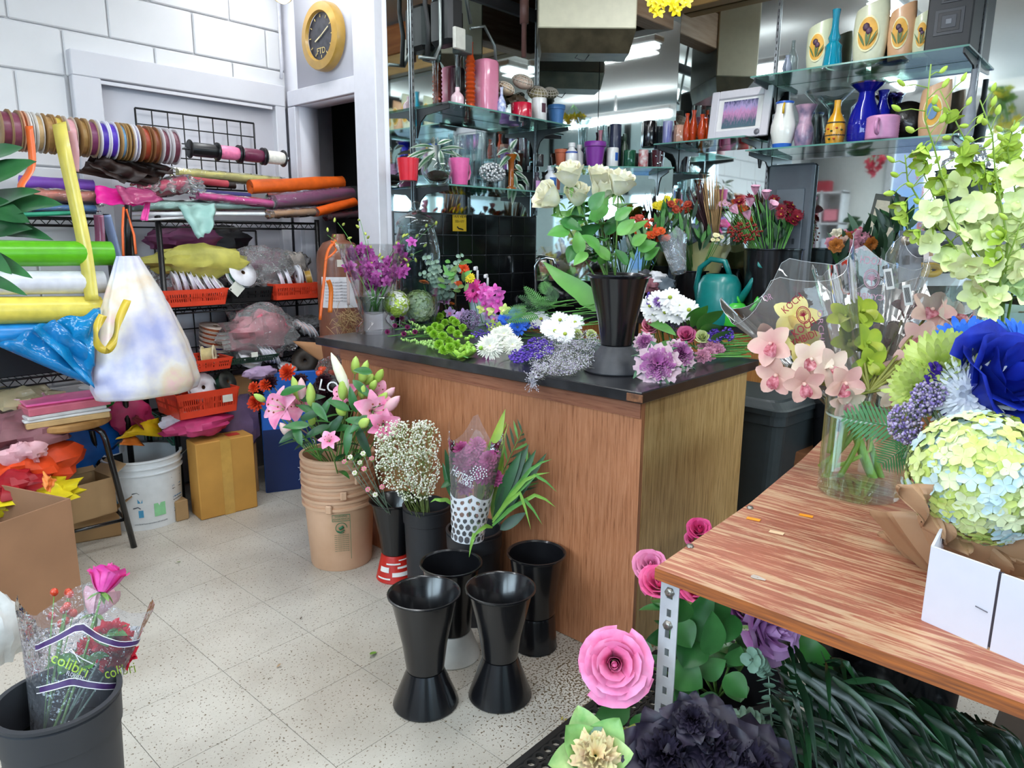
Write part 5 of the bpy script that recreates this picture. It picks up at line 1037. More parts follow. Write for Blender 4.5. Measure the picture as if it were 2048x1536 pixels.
# white honeycomb print with open ovals round the lower sleeve
hole=[]; 
for r in range(7):
    for k in range(11): hole.append((u0-.30+.06*k+(.03 if r%2 else 0),.04+.062*r,.021-.0012*r))
mb=MB(); NU,NV=150,64; U0,U1,V0,V1=u0-.30,u0+.30,.0,.46
idx={}
for i in range(NU+1):
    for j in range(NV+1):
        uu=U0+(U1-U0)*i/NU; vv=V0+(V1-V0)*j/NV; p=V(fn(uu,vv)); q=V((p.x,p.y,0)).normalized(); mb.v.append(tuple(M@(p+q*.0012)))
for i in range(NU):
    for j in range(NV):
        uu=U0+(U1-U0)*(i+.5)/NU; vv=V0+(V1-V0)*(j+.5)/NV
        if any(((uu-a)/c)**2+((vv-b)/(c*1.25))**2<(1.3+.25*math.sin(a*90)) for a,b,c in hole): continue
        k=i*(NV+1)+j; mb.f.append((k,k+NV+1,k+NV+2,k+1)); mb.m.append(0)
mb.build('oval_print',wp,so,world=True)
for i,(px,py,r) in enumerate(((925,925,.030),(950,915,.032),(978,920,.03),(940,950,.028),(968,950,.03),(990,955,.026),(925,900,.026),(955,890,.026),(930,975,.024))):
    q=pd(px,py,2.31+.02*(i%2)); t=T('chrysanthemum','purple pink chrysanthemum inside the dotted sleeve','flower',cc3-V((0,0,.05)),group='purple mums in the dotted sleeve'); stemmed(t,cc3-V((0,0,.05)),q,.002); mumball(mb:=MB(),aim(q,TV+V((rv(-.4,.4),rv(-.4,.4),.5))),r,0,46,1,.1,.15); mb.build('bloom',petal('#a8407e','#c56a9c'),t,world=True)
# green leaves beside it
def leaves_px(name,label,base,lst,ms,w,d=2.3,parent=None,cat='foliage',bl=False,droop=.1):
    t=parent or T(name,label,cat,base)
    for i,(x0,y0,x1,y1,ww) in enumerate(lst):
        a=pd(x0,y0,d+.02); b=pd(x1,y1,d-.02+.02*(i%3)); mb=MB(); leaf(mb,MX(a,b-a,up=-FW+V((0,0,.4))),(b-a).length,ww*w,droop,.18,10,tip=.3); mb.build('leaf',ms[i%len(ms)],t,world=True)
    return t
yel=mat('#a6b83c',.45,noise=.3,scale=9,col2='#4c8a2e',stretch=(1,1,1))
t=leaves_px('dracaena_leaves','tall yellow edged green leaves beside the dotted sleeve',cc3,[(955,1010,1008,820,1),(965,1020,1010,845,1),(985,1040,1005,870,.8)],[yel],.045,2.34)
t=leaves_px('ti_leaves','broad dark green leaves on the right of the dotted sleeve',cc3,[(985,1050,1055,890,1),(995,1050,1070,900,1),(1000,1040,1092,905,.8),(990,1020,1040,905,1),(1000,1060,1050,1025,.9),(905,1000,885,925,.5),(908,980,890,900,.6),(905,960,882,975,.5)],[GD,mat('#1f5a24',.35,noise=.25,scale=20)],.04,2.32)
t=T('palm_frond','feathery green palm frond leaning on the counter behind the leaves','foliage',cc3)
for x0,y0,x1,y1,n in ((985,1030,1095,885,24),(975,1010,1050,850,16)):
    a=pd(x0,y0,2.38); b=pd(x1,y1,2.44); MB().tube([a,b],(.003,.001),5).build('stem',GM,t,world=True)
    for k in range(n):
        f=.25+.75*k/n; p=a.lerp(b,f); s=(-1)**k; ax=(b-a).normalized(); sd=ax.cross(FW).normalized()*s; e=p+(ax*.75+sd*.6)*(.11*(1.15-f*.6)); mb=MB(); leaf(mb,MX(p,e-p,up=-FW),(e-p).length,.009,.08,.1,4); mb.build('frond_blade',GD if k%3 else GM,t,world=True)
t=T('grass_leaves','long arching grass leaves hanging over the charcoal bucket rim','foliage',cc3)
for x0,y0,mx_,my_,x1,y1 in ((985,1045,1050,960,1100,945),(985,1050,1070,990,1112,1015),(985,1052,1050,1000,1085,1050),(988,1040,1060,940,1105,918),(960,1045,945,1080,938,1115),(985,1045,1070,950,1115,985),(985,1055,960,1060,942,1085),(905,1010,880,1000,860,1005),(985,1040,1040,985,1062,1060)):
    p=[pd(x0,y0,2.3),pd((x0+mx_)/2,(y0+my_)/2-6,2.28),pd(mx_,my_,2.26),pd((x1+mx_)/2,(y1+my_)/2-4,2.26),pd(x1,y1,2.26)]; blade(mb:=MB(),p,.014,12,up=-FW); mb.build('blade',GM if x1%2 else GL,t,world=True)
# fallen leaf scraps on the floor
def scrap(px,py,L,col,lb): p=pz(px,py,.0045); mb=MB(); leaf(mb,MX(p,(rv(-1,1),rv(-1,1),0.05)),L,L*.45,-.2,.3,6); tag(mb.build('fallen_leaf',mat(col,.5),world=True),lb,'leaf')
scrap(752,1303,.04,'#6f9c3a','green leaf lying on the floor left of the front cones'); scrap(553,1335,.018,'#a88a6a','small brown petal scrap in the middle of the floor'); scrap(362,1123,.02,'#6f8a3a','tiny curled green scrap by the ochre box'); scrap(1130,1437,.022,'#a89a4a','yellowing scrap near the rubber mat'); scrap(1122,1441,.014,'#94863a','second yellowing scrap near the rubber mat'); scrap(600,1238,.012,'#4a3a24','dark seed shaped scrap on the floor by the tan buckets'); scrap(372,1023,.018,'#8aa03a','green yellow scrap between the pail and the ochre box')
for i in range(110):
    p=pz(rv(140,1050),rv(1060,1500),.004)
    if p.x<1.7 and p.y<3.2: leaf(mb:=MB(),MX(p,(rv(-1,1),rv(-1,1),0)),rv(.004,.011),.003,0,.2,3) if i==0 else leaf(mb,MX(p,(rv(-1,1),rv(-1,1),0)),rv(.004,.011),.003,0,.2,3)
tag(mb.build('floor_litter',mat('#4c4028',.8),world=True),'scattered tiny dark plant crumbs on the pale floor','litter',kind='stuff')
# ================= ON THE COUNTER =================
Zc=CZ+.001
def gth(name,prof,base,label,cat,g,n=40,fn=None,group=None,mats=None,parts=None):
    t=T(name,label,cat,base,group=group); MB().lathe(prof,n,fn=fn).build('body',g,t,ang=60); return t
gl=glass(); 
# fluted vase of dendrobium
vb=V((2.0,2.655,Zc)); H_=hz(vb,488)-Zc; r1=xw(vb,62); r0=xw(vb,26)
t=gth('glass_vase',[(.001,.004),(r0*1.35,.0),(r0*1.4,.02),(r0*.95,.05),(r0*.85,.065),(r0*1.1,.09),(r0*1.5,H_*.5),(r1*.95,H_*.85),(r1,H_),(r1-.006,H_),(r0*1.3,H_*.5),(r0*.7,.09),(.001,.08)],vb,'fluted clear glass vase holding purple orchid sprays at the counter end','vase',gl,n=64,fn=lambda u,a:1+.02*math.cos(32*a))
MB().lathe([(.001,.10),(r0*1.05,.10),(r0*1.4,H_*.42),(.001,H_*.42)],32).build('water',glass('#dfeee2',.02,'w',.85),t)
pm=[petal('#a3308f','#c86ab8',scale=60),petal('#7a1a6a'),petal('#e9d9ee')]
for i,(px,py,sd) in enumerate(((655,470,-.1),(675,445,-.1),(700,500,0),(720,440,0),(735,480,0),(800,480,.1),(815,465,.1),(873,445,.15),(845,500,.1),(760,520,0),(770,560,0),(740,560,0),(830,520,.1))):
    e=pd(px,py,3.3+.03*(i%3)); b0=vb+V((rv(-.02,.02),rv(-.02,.02),.1)); pth=curve(b0,e,-.05,8); t=T('dendrobium_spray','purple dendrobium spray in the fluted glass vase','orchid spray',b0,group='dendrobium sprays in the fluted glass vase')
    MB().tube(pth,(.0025,.001),5).build('stem',GM,t,world=True); bu=MB(); fl=MB()
    for k in range(7):
        f=.42+.58*k/6; p=pth[min(8,int(f*8))]+udir()*.015
        if f>.78: bud(bu,aim(p,udir()+V((0,0,.5))),.024,.006)
        else: orchid(fl,aim(p+udir()*.02,(CAM-p).normalized()+udir()*.6),.027,0,1,5,.9)
    bu.build('buds',mat('#b9c65a',.5),t,world=True) if bu.v else None; fl.build('blooms',pm,t,world=True) if fl.v else None
# big lidded jar
jb=V((2.42,2.64,Zc)); jb=atY(837,2.64,Zc); H_=hz(jb,402)-Zc; R_=xw(V((jb.x,jb.y,1.2)),46)
t=T('glass_jar','large ribbed clear glass jar with a knobbed lid standing against the black tiles','jar',jb)
MB().lathe([(.001,.004),(R_*.8,0),(R_*.85,.02),(R_*.8,.05),(R_*.95,.1),(R_,H_*.3),(R_,H_*.6),(R_*.9,H_*.72),(R_*.78,H_*.78),(R_*.8,H_*.80),(R_*.76,H_*.80),(R_*.96,H_*.6),(R_*.96,H_*.3),(R_*.75,.06),(.001,.05)],48,fn=lambda u,a:1+.012*math.cos(20*a)).build('body',glass('#f4fafa',.02,'jar',.9),t,ang=60)
MB().lathe([(R_*.86,H_*.80),(R_*.88,H_*.83),(R_*.7,H_*.88),(R_*.2,H_*.92),(R_*.1,H_*.935),(R_*.2,H_*.96),(R_*.17,H_*.99),(.001,H_)],40).build('lid',glass('#f4fafa',.02,'jar2',.85),t)
# flower pile helper: place on the counter at pixel with height above slab
def on(px,py,h):
    p=pz(px,py,CZ+h)
    if p.x>2.44 or p.x<0: p=pX(px,py,2.44)
    if p.y>2.62: p=pY(px,py,2.62)
    return p
def lay(p,dx=.16,dy=-.02,l=.22,m=GM,t=None,r=.0022): MB().tube([p,V((p[0]+dx*.3,p[1]+dy,CZ+.02)),V((p[0]+dx,p[1]+dy*2,CZ+.008))],(r,r*.8),5).build('stem',m,t,world=True)
def head(name,label,cat,p,fn,ms,d=None,group=None,stem=True,dx=.2,dy=0):
    t=T(name,label,cat,(p[0],p[1],max(CZ+.002,p[2]-.03)),group=group); mb=MB(); fn(mb,aim(p,d or (CAM-V(p)).normalized()+V((0,0,.5)),rv(0,6))); mb.build('bloom',ms,t,world=True)
    if stem: lay(V(p)-V((0,0,.01)),dx,dy,t=t)
    return t
hy=[petal('#dfe6b8'),petal('#eef2d0'),petal('#cfdc9a')]
head('hydrangea','pale green hydrangea head lying on the counter','flower',on(838,612,.05),lambda m,M:florets(m,M,.075,150,.017,0,-.4,3,.8),hy); head('hydrangea','white and lime hydrangea left of the pale green one','flower',on(793,607,.05),lambda m,M:florets(m,M,.06,110,.016,0,-.4,2,.8),[petal('#f2f3ea'),petal('#bcd35a')])
for i,(px,py) in enumerate(((803,640),(815,658),(790,655),(825,645),(775,668),(808,672),(785,640),(830,668))):
    head('alstroemeria','dark plum alstroemeria bud cluster on the near edge of the counter','flower',on(px,py,.03),lambda m,M:lily(m,M,.028,0,.35,0,0,False),petal('#7a2a5c','#5a1a3c'),group='plum alstroemeria at the near counter edge')
t=T('green_snapdragon','spikes of small green snapdragon buds lying along the counter edge','flowers',on(830,670,.02))
for x0,y0,x1,y1 in ((880,690,800,678),(870,672,815,640),(885,695,840,685),(850,660,800,668)):
    a=on(x0,y0,.02); b=on(x1,y1,.03); MB().tube([a,b],(.003,.001),5).build('stem',GM,t,world=True); mb=MB()
    for k in range(26): f=k/26; p=a.lerp(b,f)+udir()*.012*(1.15-f); mb.ball(p,.006*(1.25-f*.6),6,4,0,(1,1,1.3))
    mb.build('buds',mat('#9cc46a',.5,noise=.2),t,world=True)
gm_=mat('#7fb31e',.6,noise=.25,scale=120)
for i in range(19):
    px,py=((872,640),(880,655),(868,668),(890,645),(902,660),(885,672),(898,682),(878,688),(912,645),(915,668),(890,628),(905,640),(925,655),(870,652),(900,695),(888,700),(860,660),(880,632),(912,690))[i]
    head('button_mum','lime green button chrysanthemum in the middle of the near counter edge','flower',on(px,py,.035+.01*(i%3)),lambda m,M:mumball(m,M,.021,0,50,.8,.0,.2),gm_,group='lime button chrysanthemums on the counter',dx=.1)
t=T('hypericum_berries','bunch of round green hypericum berries behind the lily buds','berries',on(940,690,.02))
for k in range(24): p=on(rv(912,962),rv(672,706),rv(.02,.05)); MB().ball(p,.0085,8,6).build('berry',mat('#8fc23c',.35,coat=.3),t,world=True)
lay(on(940,690,.02),.15,t=t)
for x0,y0,x1,y1,lb in ((922,711,896,702,'left of the two loose green lily buds at the counter edge'),(952,700,917,714,'right of the two loose green lily buds at the counter edge'),(945,690,920,700,'small green lily bud above the pair at the counter edge')):
    a=on(x0,y0,.018); b=on(x1,y1,.018); t=T('lily_bud',lb,'flower bud',a); bud(mb:=MB(),aim(a,b-a),(b-a).length*1.1,.015); mb.build('bud',mat('#8fc23c',.45,noise=.2,scale=15),t,world=True); MB().tube([a,a+(a-b)*.5],.0025,5).build('stem',GM,t,world=True)
head('trachelium','dusty purple trachelium dome in the middle of the counter','flower',on(940,640,.06),lambda m,M:[m.ball(M@(d_*rv(.034,.05)),rv(.0025,.004),5,3) for d_ in [V((d.x,d.y,abs(d.z)*.8)) for d in [udir() for _ in range(420)]]],mat('#8d7a9c',.7,noise=.3,scale=60))
mini=pumpkin(on(911,570,.10),xw(on(911,570,.10),15),'#e2581a','small orange pumpkin standing above the flowers in the middle of the counter'); MB().tube([on(911,580,.09),on(911,612,.02)],.004,6).build('stake',mat('#5a4a30'),mini,world=True)
head('gerbera','magenta gerbera daisy facing left in the middle of the counter','flower',on(948,582,.10),lambda m,M:daisy(m,M,.062,26,2,0,1,.15,.2,.5),[petal('#d62a8c','#e85aa8'),mat('#5a1430',.7)],d=TV+V((-.3,.6,.0)))
for px,py,r,lb in ((848,566,.028,'left orange chrysanthemum beside the large jar'),(880,566,.024,'right orange chrysanthemum beside the large jar'),(903,608,.018,'small orange blossom under the pumpkin')): head('chrysanthemum',lb,'flower',on(px,py,.10),lambda m,M:daisy(m,M,r,18,3,0,1,.3),[petal('#e08a4c','#c8642c'),mat('#b0a030')],d=(0,-.3,1))
head('gerbera','burnt orange flower leaning above the magenta gerbera','flower',on(927,540,.13),lambda m,M:daisy(m,M,.035,18,3,0,1,.3),[petal('#d8481c'),mat('#b0a030')],d=TV+V((.5,-.6,.3)))
head('chrysanthemum','yellow chrysanthemum peeking out behind the magenta gerbera','flower',on(940,556,.1),lambda m,M:daisy(m,M,.028,18,2),[petal('#e3cf2a'),mat('#8a9a20')])
def spike(name,label,cat,lst,r,ms,group=None,f=None):
    t=T(name,label,cat,on(lst[0][0],lst[0][1],.03),group=group)
    for px,py,h in lst: p=on(px,py,h); mb=MB(); (f or (lambda m,M:orchid(m,M,r,0,1,5,.85)))(mb,aim(p,(CAM-p).normalized()+udir()*.5)); mb.build('bloom',ms,t,world=True)
    lay(on(lst[0][0],lst[0][1],.03),.2,t=t); return t
spike('pink_snapdragon','bright orchid pink snapdragon spray behind the blue daisies','flowers',[(968,578,.1),(978,590,.09),(990,580,.1),(985,604,.07),(998,598,.08),(970,602,.08),(996,615,.06),(980,618,.06),(1000,585,.09),(965,588,.09)],.030,[petal('#e85ac0','#f08ad4'),petal('#d84ab0')])
spike('stock_flowers','mauve and white stock flowers left of the magenta gerbera','flowers',[(888,590,.08),(893,602,.07),(880,600,.08),(870,585,.08)],.022,[petal('#b86aa8','#e0c0d8'),petal('#a04a90')])
spike('lisianthus','lilac and pink blooms behind the trachelium dome','flowers',[(900,625,.07),(915,635,.06),(925,628,.07),(975,630,.06),(990,635,.06)],.028,[petal('#b89ad8','#d8b0d8'),petal('#e07aa8')])
spike('green_orchids','small yellow green cymbidium blooms behind the blue daisies','flowers',[(965,618,.06),(985,622,.06),(1010,620,.06),(1000,655,.04),(985,650,.04)],.030,[petal('#b8d25a','#d8e490'),petal('#e8e8a0')])
for i,(px,py,r) in enumerate(((1012,640,.040),(1032,628,.038),(1035,655,.038),(1048,648,.032))): head('blue_daisy','bright blue dyed daisy on the counter','flower',on(px,py,.06),lambda m,M:daisy(m,M,r,18,2,0,1,.1,.22,.5),[petal('#2f6fdc','#1d4fc0'),mat('#30506a')],group='bright blue dyed daisies on the counter')
for i,(px,py,r,lb) in enumerate(((980,693,.052,'big white spider chrysanthemum at the near counter edge'),(1008,668,.042,'white spider chrysanthemum behind the biggest one'),(1025,690,.042,'white spider chrysanthemum right of the biggest one'),(993,668,.03,'small white chrysanthemum behind the biggest one'),(1022,660,.036,'white chrysanthemum under the blue daisies'))): head('spider_mum',lb,'flower',on(px,py,.045),lambda m,M:(daisy(m,M,r,34,4,0,1,.12,.2,.45)),[petal('#f4f2ea','#e9ead8'),mat('#d9dc8a')])
wd=[petal('#f7f6f2','#e8e9ea'),mat('#a9b83c',.7)]
for i,(px,py) in enumerate(((1062,640),(1082,638),(1098,655),(1120,640),(1138,655),(1130,668),(1110,662),(1150,645))): head('white_daisy','white daisy behind the silvery filler flowers left of the cone bucket','flower',on(px,py,.06),lambda m,M:daisy(m,M,.042,18,1,0,1,.1,.2,.6),wd,group='white daisies left of the cone bucket')
pu_=[mat('#4a2a9c',.6,noise=.3,scale=80),mat('#6a48b8',.6)]
def statice(name,label,areas,dotr,ms,n,cat='flowers',branch=True,stm=GM,dv=5):
    c=on(*areas[0][:2],.03); t=T(name,label,cat,c); t['kind']='stuff'; st=MB(); dt=MB()
    for (px,py,rx,ry,h,k_) in areas:
        for k in range(int(n*k_)):
            a=rv(0,6.28); q=math.sqrt(rv(0,1)); p=on(px+rx*q*math.cos(a),py+ry*q*math.sin(a),h*rv(.3,1.1)); dt.ball(p,dotr*rv(.6,1.3),dv,3,rnd.randrange(len(ms)),(1,1,.7))
            if branch and k%2==0: st.tube([p,p+V((rv(.0,.03),rv(-.01,.02),-.008))],.0006,3,cap=False)
        for k in range(4): q=on(px,py,h*.5); st.tube([q,V((q.x+rv(.05,.2),q.y+rv(-.05,.05),CZ+.006))],.0014,4)
    dt.build('blooms',ms,t,world=True); st.build('stems',stm,t,world=True); return t
statice('purple_statice','deep purple statice clusters near the front edge of the counter',[(1040,712,22,14,.04,1),(1062,705,26,16,.05,1),(1088,695,22,16,.05,1),(1075,685,20,10,.05,.6)],.005,pu_,150)
statice('purple_statice','deep purple statice sprigs behind the white spider mums',[(965,668,22,8,.05,.6),(985,650,15,8,.06,.4),(1075,648,18,10,.07,.6),(1028,640,14,7,.08,.4)],.0048,pu_,90)
lm_=[mat('#cfcbd6',.7,noise=0),mat('#b3a6c4',.7,noise=0),mat('#dcdce0',.7,noise=0)]
statice('limonium','cloud of silvery lavender limonium spilling over the counter edge left of the cone bucket',[(1110,690,45,22,.05,1.2),(1150,710,42,30,.06,1.4),(1170,680,28,20,.08,.7),(1090,720,32,22,.05,.9),(1120,735,40,16,.03,1),(1075,742,14,16,.02,.35)],.0022,lm_,620,stm=mat('#a9aca0',.7),dv=4)
t=T('limonium_sprig','silvery limonium sprig drooping below the counter top','flowers',on(1068,745,.01)); mb=MB()
q=pX(1072,742,CX0-.06); mb.tube([q,pX(1066,765,CX0-.065),pX(1056,785,CX0-.07)],.001,4)
for k in range(60): p=pX(1064+rv(-16,14),rv(742,784),CX0-.065+rv(-.01,.01)); mb.ball(p,.002,4,3); mb.tube([p,pX(1064,min(784,750+k*.4),CX0-.065)],.0005,3,cap=False)
mb.build('sprig',lm_[0],t,world=True)
# greenery behind
t=T('fern_fronds','dark green leatherleaf fern fronds lying toward the sink','foliage',on(1050,600,.03))
for x0,y0,x1,y1 in ((1110,640,1030,600),(1100,650,1045,580),(1090,640,1020,622),(1110,630,1100,585),(1060,640,1000,640),(1120,625,1060,612),(1100,615,1085,575),(1080,650,1010,655)):
    a=on(x0,y0-22,.03); b=on(x1,y1-14,.10); mb=MB(); fern(mb,MX(a,b-a,up=TV+V((0,0,.6))),(b-a).length*.95,.045,16,0,.05); mb.build('frond',GD if x0%20 else GR,t,world=True)
t=T('cut_stems','tangle of cut green stems lying behind the flowers','stems',on(1120,640,.02)); t['kind']='stuff'; mb=MB()
for k in range(46): a=on(rv(1010,1180),rv(600,655),.01+rv(0,.04)); mb.tube([a,a+V((rv(.05,.22),rv(-.12,.02),rv(-.0,.02)))],rv(.0012,.0025),4)
for k in range(34): a=on(rv(1380,1440),rv(675,715),.008+rv(0,.03)); mb.tube([a,a+V((rv(.04,.16),rv(-.14,-.04),rv(0,.015)))],rv(.0015,.003),4)
mb.build('stems',GM,t,world=True)
t=T('aspidistra_leaf','long dark green strap leaf arching in front of the black tiles','leaf',on(1180,615,.05)); blade(mb:=MB(),[pd(1195,620,3.1),pd(1165,585,3.12),pd(1120,555,3.15),pd(1085,522,3.2)],.09,14,up=-FW); mb.build('blade',mat('#4f8a35',.4,noise=.3,scale=6),t,world=True)
t=T('eucalyptus_sprigs','grey green eucalyptus sprigs rising between the jar and the pumpkin','foliage',on(870,575,.08))
for x0,y0,x1,y1 in ((885,590,850,510),(880,590,870,520),(890,595,900,530),(880,600,862,545),(900,600,922,505),(890,590,840,545)): a=on(x0,y0,.06); b=pd(x1,y1,3.15); eucalyptus(mb:=MB(),curve(a,b,-.02,5),.017,11); mb.build('sprig',[GG,STM],t,world=True)
t=T('ruscus_branch','olive green leafy branch behind the small pumpkin','foliage',on(905,560,.08))
for k in range(18): p=pd(rv(885,930),rv(520,590),3.12); mb=MB(); leaf(mb,MX(p,udir()+V((0,0,.7)),up=-FW),.05,.018,.2,.2,5); mb.build('leaf',GM if k%2 else mat('#5a7a3a',.5),t,world=True)
for px,py,h,lb in ((800,575,.12,'lime hydrangea leaf'),): pass
# right group
km=[petal('#a8569c','#c88ab8',scale=30),petal('#e0c0cc'),mat('#5f8a6a',.5,noise=.2)]
def kale(p,R,lb,d=None):
    t=T('ornamental_kale',lb,'flower',(p.x,p.y,CZ+.002)); d=d or (CAM-p).normalized()+V((0,0,.4)); mb=MB()
    ruffle(mb,aim(p,d),R*.70,0,7,9,.9,.15); ruffle(mb,aim(p-V(d).normalized()*R*.12,d),R*.95,1,3,14,.55,.12); 
    mb.build('head',km,t,world=True)
    for k in range(7): a=k*.9; m2=MB(); M=aim(p-V(d).normalized()*R*.3,d); leaf(m2,MX(p-V(d).normalized()*R*.35,(M.to_3x3()@V((math.cos(a),math.sin(a),.25)))),R*1.15,R*.8,.1,.25,8,wav=.06); m2.build('leaf',km[2],t,world=True)
    return t
kale(on(1315,728,.055),.075,'largest pink ornamental kale at the right of the cone bucket'); kale(on(1362,708,.055),.062,'pink ornamental kale right of the largest one',TV+V((.3,-.3,.5))); kale(on(1290,685,.05),.045,'small purple kale behind the cone bucket foot')
def rosehd(p,r,col,c2,lb,d=None,name='rose'): t=T(name,lb,'flower',(p.x,p.y,CZ+.002)); rose(mb:=MB(),aim(p-V((0,0,r*.4)),d or (CAM-p).normalized()+V((0,0,.6))),r,0,16,.6); mb.build('bloom',petal(col,c2),t,world=True); lay(p-V((0,0,.02)),.15,t=t)
rosehd(on(1372,668,.05),.036,'#d65a94','#e78ab0','pink rose lying at the right of the kale'); rosehd(on(1300,650,.05),.034,'#e07a9a','#f0a8b8','soft pink rose behind the kale beside the bucket'); rosehd(on(1405,672,.05),.026,'#c9d48a','#dfe4b0','pale green ranunculus beside the pink rose',name='ranunculus'); rosehd(on(1155,668,.05),.022,'#c4d47a','#dfe4b0','pale green ranunculus behind the silvery limonium',name='ranunculus'); rosehd(on(1183,668,.05),.022,'#c4d47a','#dfe4b0','second pale green ranunculus near the cone bucket',name='ranunculus')
for i,(px,py) in enumerate(((1318,600),(1340,595),(1330,625),(1308,628),(1355,628),(1378,620),(1345,610),(1300,612),(1362,612))): head('white_daisy','white daisy at the right behind the cone bucket','flower',on(px,py,.09),lambda m,M:daisy(m,M,.043,18,1,0,1,.1,.2,.6),wd,group='white daisies right of the cone bucket')
for i,(px,py) in enumerate(((1410,695),(1425,690),(1418,708),(1435,700),(1405,712))): head('carnation','dusty pink carnation at the right end of the counter','flower',on(px,py,.035),lambda m,M:ruffle(m,M,.027,0,6,9,.8,.2),petal('#c07898','#d89ab0'),group='dusty pink carnations at the right end')
statice('purple_statice','violet statice sprig at the right end of the counter',[(1430,672,16,14,.08,.7),(1455,668,14,14,.08,.5),(1300,600,8,16,.11,.3)],.005,pu_,120)
statice('dark_trachelium','dark mauve trachelium between the roses',[(1338,652,22,15,.06,1)],.003,[mat('#6a5a78',.7),mat('#4a4a5a',.7)],300)
head('lavender_bloom','lavender bloom beside the white daisies right of the bucket','flower',on(1316,605,.1),lambda m,M:ruffle(m,M,.028,0,5,8),petal('#b48ad8'))
for i,(px,py) in enumerate(((1395,725),(1388,740))): pass
t=T('galax_leaves','broad glossy green leaves behind the pink rose','foliage',on(1400,650,.05))
for x0,y0,x1,y1,w in ((1385,655,1410,612,.07),(1395,660,1440,620,.08),(1375,650,1395,615,.05),(1400,665,1440,650,.06),(1290,640,1345,660,.05),(1300,700,1340,680,.05),(1420,690,1460,660,.06)): a=on(x0,y0,.04); b=on(x1,y1,.10); mb=MB(); leaf(mb,MX(a,b-a,up=TV+V((0,0,.8))),(b-a).length*1.1,w,.1,.2,10); mb.build('leaf',mat('#4f8a3a',.4,noise=.25,scale=12),t,world=True)
# ---- cone bucket of white roses ----
wbase=pz(1231,741,Zc); wb_,wh,wt=cone_px(1231,741,62,29,61,690,548,'black cone bucket of white roses standing on the counter corner',z0=Zc,group=None,b=wbase,mf=mat('#2b2c31',.45,noise=.35,scale=18,col2='#45464b'))
for k in range(4): z=Zc+.045+.018*k; MB().tube([(wb_.x+(xw(wb_,56)-.018-.0115*k)*math.cos(a*.2618),wb_.y+(xw(wb_,56)-.018-.0115*k)*math.sin(a*.2618),z) for a in range(25)],.0012,4,cap=False).build('foot_ring',mat('#5a5b60',.5),wt,world=True)
rb0=V((wb_.x,wb_.y,Zc+wh-.12))
for i,(px,py,r,dx,lb) in enumerate(((1142,362,.034,(-.1,.1,.7),'white rose highest at the left of the cone bucket bunch'),(1108,400,.036,(-.5,.5,.35),'white rose farthest left of the cone bucket bunch'),(1195,366,.032,(.1,-.1,.8),'white rose at the back of the cone bucket bunch'),(1237,378,.034,(.1,-.2,.8),'white rose farthest right of the cone bucket bunch'),(1155,402,.031,(0,0,.5),'white rose in the centre of the cone bucket bunch'),(1198,398,.034,(.3,0,.5),'creamy rose low in the cone bucket bunch'))):
    d=2.12+.04*(i%3); rose_stem('white_rose',lb,'flower',rb0+V((.02*math.cos(i),.02*math.sin(i),0)),pd(px,py,d),r*1.42,'#f8f5e6',col2='#efebc8',leaves=4,d=TV*.3+V(dx),lc=mat('#4d9040',.4,noise=.25,scale=20),ll=.062,opened=.35,n=16)
t=T('rose_foliage','light green serrated leaves filling the white rose bunch','foliage',rb0)
for (x0,y0,x1,y1,w) in ((1190,445,1210,375,.05),(1160,440,1110,425,.05),(1140,462,1100,465,.045),(1150,480,1195,450,.05),(1170,520,1140,505,.04),(1200,500,1170,470,.045),(1235,470,1265,440,.04),(1265,490,1290,470,.04),(1275,500,1310,485,.04),(1290,520,1315,495,.035),(1150,445,1165,405,.04),(1240,460,1250,420,.04),(1210,470,1240,430,.045),(1180,420,1205,385,.045),(1130,430,1180,415,.04),(1220,520,1190,490,.04),(1255,530,1235,500,.035),(1150,490,1138,520,.04),(1175,505,1150,525,.035),(1215,410,1180,440,.045),(1250,470,1290,440,.03),(1230,440,1260,415,.04),(1200,530,1215,505,.04),(1120,440,1160,455,.04),(1160,510,1155,465,.04)):
    d=2.16+rv(-.08,.08); a=pd(x0,y0,d); b=pd(x1,y1,d-.02); mb=MB(); leaf(mb,MX(a,b-a,up=TV+V((rv(-.3,.3),rv(-.3,.3),.6))),(b-a).length*1.1,w,.15,.25,9,tip=.15,wav=.01); mb.build('leaf',(mat('#569a42',.4,noise=.25,scale=20),mat('#3f7f3c',.4,noise=.25,scale=20),mat('#6aa84a',.4,noise=.2,scale=20))[x0%3],t,world=True)
# ================= SINK COUNTER =================
sk=MB(); sk.box(((XC+XM)/2+.1,2.70,.865),(XM-XC-.25,.44,.03)); t=T('sink_counter','black back counter with a wooden front running below the mirrors','counter',(3.2,2.7,0))
sk.box((3.82,.35,.865),(.46,4.0,.03)); sk.build('countertop',slabm,t,world=True,smooth=False)
cf=MB(); cf.box((3.62,.3,.43),(.02,3.9,.84)); cf.box((3.0,2.50,.43),(1.2,.02,.84)); cf.build('front_panel',oak('#7a4a28','#9c6436','#b07844',ax=2),t,world=True,smooth=False)
for y in (1.6,1.15,.7,.25,-.2): MB().box((3.605,y,.45),(.012,.40,.70),b=.004).build('cabinet_door',oak('#8a5528','#a8703a','#bb8548',ax=2),t,world=True,smooth=False)
chrome=mat('#c9ccd0',.12,metal=1,noise=0)
fx=atY(1070,2.82,.88); t=T('faucet','tall chrome gooseneck faucet in front of the black tiles','faucet',(fx.x,fx.y,.881)); zt_=hz(fx,515)
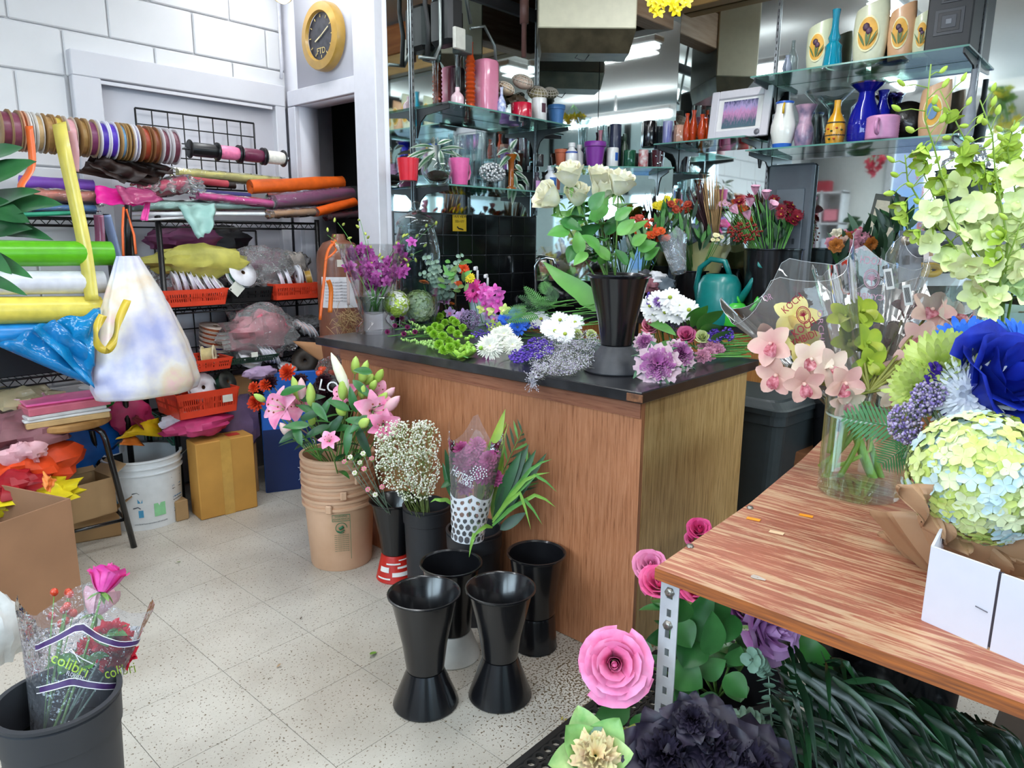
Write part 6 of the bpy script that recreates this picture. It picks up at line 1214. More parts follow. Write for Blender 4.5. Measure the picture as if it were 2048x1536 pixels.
MB().tube([(fx.x,fx.y,.881),(fx.x,fx.y,zt_-.05),(fx.x+.01,fx.y-.02,zt_-.01),(fx.x+.03,fx.y-.06,zt_),(fx.x+.05,fx.y-.10,zt_-.01),(fx.x+.055,fx.y-.11,zt_-.07)],.011,10).build('spout',chrome,t,world=True); MB().lathe([(.001,0),(.028,0),(.026,.012),(.012,.02)],16,0,Matrix.Translation((fx.x,fx.y,.881))).build('base',chrome,t,world=True)
MB().tube([(fx.x+.07,fx.y-.02,.881),(fx.x+.07,fx.y-.02,.96),(fx.x+.11,fx.y-.05,.97)],.009,8).build('tap_lever',chrome,t,world=True)
def pump(px,yt,w,lb,X=2.44):
    b=V((X,2.5,Zc)); b=atY(px,2.52,Zc); h=hz(b,yt)-Zc; t=T('soap_dispenser',lb,'soap dispenser',b); r=xw(b,w)
    MB().lathe([(.001,0),(r,0),(r,h*.5),(r*.7,h*.62),(r*.3,h*.68),(r*.3,h*.74)],20).build('bottle',mat('#b9cdd8',.2,noise=.03),t,ang=50); MB().tube([(0,0,h*.72),(0,0,h*.93)],.006,8).build('pump_stem',mat('#e8e8ec',.3),t); MB().box((-.012,0,h*.96),(.06,.014,.02),b=.004,rz=.6).build('pump_head',mat('#eeeef2',.3),t,smooth=False)
pump(955,532,15,'white pump soap dispenser behind the magenta gerbera'); pump(975,548,10,'smaller pump soap dispenser behind the pink snapdragons')
# sign on tiles
p=pY(919,446,YM-.022); t=T('taxi_sign','small yellow notice with black print stuck on the black tiles','sign',p); s_=xw(p,15); fm_=frameM(p,(1,0,0),(0,0,1)); MB().box((0,0,0),(s_*2.5,s_*2.15,.002),M=fm_).build('card',mat('#e2b428',.5,noise=.04),t,world=True,smooth=False)
text('TAXI VIEW',.022,fm_@Matrix.Translation((0,.035,.002)),mat('#2a2416',.6),t); text('555-1177',.018,fm_@Matrix.Translation((0,.008,.002)),mat('#2a2416',.6),t); MB().tube([fm_@V(q) for q in ((-.02,-.02,.002),(-.008,-.03,.002),(.01,-.032,.002),(.025,-.036,.002))],.004,5).build('logo',mat('#2a2416',.6),t,world=True)
ZS=.881
def onb_(px,py): return pz(px,py,ZS)
# watering cans
def wcan(px,py,wpx,hpx,col,lb,rz,spx=1):
    b=V((3.66,0,ZS)); lo=atX(px,3.66,ZS); b=V((3.66,lo.y,ZS)); r=xw(b,wpx); h=xw(b,hpx); t=T('watering_can',lb,'watering can',b,rz); m=mat(col,.35,noise=.08,coat=.2)
    MB().lathe([(.001,0),(r*.95,0),(r,h*.05),(r*.98,h*.3),(r*.9,h*.62),(r*.72,h*.74),(r*.5,h*.78),(r*.45,h*.78)],32,fn=lambda u,a:1+.12*math.cos(2*a)).build('body',m,t,ang=50)
    MB().tube([(r*.5,0,h*.74),(r*.2,0,h*.97),(-r*.5,0,h),(-r*1.05,0,h*.86),(-r*1.2,0,h*.55),(-r*1.0,0,h*.25)],r*.13,10).build('handle',m,t)
    MB().tube([(r*.9,0,h*.3),(r*1.5,0,h*.62),(r*1.95,0,h*.92)],(r*.2,r*.1),12).build('spout',m,t); MB().lathe([(.001,0),(r*.28,.0),(r*.12,-.03)],16,0,aim((r*1.98,0,h*.94),(1,0,.8))).build('rose_nozzle',m,t); return t
wcan(1434,634,42,126,'#12807c','teal plastic watering can on the back counter',-PI/2,1)
wc2=wcan(1468,632,26,58,'#3fbf3a','small bright green watering can right of the teal one',-PI/2,1)
wc2.location.x-=.02
# buckets with bouquets on the back counter
def cyl(px,X,rpx,ytop,lb,m=blackp,z0=ZS): b=atX(px,X,z0); b.z=z0; h=hz(b,ytop)-z0; r=xw(b,rpx); bucket(b,r*.86,r,h,m,lb); return b,r,h
b1_,r1_,h1_=cyl(1385,3.84,42,540,'black bucket of wrapped bouquets behind the teal watering can'); b2_,r2_,h2_=cyl(1535,3.78,55,497,'black bucket of pink lilies and dark red mums on the back counter')
def bunch(name,lb,base,lst,f,ms,cat='flowers',stem=GM,d=3.9,dv=.06):
    t=T(name,lb,cat,base)
    for px,py in lst:
        p=pd(px,py,d+rv(-dv,dv)); MB().tube([base,p],.002,4).build('stem',stem,t,world=True); f(mb:=MB(),aim(p,TV+V((rv(-.4,.4),rv(-.4,.4),rv(.2,.8))))); mb.build('bloom',ms,t,world=True)
    return t
def scat(cx,cy,rx,ry,n): return [(cx+rx*math.sqrt(rv(0,1))*math.cos(a),cy+ry*math.sqrt(rv(0,1))*math.sin(a)) for a in [rv(0,6.28) for _ in range(n)]]
t1=V((b1_.x,b1_.y,ZS+h1_*.6)); t2=V((b2_.x,b2_.y,ZS+h2_*.6))
dz=lambda r,rg=2:(lambda m,M:daisy(m,M,r,16,rg,0,1,.25,.22))
bunch('chrysanthemums','yellow mums at the left of the wrapped bouquets',t1,scat(1333,412,24,14,12)+[(1330,432),(1350,438)],dz(.028),[petal('#d9c41e','#e8d83a'),mat('#a08a10')],d=3.95)
bunch('chrysanthemums','rust red mums beside the yellow mums',t1,scat(1358,413,24,10,11),dz(.026),[petal('#8a2418','#a8442a'),mat('#a05a20')],d=3.9)
bunch('chrysanthemums','orange mums low behind the cone bucket roses',V((3.75,2.35,ZS+.1)),scat(1298,462,26,12,14)+scat(1325,470,14,14,6),dz(.026),[petal('#d85a1c','#c8442a'),mat('#8a5a20')],d=3.85)
bunch('chrysanthemums','salmon red blooms behind the white roses',V((3.7,2.45,ZS+.1)),scat(1285,440,22,8,8),dz(.022),[petal('#b84a3a'),mat('#8a5a20')],d=3.9)
bunch('chrysanthemums','dark red mums at the right of the pink lilies',t2,scat(1578,425,22,22,13)+[(1548,398),(1500,398),(1478,404)],dz(.032),[petal('#5f1020','#8a1a2c'),mat('#a88a20')],d=3.85)
bunch('chrysanthemums','orange and bronze mums left of the pink lilies',t2,scat(1480,412,20,10,8)+scat(1490,440,12,14,5),dz(.026),[petal('#b85a1c','#8a3a18'),mat('#a88a20')],d=3.92)
bunch('pink_daisies','small pale pink daisies left of the pink lilies',t2,scat(1446,412,12,8,5),dz(.02,1),[petal('#cfa0b4'),mat('#8a7a30')],d=3.9)
bunch('chrysanthemums','tiny cream blooms in the yellow paper sleeve',t1,scat(1430,475,22,6,7),dz(.014,1),[petal('#e6dfae'),mat('#a88a20')],d=3.75)
for i,(px,py,dx) in enumerate(((1476,428,(.2,.6,.5)),(1500,415,(.1,.1,1)),(1510,390,(-.1,0,1)),(1532,400,(-.2,0,1)),(1540,420,(-.3,-.5,.8)),(1498,440,(0,.4,.8)))):
    p=pd(px,py,3.72); t=T('lily','half open pale pink lily in the back counter bucket','flower',t2,group='pale pink lilies on the back counter'); MB().tube([t2,p],.003,5).build('stem',GM,t,world=True); lily(mb:=MB(),aim(p,V(dx)+TV*.2),.062,0,.35,0,0,False); mb.build('bloom',petal('#d698b4','#e9c4d2'),t,world=True)
t=T('red_berries','sprays of red hypericum berries below the pink lilies','berries',t2); 
for px,py in scat(1490,465,36,22,110): MB().ball(pd(px,py,3.7+rv(-.05,.05)),.0062,6,4).build('berry',mat('#8a2018',.35),t,world=True)
t=T('bouquet_foliage','dark green stems and leaves of the back counter bouquets','foliage',t2)
for px,py in scat(1540,465,48,28,60)+scat(1340,460,30,35,40)+scat(1390,470,30,40,25)+scat(1290,500,40,30,30): p=pd(px,py,3.88+rv(-.05,.05)); leaf(mb:=MB(),MX(p,V((rv(-.5,.5),rv(-.5,.5),1)),up=-FW),rv(.06,.12),.022,.2,.2,5); mb.build('leaf',(GD,GV,GR)[int(px)%3],t,world=True)
t=T('dried_grass','bunch of tan and dark dried grass heads between the bouquets','dried grass',t1)
for px,py in scat(1415,385,36,36,70): p=pd(px,py+20,3.9+rv(-.05,.05)); a=pd(1425+(px-1415)*.3,485,3.9); MB().tube([a,p,p+(p-a)*.25],(.0015,.004,.0006),4).build('grass_head',mat('#a8865a',.8,noise=.2) if px>1408 else mat('#3a1c22',.7),t,world=True)
so,_,_,_=cone_sleeve('flower_sleeve','pale yellow paper sleeve around cream blooms on the back counter',pd(1408,560,4.12),pd(1415,492,4.12),.07,.125,film('#e9e5a0',.75,.3,wr=.2),wav=.06,jag=.10)
so,_,_,_=cone_sleeve('flower_sleeve','clear sleeve round the yellow mum stems on the back counter',pd(1358,545,3.8),pd(1345,470,3.84),.04,.075,film('#dfe8f0',.22,.05,wr=1),wav=.06,jag=.1)
for k in range(4): crumple(pd(1290+k*12,560+10*(k%2),3.75),.05,(1,1,.8),('#3a3c42','#8a5560','#d0d0d4','#56606a')[k],('dark','dusky pink','white','grey')[k]+' crumpled wrapping behind the cone bucket on the back counter',seed=90+k,cat='wrapping',name='wrapping_paper')
# ================= MIRROR SHELVES =================
gsh=glass('#cfe8e0',.02,'shelf',.80); ge_=mat('#5f8f84',.15,noise=0); brk=mat('#1a1b1e',.4,noise=0)
def shelf(label,c,L,D,z,rz,bx=()):
    t=T('glass_shelf',label,'shelf',(c[0],c[1],z),rz); MB().box((0,0,-.004),(L,D,.008)).build('glass_plate',gsh,t,smooth=False); MB().box((0,-D/2-.0006,-.004),(L,.001,.0078)).build('glass_edge',ge_,t,smooth=False)
    for x in bx:
        m=MB(); m.add([(x-.004,D/2,-.01),(x-.004,-D/2+.01,-.01),(x-.004,-D/2+.01,-.03),(x-.004,D/2-.07,-.045),(x-.004,D/2-.03,-.075),(x-.004,D/2,-.15),(x+.004,D/2,-.01),(x+.004,-D/2+.01,-.01),(x+.004,-D/2+.01,-.03),(x+.004,D/2-.07,-.045),(x+.004,D/2-.03,-.075),(x+.004,D/2,-.15)],[(0,1,2,3,4,5),(11,10,9,8,7,6)]+[(i,6+i,6+(i+1)%6,(i+1)%6) for i in range(6)]); m.build('bracket',brk,t,smooth=False)
z1,z2,z3,z4,z5,z6=1.977,1.592,1.745,1.88,2.165,1.80
shelf('upper glass shelf of the left mirror with the pink vase on it',(2.975,YM-.135),.97,.25,z1,0,(-.47,.47)); shelf('lower glass shelf of the left mirror with the striped plant on it',(2.955,YM-.135),.93,.25,z2,0,(-.46,.45))
shelf('black edged corner shelf carrying the purple flower pot',tuple(dc+dn*.13)[:2],.72,.24,z3,DAng,(-.33,.33)); shelf('glass shelf under the framed flower picture',(XM-.135,2.04),.56,.25,z4,-PI/2,(-.26,.26))
shelf('upper right glass shelf carrying the cream tulip vases',(XM-.155,1.245),.98,.29,z5,-PI/2,(-.47,.47)); shelf('lower right glass shelf carrying the cobalt blue vases',(XM-.155,1.245),.98,.29,z6,-PI/2,(-.47,.47))
for (x,y),lb in (((2.48,YM-.011),'left steel shelf standard on the mirror beside the white post'),((3.449,YM-.011),'steel shelf standard where the left mirror meets the corner'),((XM-.011,1.73),'steel shelf standard beside the framed flower picture'),((XM-.011,.77),'steel shelf standard at the right edge behind the speaker')):
    t=T('shelf_standard',lb,'shelf standard',(x,y,1.05 if x>4 else 1.47)); z0=1.05 if x>4 else 1.47
    MB().box((0,0,(CEIL-z0)/2),(.016,.008,CEIL-z0) if x<4 else (.008,.016,CEIL-z0)).build('rail',mat('#9a9ea2',.25,metal=1,noise=0),t,smooth=False)
    sl_=MB(); 
    for k in range(int((CEIL-z0)/.032)): sl_.box((0,-.0045,.02+.032*k) if x<4 else (-.0045,0,.02+.032*k),(.004,.001,.014) if x<4 else (.001,.004,.014))
    sl_.build('slots',brk,t,smooth=False)
def place(px,sy,z,wall=1): return atY(px,sy,z) if wall==1 else atX(px,sy,z)
def obj(px,w,yt,z,label,cat,name,prof,m,pl=1,sy=None,n=32,fn=None,group=None,sc=(1,1),rz=0,handle=None,extra=None,dz=.003):
    if pl==1: b=atY(px,sy or YM-.13,z)
    elif pl==2: b=atX(px,sy or XM-.14,z)
    else:
        v=ray(px,400); k=sy or 0; tt=((P1[0]+P1[1])-k)/(v.x+v.y); b=CAM+v*tt   # on a line parallel to the diagonal
    b=V((b.x,b.y,z+dz)); H=hz(b,yt)-z; R=xw(V((b.x,b.y,z+H/2)),w); t=T(name,label,cat,b,rz,group=group)
    MB().lathe([(r*R,h*H) for r,h in prof],n,fn=fn,M=Matrix.Diagonal((sc[0],sc[1],1,1))).build('body',m,t,ang=50)
    if handle: s=handle; MB().tube([(s*R*.95,0,H*.8),(s*R*1.35,0,H*.78),(s*R*1.5,0,H*.5),(s*R*1.3,0,H*.25),(s*R*.9,0,H*.2)],R*.11,8).build('handle',m,t)
    if extra: extra(t,R,H)
    return t,R,H
CYL=[(.001,0),(.95,0),(1,.03),(1,.97),(.96,1),(.88,1),(.88,.08),(.001,.06)]; POT=[(.001,0),(.68,0),(.9,.78),(1,.80),(1,.98),(.95,1),(.88,.98),(.6,.1),(.001,.08)]; BOT=[(.001,0),(.9,0),(1,.05),(1,.62),(.5,.74),(.5,.80),(.62,.82),(.62,.98),(.001,1)]
TW=[(.001,0),(1,0)]+[(.85+.22*((k%2)),.04+.72*k/22) for k in range(23)]+[(.6,.82),(.55,.97),(.62,1),(.5,1),(.5,.9)]
FL=[(.001,0),(1,0),(1,.03),(.55,.08),(.5,.5),(.6,.8),(1.1,1),(1.0,1),(.5,.8),(.4,.12),(.001,.08)]
VASE=[(.001,0),(.6,0),(.65,.03),(.95,.25),(1,.4),(.8,.62),(.45,.78),(.42,.88),(.6,1),(.52,1),(.36,.88),(.6,.6),(.8,.4),(.5,.05),(.001,.04)]
cg=glass('#f6fbfb',.02,'cg',.92); orgl=glass('#e0561c',.05,'og',.75); wht=mat('#e6e5e2',.25,noise=.04,coat=.4)
obj(917,9,100,z1,'tall clear fluted bud vase left of the orange twisted bottle','vase','bud_vase',FL,cg,sy=2.84,n=24,fn=lambda u,a:1+.1*math.cos(8*a))
obj(915,13,176,z1,'small squat white and pink jar in front of the clear bud vase','jar','ceramic_jar',[(.001,0),(1,0),(1,.45),(.8,.6),(.35,.75),(.35,1),(.001,1)],mat('#d9b8c0',.25,coat=.4),sy=2.74)
obj(941,10,86,z1,'tall orange twisted glass bottle on the upper shelf','bottle','glass_bottle',TW,orgl,n=24)
obj(972,22,122,z1,'tall pink rectangular vase on the upper shelf','vase','pink_vase',[(.001,0),(.92,0),(.95,.03),(.98,.5),(.98,.93),(.9,.985),(.75,1),(.65,.99),(.7,.9),(.6,.1),(.001,.08)],mat('#e08aa6',.2,noise=.04,coat=.6),n=32,fn=lambda u,a:1/max(abs(math.cos(a))**4+abs(math.sin(a))**4,.001)**.25)
obj(1003,10,176,z1,'slim blue and white bud vase right of the pink vase','vase','bud_vase',[(.001,0),(.9,0),(1,.25),(.85,.45),(.3,.7),(.28,.9),(.4,1),(.25,1),(.2,.8),(.001,.3)],mat('#e4e8ee',.25,noise=1,scale=45,col2='#3a62b8',coat=.4),sy=2.74)
obj(1043,21,208,z1,'low red oval pot on the upper shelf','pot','red_pot',CYL,mat('#c01838',.2,noise=.05,coat=.5),sy=2.74)
def mugprint(col): return lambda t,R,H: MB().sheet(lambda u,v:(R*1.01*math.cos(-2.1+.7*u),R*1.01*math.sin(-2.1+.7*u),H*(.35+.4*v)),6,3).build('print',mat(col,.5),t)
obj(1078,15,198,z1,'white mug with a dark flower print and its handle to the right','mug','mug',CYL,wht,sy=2.74,handle=1,extra=mugprint('#4a2030')); obj(1112,18,212,z1,'sky blue pot behind the white mug handle','pot','blue_pot',POT,mat('#4f86c4',.4),sy=2.80); obj(1138,15,204,z1,'grey tapered pot at the right end of the upper shelf','pot','grey_pot',POT,mat('#8f8a96',.5),sy=2.82)
for i,(px,py,R,lb,c_) in enumerate(((1010,170,.055,'leftmost','#d9c0a0'),(1045,157,.062,'upper middle','#e0c4b0'),(1075,180,.062,'front','#a89a70'),(1100,180,.05,'rightmost','#7a7458'))):
    p=pY(px,py,2.80); t=T('bulb_basket',lb+' woven white domed lantern piled on the upper shelf','lantern',p-V((0,0,.03))); M=aim(p-V((0,0,.02)),(.2-.2*i,-.4,1)); MB().ball((0,0,0),R*.94,14,8,0,(1,1,.62),M).build('shade',mat(c_,.6,noise=.2),t,world=True)
    rb2=MB()
    for k in range(8): a=k*PI/8; rb2.tube([M@V((R*math.cos(a)*math.sin(f),R*math.sin(a)*math.sin(f),R*.64*math.cos(f))) for f in [-1.7+3.4*j/10 for j in range(11)]],.0022,4,cap=False)
    for f in (.5,.95,1.4): rb2.tube([M@V((R*math.sin(f)*math.cos(a),R*math.sin(f)*math.sin(a),R*.64*math.cos(f))) for a in [j*PI/9 for j in range(19)]],.0026,4,cap=False)
    rb2.build('ribs',mat('#e9dccb',.5),t,world=True)
crumple(pY(1035,205,2.84),.05,(1.2,.7,.6),'#5a4a3a','brown dried moss heap under the woven lanterns',seed=101,cat='moss',name='moss_heap')
# lower left shelf
t,R,H=obj(817,22,318,z2,'glossy red gift box pot at the left end of the lower shelf','pot','red_pot',[(.001,0),(.8,0),(1,1),(.92,1),(.7,.06),(.001,.05)],mat('#d0182c',.3,noise=.05,coat=.4),sy=2.72)
t,R,H=obj(875,30,318,z2,'round clear glass bowl planted with a striped wandering plant','planter','glass_bowl',[(.001,0),(.5,0),(.85,.2),(1,.5),(.85,.85),(.65,1),(.6,1),(.8,.85),(.94,.5),(.8,.22),(.001,.05)],cg,sy=2.74)
MB().ball((0,0,H*.3),R*.75,12,8,0,(1,1,.5)).build('soil',mat('#2a1d16',.9),t)
stripe=mat('#dfe6dc',.4,noise=1,scale=1.0,col2='#35573c',stretch=(6,90,6))
def strleaf(t,lst,d,w=.035,yp=None):
    for x0,y0,x1,y1 in lst:
        a=pY(x0,y0,yp); b=pY(x1,y1,yp-.03); mb=MB(); leaf(mb,MX(V((0,0,0)),b-a,up=-FW+V((0,0,.5))),(b-a).length*1.15,w,.3,.2,8,tip=.2)
        o=mb.build('leaf',stripe,t); o.location=a-wpos(t)
        m2=MB(); leaf(m2,MX(V((0,0,.001)),b-a,up=-FW+V((0,0,.5))),(b-a).length*1.1,w*.35,.3,.2,8,tip=.2); m2.v=[(p[0]-FW.x*.002,p[1]-FW.y*.002,p[2]+.001) for p in m2.v]; m2.build('leaf_stripe',mat('#3f6a48',.4),o)
strleaf(t,[(868,300,820,300),(868,295,835,282),(870,290,860,272),(875,290,900,275),(880,300,925,285),(885,305,930,305),(870,305,850,328),(865,310,838,325),(880,300,885,330),(868,315,815,338),(900,300,915,318),(855,300,832,310),(890,335,870,352),(880,340,905,348)],0,.03,2.76)
obj(919,20,318,z2,'pink mug with a raised pattern and its handle to the right','mug','mug',[(.001,0),(.8,0),(.82,.03),(1,.85),(1.05,1),(.95,1),(.75,.06),(.001,.05)],mat('#dc5f9c',.3,noise=.06,coat=.4,bump=.3,scale=60),sy=2.72,handle=1)
for i,(px,w,yt,lb,sy) in enumerate(((920,12,272,'left square clear glass tube behind the pink mug',2.86),(938,8,272,'right square clear glass tube behind the pink mug',2.86),(958,7,262,'slim clear glass cylinder vase right of the pink mug',2.82),(978,14,265,'wide clear cylinder vase filled with pebbles',2.84),(1000,9,295,'small clear bottle with a white cap behind the crystal bird',2.84))): obj(px,w,yt,z2,lb,'vase','glass_cylinder',CYL,cg,sy=sy,n=20)
p=pY(985,345,2.74); t=T('crystal_bird','sparkling crystal bead bird ornament on the lower shelf','ornament',(p.x,p.y,z2+.003)); mb=MB()
for k in range(170): d=udir(); mb.ball(p+V((d.x*.085,d.y*.04,d.z*.045-.0)),.008,5,4)
for k in range(24): mb.ball(pY(1005+k*1.2,330-k*.5,2.73),.006*(1-k/34),5,4)
mb.build('beads',mat('#e8ecf0',.1,noise=.4,scale=200,coat=1,metal=.5),t,world=True)
t,R,H=obj(1022,11,310,z2,'amber glass vase holding striped plant cuttings','vase','amber_vase',FL,glass('#c06a1c',.05,'amber',.8),sy=2.72)
strleaf(t,[(1022,310,1003,322),(1022,305,1010,290),(1025,305,1040,318),(1020,300,1030,280),(1025,345,1033,372),(1030,345,1052,352),(1025,365,1018,388),(1030,365,1025,398),(1035,368,1052,385),(1030,330,1045,340),(1022,300,1002,298),(1040,350,1060,368)],0,.034,2.72)
for px,w,yt,m_,lb,pr in ((1073,8,345,'#2a2230','dark bottle with a lilac label and cream cap','#c08ac0'),(1101,12,332,'#e3e5ea','white supplement bottle at the right of the lower shelf','#3a6ab0'),(1112,8,328,'#d9dadf','second white bottle behind the supplement bottle','#d06a50')):
    obj(px,w,yt,z2,lb,'bottle','pill_bottle',BOT,mat(m_,.35),sy=2.74 if px!=1112 else 2.82,extra=lambda t,R,H,pr=pr: MB().sheet(lambda u,v:(R*1.01*math.cos(-2.6+1.3*u),R*1.01*math.sin(-2.6+1.3*u),H*(.15+.4*v)),8,2).build('label_print',mat(pr,.5),t))
# corner shelf
def co(px,w,yt,lb,cat,nm,pr,m,k=.16,**kw): return obj(px,w,yt,z3,lb,cat,nm,pr,m,pl=3,sy=k,**kw)
co(1078,8,310,'black mug at the left end of the corner shelf','mug','mug',CYL,mat('#17181a',.3,coat=.4),k=.2)
co(1120,13,300,'terracotta pot with a paper tag on the corner shelf','pot','terracotta_pot',POT,mat('#b05a3a',.6,noise=.15)); co(1141,12,286,'left white tub with a blue band on the corner shelf','tub','white_tub',BOT,wht,k=.2,extra=lambda t,R,H: MB().lathe([(R*1.02,H*.55),(R*1.02,H*.62)],20).build('band',mat('#3f5aa8',.5),t)); co(1156,9,290,'right white tub with small print on the corner shelf','tub','white_tub',BOT,wht,k=.12)
tp,Rp,Hp=co(1187,22,285,'purple plastic flower pot with a trailing vine','pot','purple_pot',POT,mat('#7a2a8f',.4,noise=.06),k=.22)
for pth,lvs in (([(1187,290),(1200,250),(1195,215),(1170,190),(1150,178)],[(1150,178,1148,200),(1165,190,1162,212),(1160,180,1178,172),(1180,195,1176,208),(1196,212,1212,202),(1190,225,1180,235),(1196,235,1210,245)]),([(1187,290),(1210,240),(1225,240),(1222,265),(1228,285)],[(1222,262,1212,280),(1226,275,1232,296),(1215,240,1235,236),(1205,250,1195,262)]),([(1187,290),(1165,260),(1160,250),(1180,232),(1205,230)],[(1160,262,1152,272),(1165,245,1175,240)])):
    P=[pd(x,y,4.42) for x,y in pth]; MB().tube(P,.002,5).build('vine',GM,tp,world=True)
    for x0,y0,x1,y1 in lvs: a=pd(x0,y0,4.42); b=pd(x1,y1,4.4); leaf(mb:=MB(),MX(a,b-a,up=-FW),(b-a).length*1.2,.045,.1,.2,7,tip=.1); mb.build('leaf',mat('#4f8f3a',.4,noise=.2),tp,world=True)
co(1222,12,297,'white mug with a blue badge on the corner shelf','mug','mug',CYL,wht,k=.14,handle=1,extra=mugprint('#2f62b8')); co(1256,12,302,'dark green glass mug on the corner shelf','mug','mug',CYL,glass('#1f6a4a',.05,'gmug',.7),k=.14,handle=1)
co(1283,10,301,'white mug with red flowers on the corner shelf','mug','mug',CYL,mat('#d8d4d0',.3,noise=1,scale=35,col2='#b02030'),k=.14); co(1312,14,302,'dark red pot with silver dots at the right end of the corner shelf','pot','red_pot',[(.001,0),(.75,0),(1,1),(.92,1),(.7,.06),(.001,.05)],mat('#4a0e18',.2,coat=.6),k=.14,extra=lambda t,R,H: [MB().ball((R*.9*math.cos(a),R*.9*math.sin(a),H*h),.008,8,6).build('dot',mat('#d9d9dd',.15,metal=1,noise=0),t) for a,h in ((-2.9,.65),(-2.2,.3),(-2.0,.7),(-2.6,.25))])
for i,(px,w,yt,pr,g,lb) in enumerate(((1165,13,236,FL,cg,'clear goblet behind the purple pot'),(1205,11,240,VASE,cg,'clear bulbous bottle behind the purple pot'),(1197,9,262,VASE,glass('#d08a9a',.05,'pkg',.7),'dusky pink glass vase behind the purple pot'),(1226,12,250,CYL,mat('#1c2440',.3,coat=.4),'navy mug behind the white mug'),(1245,7,268,BOT,mat('#2f4030',.3),'dark green bottle behind the green mug'))): co(px,w,yt,lb,'glassware','glassware',pr,g,k=.07,n=20)
# picture shelf
def so_(px,w,yt,lb,cat,nm,pr,m,x=XM-.13,z=z4,**kw): return obj(px,w,yt,z,lb,cat,nm,pr,m,pl=2,sy=x,**kw)
so_(1268,15,246,'left glossy black mug on the shelf beside the picture','mug','mug',CYL,mat('#0d0d0f',.15,coat=.7)); so_(1298,14,244,'right glossy black mug on the shelf beside the picture','mug','mug',CYL,mat('#0d0d0f',.15,coat=.7))
so_(1318,10,190,'tall clear glass bottle behind the black mugs','bottle','glass_bottle',[(.001,0),(1,0),(1,.4),(.3,.65),(.25,1),(.2,1),(.2,.65),(.001,.1)],cg,x=XM-.06,n=20); so_(1334,10,244,'white and navy striped glass right of the black mugs','glass','drinking_glass',CYL,mat('#c9cbe0',.2,noise=1,scale=20,col2='#3a3f9a',stretch=(9,9,.3)))
so_(1358,12,252,'cut glass tumbler with an orange tint','glass','drinking_glass',CYL,glass('#e8b8a0',.05,'tumb',.8),fn=lambda u,a:1+.05*math.cos(12*a))
for i,(px,w,yt) in enumerate(((1372,8,228),(1385,9,222),(1402,9,230),(1410,8,238))): so_(px,w,yt,('first','second','third','fourth')[i]+' orange red glass bottle from the left beside the picture','bottle','glass_bottle',VASE,glass('#e0501c',.05,'og2',.7),x=XM-.13+.03*(i%2),n=18)
# framed picture
a=pX(1413,286,XM-.16); b=pX(1533,272,XM-.16); zt_=hz((XM-.10,(a.y+b.y)/2,0),178); w=abs(a.y-b.y); z0=z4+.004; hgt=zt_-z0; t=T('framed_picture','white framed picture of pink astilbe flowers leaning on the right mirror','picture',(XM-.15,(a.y+b.y)/2,z0),-PI/2,rot=(-.14,0,-PI/2))
fw=.045; f_=MB()
for s in (-1,1): f_.box((s*(w/2-fw/2),0,hgt/2),(fw,.02,hgt),b=.004); f_.box((0,0,hgt/2+s*(hgt/2-fw/2)),(w-2*fw,.02,fw),b=.004)
f_.build('frame',mat('#d3d0d6',.4,noise=.03),t,smooth=False); MB().box((0,.004,hgt/2),(w-2*fw,.006,hgt-2*fw)).build('mat_board',mat('#e4e2e0',.7,noise=.02),t,smooth=False)
def picmat():
    m=bpy.data.materials.new('pic'); m.use_nodes=True; N=m.node_tree.nodes; L=m.node_tree.links; b=N['Principled BSDF']; tc=N.new('ShaderNodeTexCoord'); mp=N.new('ShaderNodeMapping'); mp.inputs['Scale'].default_value=(150,150,40); L.new(tc.outputs['Object'],mp.inputs[0]); n=N.new('ShaderNodeTexNoise'); n.inputs['Scale'].default_value=1.2; n.inputs['Detail'].default_value=6; L.new(mp.outputs[0],n.inputs[0])
    sp=N.new('ShaderNodeSeparateXYZ'); L.new(tc.outputs['Generated'],sp.inputs[0]); r=N.new('ShaderNodeValToRGB'); e=r.color_ramp.elements; e[0].color=lin('#3a5a6a'); e[0].position=.1; e[1].color=lin('#2f3a58'); e[1].position=1; k=e.new(.5); k.color=lin('#c98ab8'); k=e.new(.7); k.color=lin('#a89ac8')
    ad=N.new('ShaderNodeMath'); ad.operation='MULTIPLY_ADD'; ad.inputs[1].default_value=.7; L.new(n.outputs[0],ad.inputs[0]); sb=N.new('ShaderNodeMath'); sb.operation='SUBTRACT'; sb.inputs[1].default_value=.42; L.new(sp.outputs[2],sb.inputs[0]); L.new(sb.outputs[0],ad.inputs[2]); L.new(ad.outputs[0],r.inputs[0]); L.new(r.outputs[0],b.inputs['Base Color']); b.inputs['Roughness'].default_value=.15; return m
MB().box((0,-.001,hgt/2),(w*.56,.004,hgt*.55)).build('print',picmat(),t,smooth=False); MB().lathe([(.001,.004),(.014,.003),(.016,0)],16,0,aim((w*.33,-.011,hgt*.09),(0,-1,0))).build('oval_sticker',mat('#6a6a70',.3),t)
